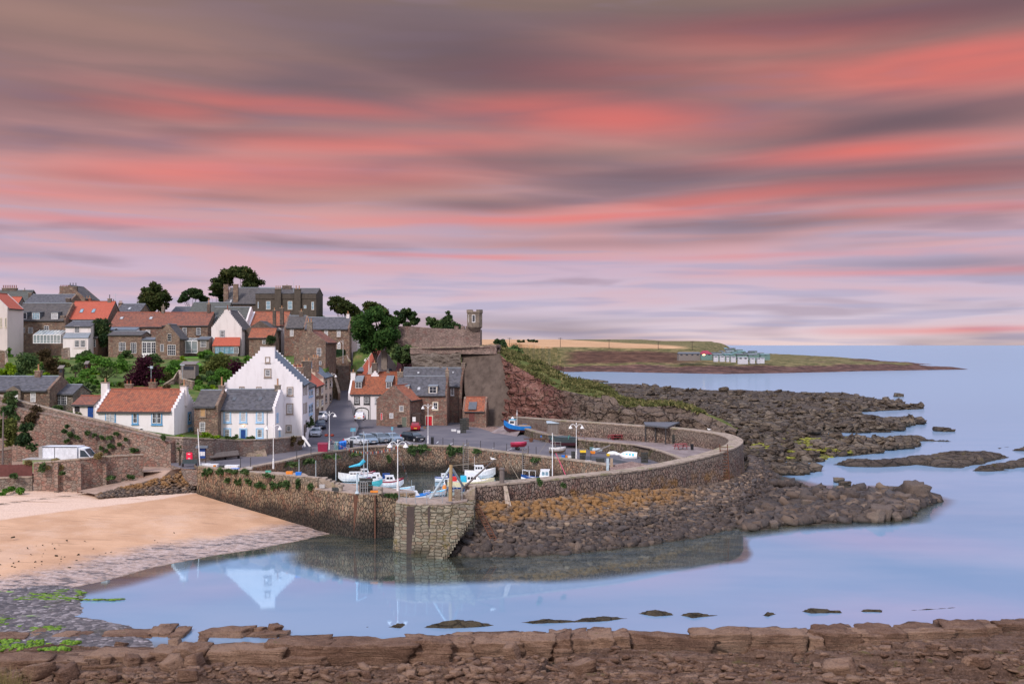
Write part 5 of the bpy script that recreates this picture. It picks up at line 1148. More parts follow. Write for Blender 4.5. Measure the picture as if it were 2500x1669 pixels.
 def sky(s,pts,side=0,m_='curtain'):
  (x0,y0),(x1,y1)=pts;a,b=s.hitroof(x0,(y0+y1)/2,side),s.hitroof(x1,(y0+y1)/2,side);c,d=s.hitroof((x0+x1)/2,y0,side),s.hitroof((x0+x1)/2,y1,side)
  ctr=(c+d)/2;up=(c-d)/2;al=(b-a)/2
  if s.ax=='x':up.x=0;al=Vector((al.x,0,0))
  else:up.y=0;al=Vector((0,al.y,0))
  n=al.cross(up).normalized();n=n if n.z>0 else-n;B=MB()
  q=[ctr-al-up,ctr+al-up,ctr+al+up,ctr-al+up];B.hexa(q+[p+n*.10 for p in q]);w_=B.build('skylight',M['lead_dark'],s.rf)
  B=MB();B.face([p+n*.11 for p in[ctr-al*.78-up*.82,ctr+al*.78-up*.82,ctr+al*.78+up*.82,ctr-al*.78+up*.82]]);B.build('pane',M[m_],w_)
 def chim(s,pts,at=None,th=.7,m_='stone_brown',pots=1,pm='pot',ph=None,top='cap',down=1.6):
  """pts: ((x0, top of stack y), (x1, bottom y)); at: local y of its middle"""
  (x0,y0),(x1,y1)=pts;at=s.half if at is None and s.ax=='x' else(at if at is not None else s.d/2)
  a,b,c=s.hit('y',at,x0,y0),s.hit('y',at,x1,y0),s.hit('y',at,x0,y1)
  B=MB();z0=min(c.z,a.z-.5)-down;B.box(a.x,b.x,at-th/2,at+th/2,z0,a.z-.12);B.box(a.x-.07,b.x+.07,at-th/2-.07,at+th/2+.07,a.z-.12,a.z,1)
  ch=B.build('chimney',[M[m_],M[top]],s.rf);h=ph or .55
  for i in range(pots):
   x=a.x+(b.x-a.x)*(i+.5)/pots;r_=min(.13,(b.x-a.x)/pots*.32)
   B=MB();B.lathe((x,at,a.z-.01),[(r_*1.1,0),(r_*.85,h*.15),(r_*.8,h*.85),(r_*1.05,h*.9),(r_,h),(r_*.6,h)],8);B.build('chimney_pot',M[pm],ch)
  return ch
 def dormer(s,pts,roofpy,nx=2,ny=4,m_='lead_dark',rm='lead',glass='glass',sl=.35):
  (x0,y0),(x1,y1)=pts;o=s.hitroof((x0+x1)/2,y1,0,.1);y=o.y-.12
  a,b=s.hit('y',y,x0,y1),s.hit('y',y,x1,y1);zt=s.hit('y',y,x0,y0).z;m__=s.rise/s.half
  yb=min(s.half,(zt+.3-s.ze)/m__+.3);B=MB();B.box(a.x-.12,b.x+.12,y+.02,yb,a.z-.5,zt+.05)
  w_=B.build('dormer',M[m_],s.rf)
  zb_=s.hit('y',yb,x0,roofpy).z;zb_=max(zt+.15,min(zb_,s.zr));B=MB();p=[(a.x-.22,y-.12,zt+.02),(b.x+.22,y-.12,zt+.02),(b.x+.22,yb+.3,zb_),(a.x-.22,yb+.3,zb_)]
  B.hexa(p+[(q[0],q[1],q[2]+.12)for q in p]);B.build('dormer_roof',M[rm],w_)
  B=MB();u0,u1,z0,z1=a.x,b.x,a.z,zt;f=.08
  for q in((u0,u1,z0,z0+f),(u0,u1,z1-f,z1),(u0,u0+f,z0+f,z1-f),(u1-f,u1,z0+f,z1-f)):B.box(q[0],q[1],y-.05,y+.01,q[2],q[3])
  for i in range(1,nx):u=u0+(u1-u0)*i/nx;B.box(u-.02,u+.02,y-.045,y+.01,z0+f,z1-f)
  for i in range(1,ny):z=z0+(z1-z0)*i/ny;B.box(u0+f,u1-f,y-.043,y+.01,z-.018,z+.018)
  B.build('window',M['frame'],w_);B=MB();B.face([(u0,y-.015,z0),(u1,y-.015,z0),(u1,y-.015,z1),(u0,y-.015,z1)]);B.build('pane',M[glass],w_)
 def pipe(s,f,pt,y1=None,m_='iron'):
  ax,v,put,ui=s.face(f);a=s.hit(ax,v,*pt);B=MB();B.tube(put(a[ui],s.ze-.1,.07),put(a[ui],s.zb,.07),.05,n=5);B.build('drainpipe',M[m_],s.root)
def W2(c,q):return(c(q[0],q[1]),c(q[2],q[3]))
# ---- white cottages on the terrace ----
h=House('white_cottage','long low white cottage with orange pantile roof and blue framed windows above the retaining wall',230.6,131.5,pxr=425,d=8.2,base=1070,eave=1004,ridge=952,wall='white',roof='pantile',gl='crow',gr='crow',rot=-2.5)
for q in((1437,805,1582,970),(2068,815,2217,988)):
 x0,y0,x1,y1=q;m_=(x0+x1)/2
 h.win('F',W2(cC,(x0,y0,x1,y1)),1,1,'frame_blue',.17,glass='frame_blue',name='window_surround')
 for a,b in((x0+16,m_-5),(m_+5,x1-16)):h.win('F',W2(cC,(a,y0+12,b,y1-22)),2,2,glass='curtain' if x0<2000 else 'glass',n0=.07)
h.win('F',W2(cC,(1800,815,1892,980)),2,2,'frame_blue',.17)
h.win('F',W2(cC,(1910,1032,1957,1078)),1,2)
h.win('R',W2(cD,(326,922,372,1080)),1,2,'frame_blue',.3);h.win('R',W2(cD,(335,1135,387,1240)),1,2,'frame_blue',.3)
h.chim(W2(cC,(1395,405,1482,530)),m_='white_old',pots=1);h.chim(W2(cD,(232,560,322,680)),m_='white_old',pots=1,ph=.8)
hb_=House('rear_cottage','small cottage behind the long pantiled one, only its red ridge and chimneys showing',305,146,pxr=378,d=6,base=1000,eave=965,ridge=948,wall='stone_grey',roof='pantile_old')
hb_.chim(W2(cC,(1715,430,1810,515)),pots=2,pm='pot_red');hb_.chim(W2(cC,(2040,405,2140,520)),pots=2,pm='pot_red')
h=House('stone_house','narrow brown stone house squeezed between two white cottages, with a boarded upper window',474,134.5,pxr=532,d=6.5,base=1075,eave=992.5,ridge=954.5,wall='stone_brown',roof='slate_brown',gl='plain',gr='skew')
h.win('F',W2(cD,(492,868,574,993)),1,1,'stone_trim',.1,frame='ply',glass='ply');h.win('F',W2(cD,(490,1065,564,1192)),4,4)
h=House('white_house','two storey white house with slate roof, pale blue window surrounds and a dark blue door',528.8,136,pxr=671.5,d=7.4,base=1078,eave=1000,ridge=952.5,wall='white',roof='slate',gl='skew',gr='crow')
for x in(815,1033,1257):h.win('F',W2(cD,(x,908,x+105,1072)),3,4,'pale_blue',.20,glass='curtain')
for x in(815,1257):h.win('F',W2(cD,(x,1142,x+104,1288)),3,4,'pale_blue',.20)
h.door('F',W2(cD,(1032,1145,1138,1325)),'deep_blue','pale_blue',.20)
for x in(940,1296):h.sky(W2(cD,(x,726,x+46,772)),m_='lead_dark')
h.win('R',W2(cD,(1538,938,1560,1062)),1,2,'pale_blue',.25,glass='frame_blue');h.win('R',W2(cD,(1570,1168,1588,1252)),1,2,'pale_blue',.22,glass='frame_blue')
h.chim(W2(cD,(755,560,828,680)),m_='stone_grey',pots=1,ph=1.2);h.chim(W2(cD,(1520,555,1590,680)),m_='stone_grey',pots=1,ph=.9)
h.pipe('F',cD(1410,900),m_='lead')
wl2=thing('wall_lamp','lit lamp glowing above the dark blue door of the white house','lamp',(0,0,0));p=h.hit('y',-.18,*cD(1085,1103))+h.o
B=MB();B.ellipsoid((0,0,0),.10,.10,.12);B.build('bulb',M['bulb'],wl2);B=MB();B.tube((0,0,.08),(0,.18,.16),.02);B.lathe((0,0,.08),[(.14,0),(.03,.1)],8);B.build('bracket',M['iron'],wl2);wl2.location=p
# ---- the big white crow-stepped house ----
h=House('gabled_house','tall white house with a broad crow-stepped gable and blue grey slate roof',548,140.4,pxr=738,rot=8,d=13.5,base=1064,ze=13.2,zr=18.45,ax='y',wall='white',roof='slate_blue',gl='crow',gr='crow')
for q,n in(((1382,172,1453,255),(2,3)),((1370,333,1468,452),(4,4)),((1678,582,1768,703),(3,4)),((1672,806,1768,955),(3,3)),((1664,1100,1745,1200),(3,4)),((1028,576,1102,640),(4,2)),((1260,580,1335,640),(4,2))):
 h.win('F',W2(cD,q),n[0],n[1],'stone_trim',.14,glass='curtain' if q[1]==806 else 'glass')
B=MB();a,b=h.hit('y',.5,*cD(1320,22)),h.hit('y',.5,*cD(1518,22));B.box(a.x,b.x,-.03,1.15,16.4,a.z-.12);B.box(a.x-.06,b.x+.06,-.09,1.21,a.z-.12,a.z,1);B.build('chimney',[M['white'],M['cap']],h.rf)
for x,y0,y1 in((1905,575,700),(1925,572,690),(1945,568,690),(1905,805,950),(1925,800,945),(1943,795,935)):h.win('R',W2(cD,(x,y0,x+8,y1)),1,2,'stone_trim',.2,sill=False)
h.door('R',W2(cD,(1908,1095,1926,1290)),'black_paint','stone_trim',.25);h.door('R',W2(cD,(1935,1038,1946,1200)),'wood_dark')
# ---- street row ----
def srow(name,label,p0,Y0,p1,Y1,ev0,base0,**kw):
 a,b=P(p0,ev0,Y0),P(p1,ev0,Y1);L=(Vector((b.x-a.x,b.y-a.y))).length;rot=math.degrees(math.atan2(-(b.x-a.x),b.y-a.y));wd=kw.pop('wd',7.0)
 X0,Yo=a.x-wd*math.cos(R(rot)),a.y-wd*math.sin(R(rot));return House(name,label,X0/Yo*F+HX,Yo,w=wd,rot=rot,d=L,zb=P(p0,base0,Y0).z,ze=a.z,ax='y',**kw)
h=srow('terraced_house','pale blue white terraced house just behind the tall crow-stepped house',752,156.5,769,168,947,1035,wall='white',roof='slate_brown',zr=14.3,wd=7.5)
for x,y0,y1 in((300,510,610),(330,505,600),(300,710,850),(330,690,840)):h.win('R',W2(cF,(x,y0,x+26,y1)),1,2,'pale_blue',.2)
h.chim(W2(cF,(205,115,335,250)),at=8.0,pots=2,m_='stone_dark');h.chim(W2(cF,(70,200,235,300)),at=1.0,pots=3,m_='stone_brown',down=2.4)
h=srow('terraced_house','brown stone terraced house with bright orange roof on the rising street',769.3,168.3,789,182,944,1018,wall='stone_brown',roof='pantile_red',zr=15.2,wd=8.0)
for x,y0,y1 in((400,478,582),(465,470,575),(402,640,752),(468,630,735)):h.win('R',W2(cF,(x,y0,x+32,y1)),1,2,'cream_paint',.2,glass='curtain')
h.door('R',W2(cF,(442,640,464,792)),'cream_paint','cream_paint',.15)
h.chim(W2(cF,(350,70,440,150)),at=13.2,pots=3,m_='stone_brown')
h=srow('terraced_house','cream terraced house at the upper end of the street row',789.6,182.4,811,197,922.5,999,wall='cream',roof='slate_blue',zr=15.6,wd=7.5,gl='skew',gr='skew')
for x,y0,y1 in((525,370,495),(583,360,480),(525,560,690),(583,555,680)):h.win('R',W2(cF,(x,y0,x+24,y1)),1,2,'stone_trim',.18)
h.door('R',W2(cF,(598,575,614,720)),'wood_dark')
# ---- left edge cottages ----
h=House('stone_cottage','grey slate roofed stone cottage with a pedimented white doorway at the far left',-60,140,pxr=120.7,d=7.6,base=1000,eave=953.5,ridge=920.5,wall='stone_brown',roof='slate',gl='skew',gr='skew')
h.chim(W2(cC,(487,245,567,340)),m_='stone_brown',pots=1,ph=.9);h.win('F',W2(cC,(418,543,488,674)),2,2,glass='curtain');h.door('F',W2(cC,(160,563,247,668)),'frame')
p=h.hit('y',0,*cC(205,455));q=h.hit('y',0,*cC(100,520));r_=h.hit('y',0,*cC(312,512));B=MB();A_=[(q.x,-.55,q.z),(r_.x,-.55,q.z),(p.x,-.55,p.z)];D_=[(a,1.5,c)for a,b,c in A_]
B.face(A_);B.face([A_[0],A_[2],D_[2],D_[0]],1);B.face([A_[2],A_[1],D_[1],D_[2]],1);B.box(q.x+.1,q.x+.45,-.5,0,h.zb,q.z);B.box(r_.x-.45,r_.x-.1,-.5,0,h.zb,q.z);B.build('porch',[M['ashlar'],M['slate_brown']],h.root)
h=House('slate_annexe','low slate roofed annexe with a wide white multi-pane window',121.5,142.5,pxr=178,d=6,base=990,eave=962,ridge=941,wall='stone_grey',roof='slate',gl='plain',gr='plain')
h.win('F',W2(cC,(752,583,832,714)),3,4);h.win('F',W2(cC,(832,583,914,714)),3,4)
h=House('outhouse','little white outhouse with rusty pantile roof and a bright blue door',178,134.5,pxr=229,d=4.5,base=1018,eave=988,ridge=968,wall='white_old',roof='pantile_old',rot=-6)
h.win('F',W2(cC,(1020,722,1088,810)),2,2,frame='wood_dark');h.door('F',W2(cC,(1198,737,1274,908)),'deep_blue')
# ---- middle right group round the quay ----
h=House('harbour_cottage','white cottage with orange pantiles, two dormers and an arched garage door',850,197,pxr=975,d=8.4,base=1023,eave=961.5,ridge=916,wall='white',roof='pantile',gl='skew',gr='plain')
for x in(920,1052):h.win('F',W2(cF,(x,600,x+78,706)),3,4,'black_paint',.16)
h.dormer(W2(cF,(940,404,1020,488)),cF(0,322)[1]);h.dormer(W2(cF,(1360,404,1434,488)),cF(0,322)[1])
h.chim(W2(cF,(877,268,940,360)),m_='white',pots=1,at=3.2)
h.win('F',W2(cF,(1205,612,1285,700)),2,2,'lead',.1,glass='curtain');h.pipe('F',cF(1138,600),m_='black_paint')
u0,u1,z0,z1,put=h.rect('F',W2(cF,(930,748,1122,910)));B=MB();n=14;pts=[]
for i in range(n+1):a=math.pi*i/n;pts.append(((u0+u1)/2-math.cos(a)*(u1-u0)/2,z1-.75+.75*math.sin(a)))
for i in range(n):
 (a,b),(c,d)=pts[i],pts[i+1];k=.86;mu=(u0+u1)/2;B.face([(a,-.03,b),(c,-.03,d),(c,-.03,z0),(a,-.03,z0)],0)
 B.hexa([(a,-.12,b),(c,-.12,d),(c,.0,d),(a,.0,b),(a+(mu-a)*.08,-.12,b-.14),(c+(mu-c)*.08,-.12,d-.14),(c+(mu-c)*.08,0,d-.14),(a+(mu-a)*.08,0,b-.14)],1)
B.box(u0,u0+.13,-.12,0,z0,z1-.75,1);B.box(u1-.13,u1,-.12,0,z0,z1-.75,1);B.box((u0+u1)/2-.02,(u0+u1)/2+.02,-.05,0,z0,z1,1)
B.build('garage_door',[M['frame'],M['black_paint']],h.root)
h=House('stone_building','red and brown rubble stone building with its gable towards the harbour and a green door',919,182.5,pxr=1000,rot=-16,d=12,base=1040,ze=8.8,zr=11.35,ax='y',wall='stone_red',roof='pantile',gl='skew',gr='plain')
h.win('F',W2(cF,(1530,717,1606,815)),3,4,'stone_trim',.16);h.door('F',W2(cF,(1568,875,1642,1012)),'door_green','stone_trim',.1);h.win('F',W2(cF,(1284,826,1308,918)),1,3,frame='frame',glass='red',name='notice');h.win('F',W2(cF,(1404,828,1456,900)),1,1,frame='frame',glass='curtain',name='notice_board')
h.chim(W2(cF,(1420,462,1495,520)),at=.6,pots=0,m_='stone_brown',down=.8)
h=House('stone_terrace','two storey red sandstone house with slate roof, two dormers and a bright red door',968,186,pxr=1091.5,d=8.8,base=1042,eave=964.5,ridge=919.5,wall='stone_red',roof='slate',gl='plain',gr='crow')
for q in((1728,668,1802,784),(1990,672,2070,788)):h.win('F',W2(cF,q),2,2,'cream_paint',.15)
h.door('F',W2(cF,(1888,857,1998,1008)),'door_red','cream_paint',.2)
for q in((1560,462,1660,548),(1946,464,2046,556)):h.dormer(W2(cF,q),cF(0,440)[1],2,2,'cream_paint','lead','glass')
h.sky(W2(cF,(1783,476,1828,520)));h.chim(W2(cF,(2168,240,2216,350)),m_='ashlar',pots=1,ph=.5);h.chim(W2(cF,(1512,262,1590,350)),m_='stone_grey',pots=1,ph=.6);h.pipe('F',cF(1808,600))
h=House('stone_house','taller stone house behind the red doored one, with crow-stepped slate roof against the concrete slope',978,194.5,pxr=1127,d=8.0,base=1025,eave=942,ridge=899,wall='stone_red',roof='slate',gl='plain',gr='crow',rot=-5)
h.win('F',W2(cG,(114,250,160,362)),3,4,'frame',.05);h.pipe('F',cG(218,240));h.sky(W2(cE,(1335,1275,1368,1300)));h.sky(W2(cE,(1812,1272,1838,1295)))
h.chim(W2(cE,(1938,1148,1992,1240)),m_='stone_grey',pots=0);h.win('R',W2(cG,(300,250,310,345)),1,2);h.win('R',W2(cG,(325,245,333,330)),1,2)
h=House('harbour_hut','tiny stone hut with orange pantile roof and a slate hooded door below the concrete slope',1129,184.5,pxr=1187,d=5.2,base=1031,eave=1003,ridge=970.5,wall='stone_red',roof='pantile',gl='skew',gr='skew',rot=-4)
h.door('F',W2(cG,(362,562,438,722)),'fence_red');h.win('R',W2(cG,(612,590,622,715)),1,1,glass='wood_dark',frame='stone_trim');h.win('R',W2(cG,(645,580,655,700)),1,1,glass='wood_dark',frame='stone_trim')
a,b=h.hit('y',-.2,*cG(352,556)),h.hit('y',-.2,*cG(462,556));c_=h.hitroof(*cG(400,458));B=MB();p=[(a.x,-.3,a.z),(b.x,-.3,a.z),(b.x,c_.y,c_.z),(a.x,c_.y,c_.z)];B.hexa(p+[(x,y,z+.12)for x,y,z in p]);B.build('door_hood',M['lead_dark'],h.rf)
h=House('red_roofed_cottage','low cottage with a dull pink tiled roof below the rock outcrop',968,207,pxr=1049,d=7,base=925,eave=904,ridge=876.5,wall='stone_brown',roof='tile_pink',gl='plain',gr='crow')
h.chim(W2(cE,(1468,1050,1500,1110)),m_='white_old',pots=1)
h=House('crow_stepped_house','white crow-stepped gabled house with a clean red roof beside the steep lane',899,208,pxr=977,rot=20,d=9.5,base=925,ze=13.0,zr=18.2,ax='y',wall='white_old',roof='pantile_red',gl='crow',gr='crow',gm='white_old')
h.chim(W2(cE,(835,835,915,880)),at=.5,m_='stone_brown',pots=2);h.chim(W2(cE,(728,850,785,890)),at=8.5,m_='stone_grey',pots=3,pm='lead')
h=House('brown_wing','plain brown stone wing under the red roof at the top of the street',872,213,pxr=899,rot=-6,d=5.5,base=918,ze=13.3,zr=13.9,wall='stone_brown',roof='lead_dark' if False else 'slate_blue')
h=House('harled_house','grey harled gable with a tall chimney crowded behind the pantiled cottage',922,204,pxr=972,d=7,base=930,ze=9.8,zr=13.8,ax='y',wall='harl_grey',roof='slate_blue',gl='skew',gr='skew')
h.chim(W2(cE,(846,985,925,1100)),at=.6,m_='harl_grey',pots=2,pm='stone_trim',down=2.2)
h=House('pantiled_house','small house with a steep orange roof tucked behind the white cottage dormers',928,201.5,pxr=972,d=5,base=930,ze=11.0,zr=13.3,wall='stone_brown',roof='pantile',rot=10)
h=House('white_gable','little white crow-stepped gable peeping over the pantile ridge',897,200.8,pxr=934,d=2.6,base=930,ze=11.4,zr=13.6,ax='y',wall='white',roof='pantile_old',gl='crow',gr='plain')
h.chim(W2(cE,(717,1150,790,1245)),at=1.6,m_='stone_dark',pots=1)
# ---- mid slope ----
h=House('stone_gable_house','brown stone house with its gable to the harbour standing above the terraced row',718,196,pxr=795,d=9,base=905,ze=P(0,836,196).z,zr=P(0,808,196).z,ax='y',wall='stone_brown',roof='pantile_old',gl='skew',gr='plain',rot=-3)
h.win('F',W2(cB,(2090,1285,2147,1388)),2,4);h.win('F',W2(cB,(2122,1462,2152,1512)),2,2);h.chim(W2(cB,(1958,925,2030,1060)),at=.6,m_='stone_grey',pots=2,ph=.7)
h=House('stone_villa','two storey brown stone house with slate roof, a lit doorway and clipped hedge',745,218,pxr=853,d=8,base=857,eave=803,ridge=776,wall='stone_brown',roof='slate',gl='plain',gr='skew')
for q in((63,697,120,797),(233,697,292,797),(236,872,292,962)):h.win('F',W2(cE,q),1,2,'stone_trim',.08,glass='curtain')
h.door('F',W2(cE,(74,868,124,966)),'sign_blue','stone_trim',.15);h.chim(W2(cE,(370,475,410,560)),m_='white_old',pots=1)
wl3=wl2.copy();C.objects.link(wl3);wl3['label']='lit lamp glowing beside the doorway of the brown stone house above the street'
for k in kids(wl2):k2=k.copy();C.objects.link(k2);k2.parent=wl3
wl3.location=h.hit('y',-.2,*cE(140,885))+h.o
h=House('white_wing','narrow white rendered wing beside the steep lane',853.5,221,pxr=872,d=5,base=860,eave=808,ridge=806,wall='white_old',roof='slate')
# ---- upper row on the hill ----
h=House('cream_gable_house','pale house with apricot window surrounds cut off by the left edge',-60,213,pxr=18,d=7,base=840,ze=P(0,752,213).z,zr=P(0,715,213).z,ax='y',wall='pinkish',roof='pantile_red',gl='skew',gr='skew')
for x in(3,66):h.win('F',W2(cA,(x,758,x+24,890)),1,2,'cream_paint',.12)
h=House('red_roofed_house','grey sided house with a bright red roof behind the pale gable at the left',-25,226,pxr=32,d=8,base=830,eave=764,ridge=726,wall='harl_grey',roof='pantile_red')
h.win('F',W2(cA,(135,860,176,915)),1,1)
h=House('tenement','tall brown tenement block with a row of eight chimney pots at the upper left',-30,252,pxr=61,d=9,base=800,eave=738,ridge=709.5,wall='stone_dark',roof='slate_green')
h.chim(W2(cA,(34,352,236,390)),pots=8,m_='stone_dark',pm='pot_red',ph=.75);h.chim(W2(cA,(320,380,355,450)),pots=1,m_='stone_dark',pm='lead_dark')
h=House('slate_roofed_house','long low house with plain blue grey slate roof behind the dormered one',59,246,pxr=168,d=9,base=790,eave=741,ridge=720,wall='stone_brown',roof='slate',gr='skew')
h.chim(W2(cA,(395,418,440,445)),pots=2,m_='stone_dark',pm='lead_dark')
h=House('chimney_gable_house','high brown gable crowned by a massive block of chimneys',129,256,pxr=208,d=9,base=800,ze=P(0,730,256).z,zr=P(0,697,256).z,ax='y',wall='stone_brown',roof='slate_brown',gl='skew',gr='skew')
h.chim(W2(cA,(940,332,1056,440)),at=.6,pots=3,m_='stone_dark',pm='lead_dark',ph=.95,down=3);h.chim(W2(cA,(820,330,938,400)),at=1.6,pots=6,m_='stone_brown',pm='pot_red',ph=.35,down=3)
h.chim(W2(cA,(1168,488,1246,540)),at=1.5,pots=2,m_='pot_red',pm='pot',down=3)
h=House('dormered_house','brown stone house with patched dark tile roof and three white dormers',35,224,pxr=160,d=8.5,base=838,eave=781.5,ridge=741,wall='stone_brown',roof='slate_brown',gl='plain',gr='skew')
h.dormer(W2(cA,(282,688,366,776)),cA(0,680)[1],1,1,'lead_dark','lead_dark');h.dormer(W2(cA,(442,688,542,780)),cA(0,680)[1],3,3,'lead_dark','lead_dark','glass_blue');h.dormer(W2(cA,(700,688,790,776)),cA(0,680)[1],1,1,'lead_dark','lead_dark','curtain')
for q,n in(((388,890,450,972),(3,4)),((305,890,342,962),(2,3)),((602,868,668,925),(2,2))):h.win('F',W2(cA,q),n[0],n[1])
h.chim(W2(cA,(905,490,965,650)),m_='stone_dark',pots=0,at=6);h.chim(W2(cA,(832,730,890,840)),m_='stone_grey',pots=0,at=.5,top='stone_trim',down=3)
h=House('red_roofed_house','house with a large plain salmon red roof and two skylights',163,226,pxr=262,d=9,base=850,eave=779,ridge=737,wall='stone_red',roof='pantile_red')
for x in(1094,1256):h.sky(W2(cA,(x,640,x+46,692)),m_='glass_blue')
h.chim(W2(cA,(1475,495,1520,560)),m_='stone_grey',pots=1,ph=.9,pm='lead_dark',down=4);h.chim(W2(cA,(1528,535,1574,600)),m_='stone_dark',pots=1,pm='lead_dark',at=7.5,down=3)
h=House('white_extension','white rendered extension with sloping top and grey lean-to in front of the red roof',160,217,pxr=221.5,d=7.4,base=855,ze=P(0,797,217).z,zr=P(0,784,217).z,wall='white_old',roof='slate')
h.win('F',W2(cA,(1012,868,1092,968)),3,4,'pinkish',.1);
B=MB();a,b=h.hit('y',0,*cA(898,968)),h.hit('y',0,*cA(1242,968));c_=h.hit('y',-1.4,*cA(900,1038));p=[(a.x,-1.5,c_.z),(b.x,-1.5,c_.z),(b.x,0,a.z),(a.x,0,a.z)];B.hexa(p+[(x,y,z+.12)for x,y,z in p]);B.build('lean_to_roof',M['lead'],h.root)
B=MB();B.box(a.x+.02,b.x-.02,-1.38,0,h.zb-3,c_.z);B.build('lean_to_wall',M['white_old'],h.root)
for q in((1052,1060,1128,1166),(1132,1060,1210,1166)):
 w_=h.win('F',W2(cA,q),4,4,'pinkish',.08,n0=1.4)
h=House('stone_wing','low red stone wing with one window between the white extension and the ivy',221.8,218.5,pxr=238,d=5,base=852,eave=824,ridge=806,wall='stone_red',roof='slate_brown')
h.win('F',W2(cA,(1250,1054,1306,1156)),2,3)
h=House('pantiled_row_house','long house with brown pantile roof, two little skylights and many white windows',267.5,224,pxr=396,d=9,base=865,eave=797.5,ridge=763.5,wall='stone_red',roof='pantile_old')
for x in(1640,2040):h.sky(W2(cA,(x,748,x+44,782)))
h.chim(W2(cA,(2210,605,2250,690)),m_='stone_grey',pots=1,pm='stone_trim',down=3);h.win('F',W2(cA,(1990,925,2050,1018)),1,1,glass='curtain')
h=House('pantiled_row_house','brown pantiled house with three dark framed upper windows and a glass conservatory',396.5,224,pxr=507,d=9,base=860,eave=794.5,ridge=764,wall='stone_brown',roof='pantile_old')
for q in((92,1000,162,1088),(248,1000,318,1108),(438,1000,508,1108)):h.win('F',W2(cB,q),3,4,'black_paint',.08)
h.chim(W2(cB,(595,680,636,790)),m_='stone_dark',pots=1,ph=1.2,down=3)
h=House('white_dormer_wing','small white wing with blue grey lean-to roof against the long pantiled house',266,222,pxr=333,d=4,base=830,ze=P(0,806,222).z,zr=P(0,798.5,222).z,wall='white',roof='slate_blue')
h.win('F',W2(cA,(1562,902,1610,946)),2,2)
h=House('stone_lean_to','brown stone lean-to with tall white paned windows',264.5,216,pxr=346,d=5.5,base=864,ze=P(0,818,216).z,zr=P(0,810,216).z,wall='stone_brown',roof='slate_brown')
h.win('F',W2(cA,(1625,1093,1716,1212)),4,4);h.win('F',W2(cA,(1784,1095,1862,1242)),3,5,name='glazed_door')
h=House('flat_extension','flat dark roofed extension with three white glazed doors',346.5,215,pxr=381,d=4.5,base=864,eave=830,ridge=826,wall='frame',roof='lead_dark')
for q in((1942,1092,2002,1240),(2004,1092,2064,1240),(2066,1092,2128,1240)):h.win('F',W2(cA,q),2,4,name='glazed_door')
h=House('gabled_cottage','small brown stone gabled cottage with white french doors opening on the garden',380,214,pxr=438,d=6,base=868,ze=P(0,826,214).z,zr=P(0,792,214).z,ax='y',wall='stone_brown',roof='slate_brown',gl='skew',gr='skew')
h.win('F',W2(cA,(2290,978,2338,1078)),2,3);h.win('F',W2(cA,(2188,1120,2238,1218)),2,3);h.win('F',W2(cB,(52,1088,102,1188)),2,3);h.win('F',W2(cB,(52,1238,162,1382)),4,4,name='french_door')
h.chim(W2(cB,(30,965,88,1010)),at=.5,pots=0,m_='stone_brown',down=.6)
h=House('grey_extension','grey timber extension with flat black roof beside the conservatory',482.5,217,pxr=510,d=4,base=866,eave=829,ridge=824,wall='harl_grey',roof='lead_dark')
h.win('F',W2(cB,(498,1185,578,1270)),4,4)
h=House('slate_house','house with mossy grey slate roof and two pale skylights behind the white crow-stepped gable',511,228,pxr=602,d=9,base=835,eave=790,ridge=751,wall='white_old',roof='slate_green',gr='skew')
h.sky(W2(cB,(676,840,716,885)));h.sky(W2(cB,(1003,838,1056,902)));h.win('F',W2(cB,(1042,1010,1072,1112)),1,1,glass='glass_blue')
h=House('crow_stepped_house','whitewashed crow-stepped gable with a grey framed window over an orange lean-to',516,219.5,pxr=590,d=9,base=866,ze=P(0,803,219.5).z,zr=P(0,757,219.5).z,ax='y',wall='white_old',roof='slate_brown',gl='crow',gr='crow')
h.win('F',W2(cB,(765,1040,832,1140)),3,4,'lead',.14);h.chim(W2(cB,(830,758,910,840)),at=.5,pots=1,m_='white_old',pm='pot_red',ph=1.0)
a,b=h.hit('y',-.02,*cB(700,1142)),h.hit('y',-.02,*cB(1045,1142));c_=h.hit('y',-2.2,*cB(700,1256));B=MB();p=[(a.x,-2.3,c_.z),(b.x+.5,-2.3,c_.z),(b.x,0,a.z),(a.x,0,a.z)];uvq=[(0,0),(8,0),(8,3),(0,3)]
B.face([(x,y,z+.12)for x,y,z in p],0,uvq);B.face(p,0,uvq);B.face([p[0],p[1],(p[1][0],p[1][1],p[1][2]+.12),(p[0][0],p[0][1],p[0][2]+.12)],0,uvq);B.build('lean_to_roof',M['pantile_red'],h.root)
B=MB();B.box(a.x+.05,b.x,-2.15,-.02,h.zb-3,c_.z-.02);B.build('lean_to_wall',M['stone_grey'],h.root)
for x in(742,808,870,932):h.win('F',W2(cB,(x,1268,x+58,1356)),1,1,frame='sign_blue',glass='glass_blue',n0=2.17)
h.win('F',W2(cB,(992,1272,1058,1356)),3,4,n0=2.17)
h=House('red_roofed_house','white walled house with weathered red pantile roof below the castle',607,230,pxr=697,d=9,base=843,eave=795,ridge=762.5,wall='white',roof='pantile',gl='skew',gr='plain')
h.door('F',W2(cB,(1548,1172,1590,1248)),'sign_blue')
h=House('dark_gable_house','dark brown rubble house with a long sloping roof line beside the white gable',601,222,pxr=668,d=7,base=860,ze=P(0,806,222).z,zr=P(0,785,222).z,ax='y',wall='stone_dark',roof='slate_brown',gl='skew',gr='skew')
h=House('porch_cottage','small stone cottage with a triangular red tiled roof above the lime green bush',608,213,pxr=668,d=5,base=846,eave=824,ridge=803,wall='stone_brown',roof='pantile',gl='plain',gr='plain')
h.win('F',W2(cB,(1345,1176,1392,1225)),2,2)
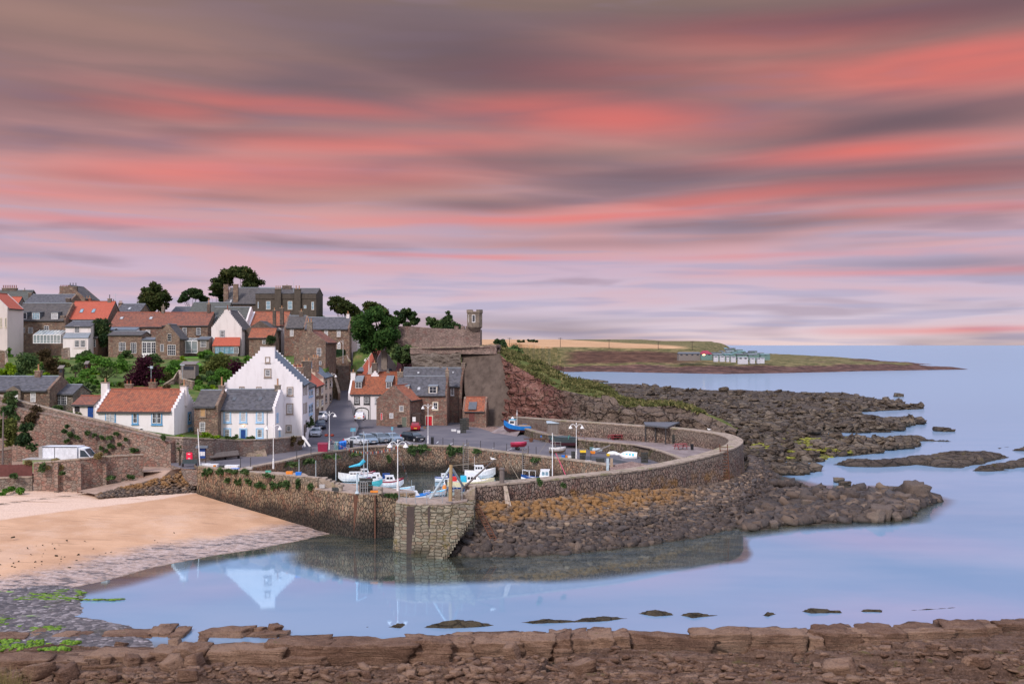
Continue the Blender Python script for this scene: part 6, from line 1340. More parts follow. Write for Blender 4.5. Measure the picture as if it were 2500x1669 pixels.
h=House('stone_house','purplish brown stone house with one pale window beside the dark castle',694,224,pxr=745,d=7,base=850,eave=800,ridge=772,wall='stone_red',roof='slate_brown',gl='skew',gr='skew')
h.win('F',W2(cB,(1718,1014,1776,1126)),2,2,'stone_trim',.08,glass='curtain');h.chim(W2(cB,(1850,780,1905,870)),pots=1,m_='stone_dark',down=3);h.chim(W2(cB,(1588,735,1636,790)),pots=1,m_='stone_dark',down=3);h.chim(W2(cB,(1490,765,1530,800)),pots=1,m_='stone_dark',down=3)
h=House('green_slate_house','low house with greenish slate roof and a white framed dormer in front of the trees',461,245,pxr=553,d=8,base=800,eave=764,ridge=739.5,wall='stone_brown',roof='slate_green')
h=House('purple_slate_house','distant purplish slate roof between the trees',417,262,pxr=462,d=8,base=800,eave=764,ridge=750,wall='stone_brown',roof='slate')
h=House('purple_slate_house','purplish slate roofed house with a small skylight beside the tall chimney',279,242,pxr=340,d=8,base=790,eave=763,ridge=743,wall='stone_brown',roof='slate',gl='skew')
h.sky(W2(cA,(1750,618,1790,652)));h.chim(W2(cA,(1622,555,1672,580)),pots=3,m_='stone_dark')
# ---- the dark castellated mansion ----
h=House('mansion','great dark baronial mansion with slate roofs, tall stacks and a battlemented corner',547,262,pxr=680,d=11,base=800,eave=741,ridge=703.5,wall='stone_dark',roof='slate_brown',gl='skew',gr='plain')
h.chim(W2(cB,(820,415,882,640)),m_='stone_brown',pots=0,at=1.5,down=3);h.chim(W2(cB,(950,410,1016,640)),m_='stone_brown',pots=0,at=.6,down=3);h.sky(W2(cB,(900,625,930,675)))
h=House('mansion_block','dark harled battlemented block of the mansion with pairs of tall white windows',624,256,pxr=772,d=9,base=815,eave=717,ridge=705,wall='harl_dark',roof='slate_brown',over=.05)
for q in((1395,640,1458,756),(1690,640,1756,758),(2014,650,2052,762),(1280,650,1298,742)):h.win('F',W2(cB,q),1,2,'stone_trim',.04,glass='glass_blue')
h.win('F',W2(cB,(1912,700,1946,742)),1,1,glass='glass_blue')
h.chim(W2(cB,(1518,480,1602,860)),at=-.3,m_='harl_dark',pots=3,ph=.9,top='harl_dark');h.chim(W2(cB,(1786,480,1870,860)),at=-.3,m_='harl_dark',pots=2,ph=.95,top='harl_dark');h.chim(W2(cB,(1620,430,1742,540)),at=4,m_='stone_dark',pots=1,ph=.3,pm='stone_trim')
u0,u1,z0,z1,put=h.rect('F',W2(cB,(1252,545,2080,612)));bt=[];n=15
B=MB();B.box(u0,u1,-.12,.3,z0,z1-.3)
for i in range(n):
 if i%2==0:B.box(u0+(u1-u0)*i/n,u0+(u1-u0)*(i+1)/n,-.12,.3,z1-.3,z1+.02)
B.build('battlement',M['harl_dark'],h.root)
mst=thing('flagpole','thin mast standing on the dark mansion roof','mast',P(717,715,257));B=MB();B.tube((0,0,0),(0,0,3.3),.05,.03);B.build('pole',M['galv'],mst);B=MB();B.box(-.2,.1,-.03,.03,3.25,3.35);B.build('vane',M['galv'],mst)
def conserv(label,px0,px1,Y,ybase,yeave,yridge,d,n):
 t_=thing('conservatory',label,'conservatory',P(px0,ybase,Y));w_=(px1-px0)*Y/F;he=(ybase-yeave)*Y/F;hr=H-(yridge-HY)*(Y+d)/F-t_.location.z
 B=MB();f=.06
 for i in range(n+1):x=w_*i/n;B.box(x-f,x+f,-f,f,0,he);B.tube((x,0,he),(x,d,hr),.05,n=4)
 B.box(0,w_,-.07,.07,he-.08,he+.08);B.box(0,w_,-.065,.065,0,.12);B.box(0,w_,-.05,.05,he*.3-.03,he*.3+.03)
 for x in(0,w_):B.box(x-.05,x+.05,0,d,he-.06,he+.06);B.box(x-.05,x+.05,0,d,0,.1)
 B.build('frame',M['frame'],t_);B=MB();B.face([(0,.01,0),(w_,.01,0),(w_,.01,he),(0,.01,he)]);B.face([(0,0,he+.03),(w_,0,he+.03),(w_,d,hr+.03),(0,d,hr+.03)]);B.face([(0,0,0),(0,d,0),(0,d,hr),(0,0,he)]);B.face([(w_,0,0),(w_,d,0),(w_,d,hr),(w_,0,he)]);B.build('pane',M['conserv'],t_)
conserv('white framed conservatory with pale roof panels below the dormered house',81.5,147.5,217.5,838,817,806,3.0,8)
conserv('glass conservatory with white bars built against the brown pantiled house',439,482,217.5,862,832,824.5,3.5,3)
# ------------------------------------------------------------------ vegetation
def leafset(rg,C_,size,flat=0.0,elong=1.5):
 n=len(C_);d=rg.normal(size=(n,3));d[:,2]*=(1-flat);d/=np.linalg.norm(d,axis=1,keepdims=True)
 e=rg.normal(size=(n,3));e-=(e*d).sum(1,keepdims=True)*d;e/=np.linalg.norm(e,axis=1,keepdims=True);f=np.cross(d,e)
 s=size*rg.uniform(.6,1.3,(n,1));a=d*s*elong*.5;b=f*s*.5
 return np.stack([C_-a,C_-b*.9,C_+a,C_+b*.9],1).reshape(-1,3)
def crown_mesh(name,clumps,nleaf,size,m_,seed,parent=None,shell=.55,flat=0.0,elong=1.5):
 """clumps: (cx, cy, cz, rx, ry, rz)"""
 rg=np.random.default_rng(seed);out=[];rn=[]
 tot=sum((c[3]*c[5])for c in clumps)
 for c in clumps:
  n=max(6,int(nleaf*c[3]*c[5]/tot));d=rg.normal(size=(n,3));d/=np.linalg.norm(d,axis=1,keepdims=True)
  r=rg.uniform(shell,1.08,(n,1));p=d*r*np.array(c[3:6])+np.array(c[:3]);out.append(leafset(rg,p,size,flat,elong))
  rn.append(np.clip(rg.uniform(0,.55,n)+rg.uniform(0,.45),0,1))
 V=np.concatenate(out);n=len(V)//4
 return npmesh(name,V,np.arange(n*4).reshape(-1,4),m_,rnd=np.concatenate(rn),parent=parent)
def limbs(root,base,targets,r0,m_='bark',seed=1,name='trunk'):
 rg=random.Random(seed);B=MB();fork=Vector(base)+Vector((0,0,.35*(sum(t[2]for t in targets)/len(targets)-base[2])))
 B.tube(base,fork,r0,r0*.75,8)
 for t_ in targets:
  p=fork;q=Vector(t_);r=r0*.5;n=4
  for i in range(n):
   u=(i+1)/n;c=fork.lerp(q,u)+Vector((rg.uniform(-.3,.3),rg.uniform(-.3,.3),.5*math.sin(u*math.pi)));B.tube(p,c,r,r*.7,5);p=c;r*=.7
 return B.build(name,M[m_],root)
def tree(name,label,px0,px1,pyt,pyb,Y,m_,seed,kind='round',ground=None,nleaf=5200,size=.42,group=None,nc=26,depth=.8,cat='tree'):
 rg=random.Random(seed);s=Y/F;cx=((px0+px1)/2-HX)*s;w=(px1-px0)*s;zt=H-(pyt-HY)*s;zb=H-(pyb-HY)*s;gz=zb-2 if ground is None else ground
 t_=thing(name,label,cat,(cx,Y,gz),0,group);h=zt-zb;cl=[];R_=w/2
 for i in range(nc):
  if kind=='umbrella':
   u=rg.uniform(-1,1);v=rg.uniform(-.7,.7);top=(1-.75*abs(u)**2.2)*(1-.3*v*v);z=zb+h*(.26+.66*top)-rg.random()**1.6*h*.42;r=w*rg.uniform(.07,.12)
   cl.append((u*(R_-r),v*R_*depth,z-gz-r*.3,r*1.25,r*1.2,r*.7))
  elif kind=='skew':
   u=rg.uniform(-1,1);top=.5-.42*u-.18*u*u+.12;z=zb+h*(.22+.74*max(.05,min(1,top)))-rg.random()**1.5*h*.42;r=w*rg.uniform(.08,.13);cl.append((u*(R_-r),rg.uniform(-.6,.6)*R_*depth,z-gz-r*.4,r*1.2,r*1.1,r*.6))
  elif kind=='cone':
   v=rg.random()**1.3;r=w*.26*(1-.75*v)+.2;a=rg.uniform(0,6.28);q=R_*(1-v)*rg.uniform(.2,.8);cl.append((q*math.cos(a),q*math.sin(a)*depth,(zb-gz)+h*(.1+.82*v),r,r,r*.6))
  else:
   while True:
    a,b,c=rg.uniform(-1,1),rg.uniform(-1,1),rg.uniform(-1,1)
    if .3<a*a+b*b+c*c<1.15 and(c>-.6 or abs(a)<.6):break
   r=min(w,h)*rg.uniform(.10,.21);cl.append((a*(R_-r*.8),b*(R_-r)*depth,(zb-gz)+h/2+c*(h/2-r*.8),r,r,r*.85))
 crown_mesh('crown',cl,nleaf,size,LF[m_],seed,t_,.35,.3)
 tg=[c[:3]for c in rg.sample(cl,min(len(cl),12 if kind in('umbrella','skew')else 7))];limbs(t_,(0,0,0),tg,max(.12,w*.028),seed=seed)
 return t_
tree('pine_tree','big wind-shaped pine with an open umbrella crown above the dark mansion',519,641,644,714,282,'pine_warm',1,'umbrella',20,9000,.5,nc=46)
tree('pine_tree','dark low part of the pine grove left of the mansion gable',505,548,706,740,284,'pine',2,'umbrella',19,2600,.5,nc=16)
tree('sycamore','broad dark round-topped tree above the green slate roof',431,507,699,747,281,'pine',3,'umbrella',19,5200,.5,nc=34)
tree('sycamore','dense dark tree standing behind the brown pantiled row, left of the others',338,418,688,766,258,'pine_warm',4,'round',18,8000,.5,nc=34)
tree('wind_swept_tree','tall leaning tree with bare lower branches behind the castle garden',800,894,711,785,262,'pine_warm',5,'skew',18.5,6400,.48,nc=44)
tree('wind_swept_tree','second leaning tree sloping down towards the castle wall',886,972,723,798,256,'pine_warm',6,'skew',18.5,6400,.48,nc=40)
tree('wind_swept_tree','low bluish green tree at the tail of the leaning grove',958,1030,752,802,246,'pine',7,'round',18.4,5600,.46,nc=26)
tree('broadleaf_tree','bright green full tree rising behind the crow-stepped house',850,984,744,866,204.5,'treeg',8,'round',12,10500,.44,nc=34)
tree('broadleaf_tree','dark green leafy tree on the slope below the castle wall',940,1038,822,892,203.5,'dull',9,'round',11,5200,.4,nc=24)
tree('broadleaf_tree','light green rounded tree behind the castle wall',1036,1078,769,806,232,'dull',10,'round',18.5,2600,.4,nc=14)
tree('conifer','spiky dark conifer behind the castle wall near the turret',1064,1124,758,808,230,'pine',11,'cone',18.5,3600,.4,nc=24)
tree('sycamore','low dark treetops peeping left of the leaning grove over the slate roof',775,808,768,790,255,'pine',12,'round',17,1400,.4,nc=10)
tree('yew_tree','small dark pointed yew against the mansion wall',694,703,757,774,240,'pine',13,'cone',18,400,.3,nc=8)
def bush(label,px0,px1,pyt,pyb,m_,seed,Y=None,name='bush',group=None,nleaf=None,size=.30,nc=None,on=None):
 rg=random.Random(seed);pc=(px0+px1)/2
 g=gh(pc,pyb-2)if Y is None else P(pc,pyb,Y);s=g.y/F;w=(px1-px0)*s;h=(pyb-pyt)*s;cl=[]
 nc=nc or max(5,int(w*h*1.3));nc=min(nc,22)
 for i in range(nc):
  a=rg.uniform(-1,1);b=rg.uniform(-1,1);r=min(w,h*1.3)*rg.uniform(.16,.27);top=math.sqrt(max(0,1-a*a));z=rg.uniform(.15,1)*h*(.35+.65*top)
  cl.append((a*(w/2-r*.7),b*(w/2-r)*.7,max(r*.3,z-r*.7),r*1.1,r,r*.85))
 t_=crown_mesh(name,cl,nleaf or int(500+w*h*110),size,LF[m_],seed,None,.3,.2);t_.location=(g.x,g.y+(w*.25 if Y is None else 0),g.z-.15)
 return tag(t_,label,'shrub',group)
bs=[('yellow green rounded shrub at the foot of the pale gable',17,42,803,832,'lime'),('dark green clipped bush beside the pale gable at the left edge',12,30,806,835,'dull'),('big blue green shrub mound in the middle of the left garden',20,95,858,915,'dull'),('lime green shrub at the far left above the slate roof',0,38,886,920,'lime'),('bronze green shrub sloping down the left garden',75,122,850,885,'bronze'),('large bronze brown shrub beside the garden hut',98,142,870,918,'bronze'),('dark shrub below the conservatory',40,92,826,850,'dull'),('bright green shrub under the white conservatory',92,132,832,862,'green'),('pink and red flowering shrub in the left garden',14,44,842,862,'redfl'),('mid green shrub left of the terrace wall',0,30,846,874,'green'),('yellowish shrub left of the bronze one',45,70,852,870,'olive'),('pale olive shrub right of the small terrace wall',140,172,872,900,'olive'),('dark round shrub below the white extension',184,222,850,880,'dull'),('orange flowering shrub under the ivy wall',225,262,846,866,'redfl'),('spreading bright green tree-like shrub in the garden centre',214,306,862,912,'green'),('grey green shrub below the stone lean-to',262,300,845,872,'dull'),('dark purple leaved tree in the garden below the french doors',303,386,864,945,'purple'),('green shrub right of the purple tree',346,396,862,890,'dull'),('leafy green shrub beside the sloping lawn',408,452,872,905,'green'),('yellow tipped bush at the corner of the upper lawn',432,452,867,884,'lime'),('tall feathery green shrub left of the garden shed',396,440,890,925,'green'),('big olive green round tree below the blue framed lean-to',490,563,858,916,'olive'),('dark purple shrub left of the white stepped gable',540,612,878,932,'purple'),('lime yellow bush beneath the triangular porch',598,636,842,868,'lime'),('second lime yellow bush with ivy trunk below it',606,640,832,850,'lime'),('dark green shrubs under the olive tree',470,545,905,938,'dull'),('deep green shrub below the olive tree, right half',505,570,898,945,'green'),('light green shrub behind the cottage chimney with the crow steps',455,503,928,955,'green'),('lime green shrubs behind the brown stone house',498,535,938,956,'lime'),('bright green shrub cascade above the annexe roof',108,166,915,945,'green'),('green shrub below the spiky plant',155,200,915,940,'green'),('dark shrub clump left of the white cottage chimney',214,250,938,962,'dull'),('pale flowering shrub above the outhouse',160,215,948,968,'dull'),('olive shrub beneath the garden hut',172,205,884,908,'dull'),('green shrub between the two rear chimneys',275,330,925,950,'olive'),('small yellow flowered shrub above the annexe',172,182,920,932,'yellow'),('green shrub right of the garden shed',470,500,890,915,'green'),('yellow flowering shrub on the lawn edge beside the shed',476,492,893,902,'yellow'),('dark climbing shrub in front of the slate annexe',122,172,986,1010,'dull'),('weedy shrub at the foot of the outhouse',176,212,1000,1020,'olive'),('big brown green bush spilling over the wall at the left',58,122,982,1035,'bronze'),('yellowish bush on top of the wall at the left edge',0,30,963,990,'olive'),('dark shrubs filling the bank between the steep lane and the white crow-stepped house',868,908,846,886,'dull'),('dark round bush on the street corner above the parked dark car',789,822,884,918,'bronze')]
for i,b in enumerate(bs):
 Yy=None
 if b[4]>975:Yy={986:138,1000:131,982:127.6,963:129.5}[b[3]]
 if b[0].startswith('dark round bush on the street'):Yy=205
 if b[0].startswith('dark shrubs filling the bank'):Yy=221
 bush(b[0],*b[1:5],b[5],500+i,Yy)
rgv=random.Random(99)
for i in range(96):
 px=rgv.uniform(-10,600);py=rgv.uniform(868,955)
 if 440<px<495 and py<905:continue
 w=rgv.uniform(20,52);c=rgv.choice(['green','dull','green','olive','green','lime','dull','bronze'])
 nm={'green':'mid green','dull':'dark green','olive':'olive green','lime':'yellow green','bronze':'brownish'}[c]
 bush('low %s garden shrub filling the hillside between the larger bushes'%nm,px-w/2,px+w/2,py-w*.5,py,c,700+i,None,'shrub','%s shrubs on the hillside gardens'%nm)
for i,(px,py,w,hgt,c,lb)in enumerate(((30,1040,46,90,'dull','ivy and bramble hanging down the wall at the far left'),(66,1090,52,62,'pine','dark tall bush against the wall left of the white van'),(10,1080,60,80,'olive','yellow green bramble thicket at the left edge behind the pole'),(136,1138,38,26,'dry','dry yellow bush on top of the pink yard wall'),(70,1130,14,10,'dry','little dry weed clump on the yard wall'),(236,1112,30,14,'dry','dry weeds on the yard wall in front of the van cab'),(165,1060,22,26,'dull','dark tuft growing on the middle of the tall wall'),(30,1206,70,22,'green','green grass patch at the top corner of the beach'))):
 bush(lb,px-w/2,px+w/2,py-hgt,py,c,800+i,{0:128,1:120,2:121,3:112.8,4:112.3,5:113.8,6:125,7:109.8}[i],'bush')
def tufts(lst,label,group,Yf,c='dull',name='grass_tuft',size=.22):
 for i,(px,py,w,h_)in enumerate(lst):
  Y=Yf(px,py);s=Y/F;cl=[(rgv.uniform(-.4,.4)*w*s,rgv.uniform(-.1,.1),rgv.uniform(.2,.8)*h_*s,w*s*.3,w*s*.22,h_*s*.3)for _ in range(5)]
  o=crown_mesh(name,cl,160,size,LF[c],900+i+int(px),None,.2,0,2.0);p=P(px,py,Y);o.location=(p.x,p.y-.15,p.z);tag(o,label,'plant',group)
pw=lambda px,py:float(np.interp(px,[484,550,623,705,776,1000],[p.y for p in P5]+[98]))-.35
tufts([(503,1160,14,16),(514,1156,12,16),(540,1158,16,18),(558,1152,16,8),(575,1155,14,10),(598,1157,16,12),(556,1176,10,12),(582,1184,18,20),(607,1186,16,20),(628,1190,14,12),(642,1192,22,18),(668,1192,14,16),(682,1192,16,18),(700,1194,16,22),(729,1192,12,22),(660,1168,30,14),(757,1198,12,24)],'dark green tuft of sea plant rooted in the face of the left pier','green tufts on the left pier',pw)
tufts([(900,1214,8,5),(950,1214,16,9),(965,1212,8,8)],'small weed hanging over the edge of the pier platform','weeds on the pier platform',lambda a,b:97.6,'dull')
tufts([(1318,1188,9,22),(1375,1188,7,8)],'grass tuft growing high on the outer sea wall','tufts on the sea wall',lambda a,b:95.5,'dull')
hwf=lambda px,py:float(np.interp(px,[a[0]for a in qe],[q.y for q in qedge]))-.15
tufts([(1100,1112,26,26),(1120,1104,30,14),(1168,1106,22,10),(1310,1128,26,12),(1004,1112,18,26),(1030,1110,20,28),(1020,1098,60,8),(948,1125,10,14),(860,1112,60,12),(800,1122,60,14),(745,1132,50,14),(700,1138,50,12)],'mossy green growth on the top of the inner harbour wall','moss on the harbour wall',hwf,'dull','moss_tuft',.3)
tufts([(215,1062,14,14),(250,1072,10,8),(268,1072,12,9),(232,1066,8,8),(190,1070,12,10),(272,1092,14,10),(245,1096,9,7),(330,1106,20,14),(165,1080,9,9),(400,1075,14,14),(310,1075,9,7),(293,1087,8,6),(260,1103,8,6),(285,1062,12,8)],'dark weed rooted in the tall red stone wall','weeds on the tall wall',lambda px,py:float(np.interp(px,[60,240,345,417],[127.4,124.4,122.4,121.2]))-.2)
tufts([(103,1150,16,24),(153,1158,12,8),(35,1166,16,12),(275,1170,30,10),(320,1168,16,8)],'dark creeper patch on the pink yard wall','creepers on the yard wall',lambda px,py:float(np.interp(px,[0,82,196,262,350],[111,111.9,112.4,114.4,116.8]))-.2)
tufts([(445,1070,34,8),(505,1070,40,16),(527,1072,26,12)],'clipped yellow green hedge plants on the terrace between the cottages','terrace hedge plants',lambda px,py:130,'lime','hedge_plant')
tufts([(575,1072,12,12),(612,1073,18,10),(557,1071,12,7)],'small dark shrub before the white house with the blue door','shrubs by the blue door',lambda px,py:133.5,'dull','small_shrub')
tufts([(718,1083,24,18),(708,1092,26,14),(735,1085,14,14)],'bare brownish weeds hanging on the end of the terrace wall','weeds at the wall end',lambda px,py:137.4,'bronze','wall_weed')
tufts([(756,1048,12,26),(762,1038,10,22)],'dark shrub against the side of the tall white house','shrubs by the tall house',lambda px,py:150,'dull','small_shrub',.2)
o=crown_mesh('ivy',[(P(px,py,219).x,219+rgv.uniform(0,1),P(px,py,219).z,1.3,.7,1.2)for px,py in[(rgv.uniform(232,262),rgv.uniform(786,838))for _ in range(22)]],4200,.3,LF['pine'],77);tag(o,'dark green ivy covering the wall below the salmon red roof','ivy')
o=crown_mesh('ivy',[(P(px,py,212).x,212,P(px,py,212).z,.7,.5,.6)for px,py in[(rgv.uniform(652,668),rgv.uniform(824,836))for _ in range(7)]],700,.25,LF['pine'],78);tag(o,'dark green climber beside the triangular porch','ivy')
B=MB();a,b=P(793,866,213),P(840,866,213);B.box(a.x,b.x,213,214.6,a.z-.5,a.z+1.15);hb2=B.build('hedge',LF['pine']);tag(hb2,'dark clipped hedge in front of the brown stone house with the lit lamp','hedge')
o=crown_mesh('leaf_face',[(a.x+(b.x-a.x)*(i+.5)/12,213.8,a.z+.35,.45,.9,.85)for i in range(12)],2600,.16,LF['pine'],79,hb2,.8)
strip_wall('garden_wall',[P(790,884,212),P(846,868,212.5),P(852,884,211)],.4,8,M['stone_brown'],M['cap'],'brown stone wall under the clipped hedge','wall',side=1)
strip_wall('garden_wall',[P(795,895,208),P(852,893,209)],.4,8,M['garden_wall'],M['cap'],'lower stone wall behind the dark parked car on the street','wall',side=1)
strip_wall('garden_wall',[P(812,912,199),P(820,935,198.5),P(826,960,197)],.4,6,M['stone_brown'],M['cap'],'curving brown wall at the left side of the street','wall',side=1)
strip_wall('garden_wall',[P(380,872,206),P(441,870,206),P(444,890,205)],.4,12,M['stone_brown'],M['cap'],'low stone terrace wall below the french doors','wall',side=1)
strip_wall('garden_wall',[P(150,852,205),P(166,850,205),P(166,872,204)],.4,12,M['garden_wall'],M['cap'],'grey corner of a terrace wall in the left garden','wall',side=1)
strip_wall('garden_wall',[P(400,940,172),P(425,925,173),P(436,905,174),P(440,925,172),P(470,932,170)],.4,8,M['garden_wall'],M['cap'],'sloping ruined garden wall behind the cottages','wall',side=1)
strip_wall('garden_wall',[P(-40,852,190),P(12,858,190),P(13,890,189)],.5,10,M['stone_brown'],M['cap'],'brown wall end at the far left edge of the gardens','wall',side=1)
def lawn(pts,label=None):
 V=[gh(*p)for p in pts];B=MB();c=sum(V,Vector())/len(V)
 for i in range(len(V)):B.face([V[i]+Vector((0,0,.12)),V[(i+1)%len(V)]+Vector((0,0,.12)),c+Vector((0,0,.18))])
 tag(B.build('lawn',M['lawn']),kind='structure')
lawn([(447,872),(484,872),(492,893),(478,900),(462,886)]);lawn([(372,912),(396,905),(402,935),(376,940)]);lawn([(134,850),(156,850),(152,858),(134,860)])
def spiky(label,px0,px1,pyt,pyb,seed,n=14,Y=None):
 g=gh((px0+px1)/2,pyb)if Y is None else P((px0+px1)/2,pyb,Y);s=g.y/F;w=(px1-px0)*s;h=(pyb-pyt)*s;rg=random.Random(seed);t_=thing('spiky_plant',label,'shrub',g);B=MB()
 for k in range(n):
  c=Vector((rg.uniform(-.4,.4)*w,rg.uniform(-.3,.3)*w,rg.uniform(.35,.8)*h));B2=46
  for i in range(B2):
   a=rg.uniform(0,6.28);e=rg.uniform(-.2,1.3);L=rg.uniform(.5,1.0)*min(w,h)*.36;d=Vector((math.cos(a)*math.cos(e),math.sin(a)*math.cos(e),math.sin(e)));q=c+d*L+Vector((0,0,-.25*L));m_=c+d*L*.5;sd=d.cross(Vector((0,0,1))).normalized()*.035
   B.face([c,m_-sd,q,m_+sd])
 B.build('leaves',LF['palm'],t_,rnd=True);B=MB();B.tube((0,0,0),(0,0,h*.6),.14,.1);B.tube((0,0,h*.3),(w*.25,0,h*.6),.09,.07);B.build('stem',M['bark'],t_)
spiky('pale spiky cabbage palm clump in the middle of the garden',222,298,893,940,5,22);spiky('small spiky plant behind the slate annexe',168,200,898,922,6,6)
spiky('tall thin spiky headed plant on a dark stem in front of the terrace wall',428,450,1070,1138,7,4,119.5)
B=MB();g=G(10,1672,.8)
for i in range(420):
 a=rgv.uniform(0,6.28);x=g.x+rgv.gauss(-.3,.7);y=g.y+rgv.uniform(-.8,.5);z=.6;L=rgv.uniform(.5,1.5);dx_=rgv.uniform(-.5,.7)*L*.5;B.face([(x-.008,y,z),(x+.008,y,z),(x+dx_,y+.05,z+L)])
tag(B.build('grass',LF['dry'],rnd=True),'dry grass blades rising into the bottom left corner','grass',kind='stuff')
pos=[]
for i in range(3800):
 k=rgv.random()**1.25*10.6;j=int(k);a=hc[min(j,12)];b=hc[min(j+1,12)];p=a.lerp(b,k-j);k2=(k/12.9)*13;j2=min(int(k2),12);q=hd[j2].lerp(hd[min(j2+1,13)],k2-j2);u=rgv.random();r=p.lerp(q,u)
 if vnoise(np.array([r.x*.5]),np.array([r.y*.5]),3)[0]<.38:continue
 pos.append((r.x,r.y,r.z+.1))
rg=np.random.default_rng(5);A_=np.array(pos);V=leafset(rg,np.repeat(A_,5,0)+rg.normal(0,.35,(len(A_)*5,3))*[1,1,.4],.34,-.4,2.2);n=len(V)//4
tag(npmesh('headland_grass',V,np.arange(n*4).reshape(-1,4),LF['tussock'],rnd=rg.random(n)),'long yellow green tussock grass along the crest of the near headland','grass',kind='stuff')
for i,(x0,x1,t0,b0,Y,lb)in enumerate(((1212,1250,828,856,206,'dark gorse bush at the top of the slope beside the turret path'),(1228,1285,838,878,214,'dull green scrub running down the slope from the turret path'),(1262,1316,866,895,206,'dark scrub halfway down the grassy headland'),(1300,1358,890,920,199,'round dark green bush on the headland crest'),(1336,1382,905,932,197,'low green bush at the seaward end of the scrub'),(1165,1205,838,848,199,'ragged dark scrub along the path edge left of the revetment top'))):
 bush(lb,x0,x1,t0,b0,'dull' if i%2 else 'pine',950+i,Y,'gorse_bush',size=.35)
for i,(x0,x1,t0,b0,Y,lb)in enumerate(((1206,1232,826,836,900,'clump of far trees on the skyline next to the castle wall'),(1262,1322,829,834,1250,'thin dark hedge line at the back of the stubble field'),(1490,1620,834,840,1450,'long dark hedge on the far edge of the stubble field'),(1620,1680,838,843,1400,'dark hedge end near the caravan site skyline'),(1640,1668,850,862,770,'dark gorse clump left of the grey timber building'),(1680,1720,843,856,860,'gorse on the slope above the red roofed building'),(1715,1760,841,853,900,'dark gorse patch on the end of the far hill'))):
 bush(lb,x0,x1,t0,b0,'pine',970+i,Y,'far_hedge',size=2.2,nleaf=900,nc=16)
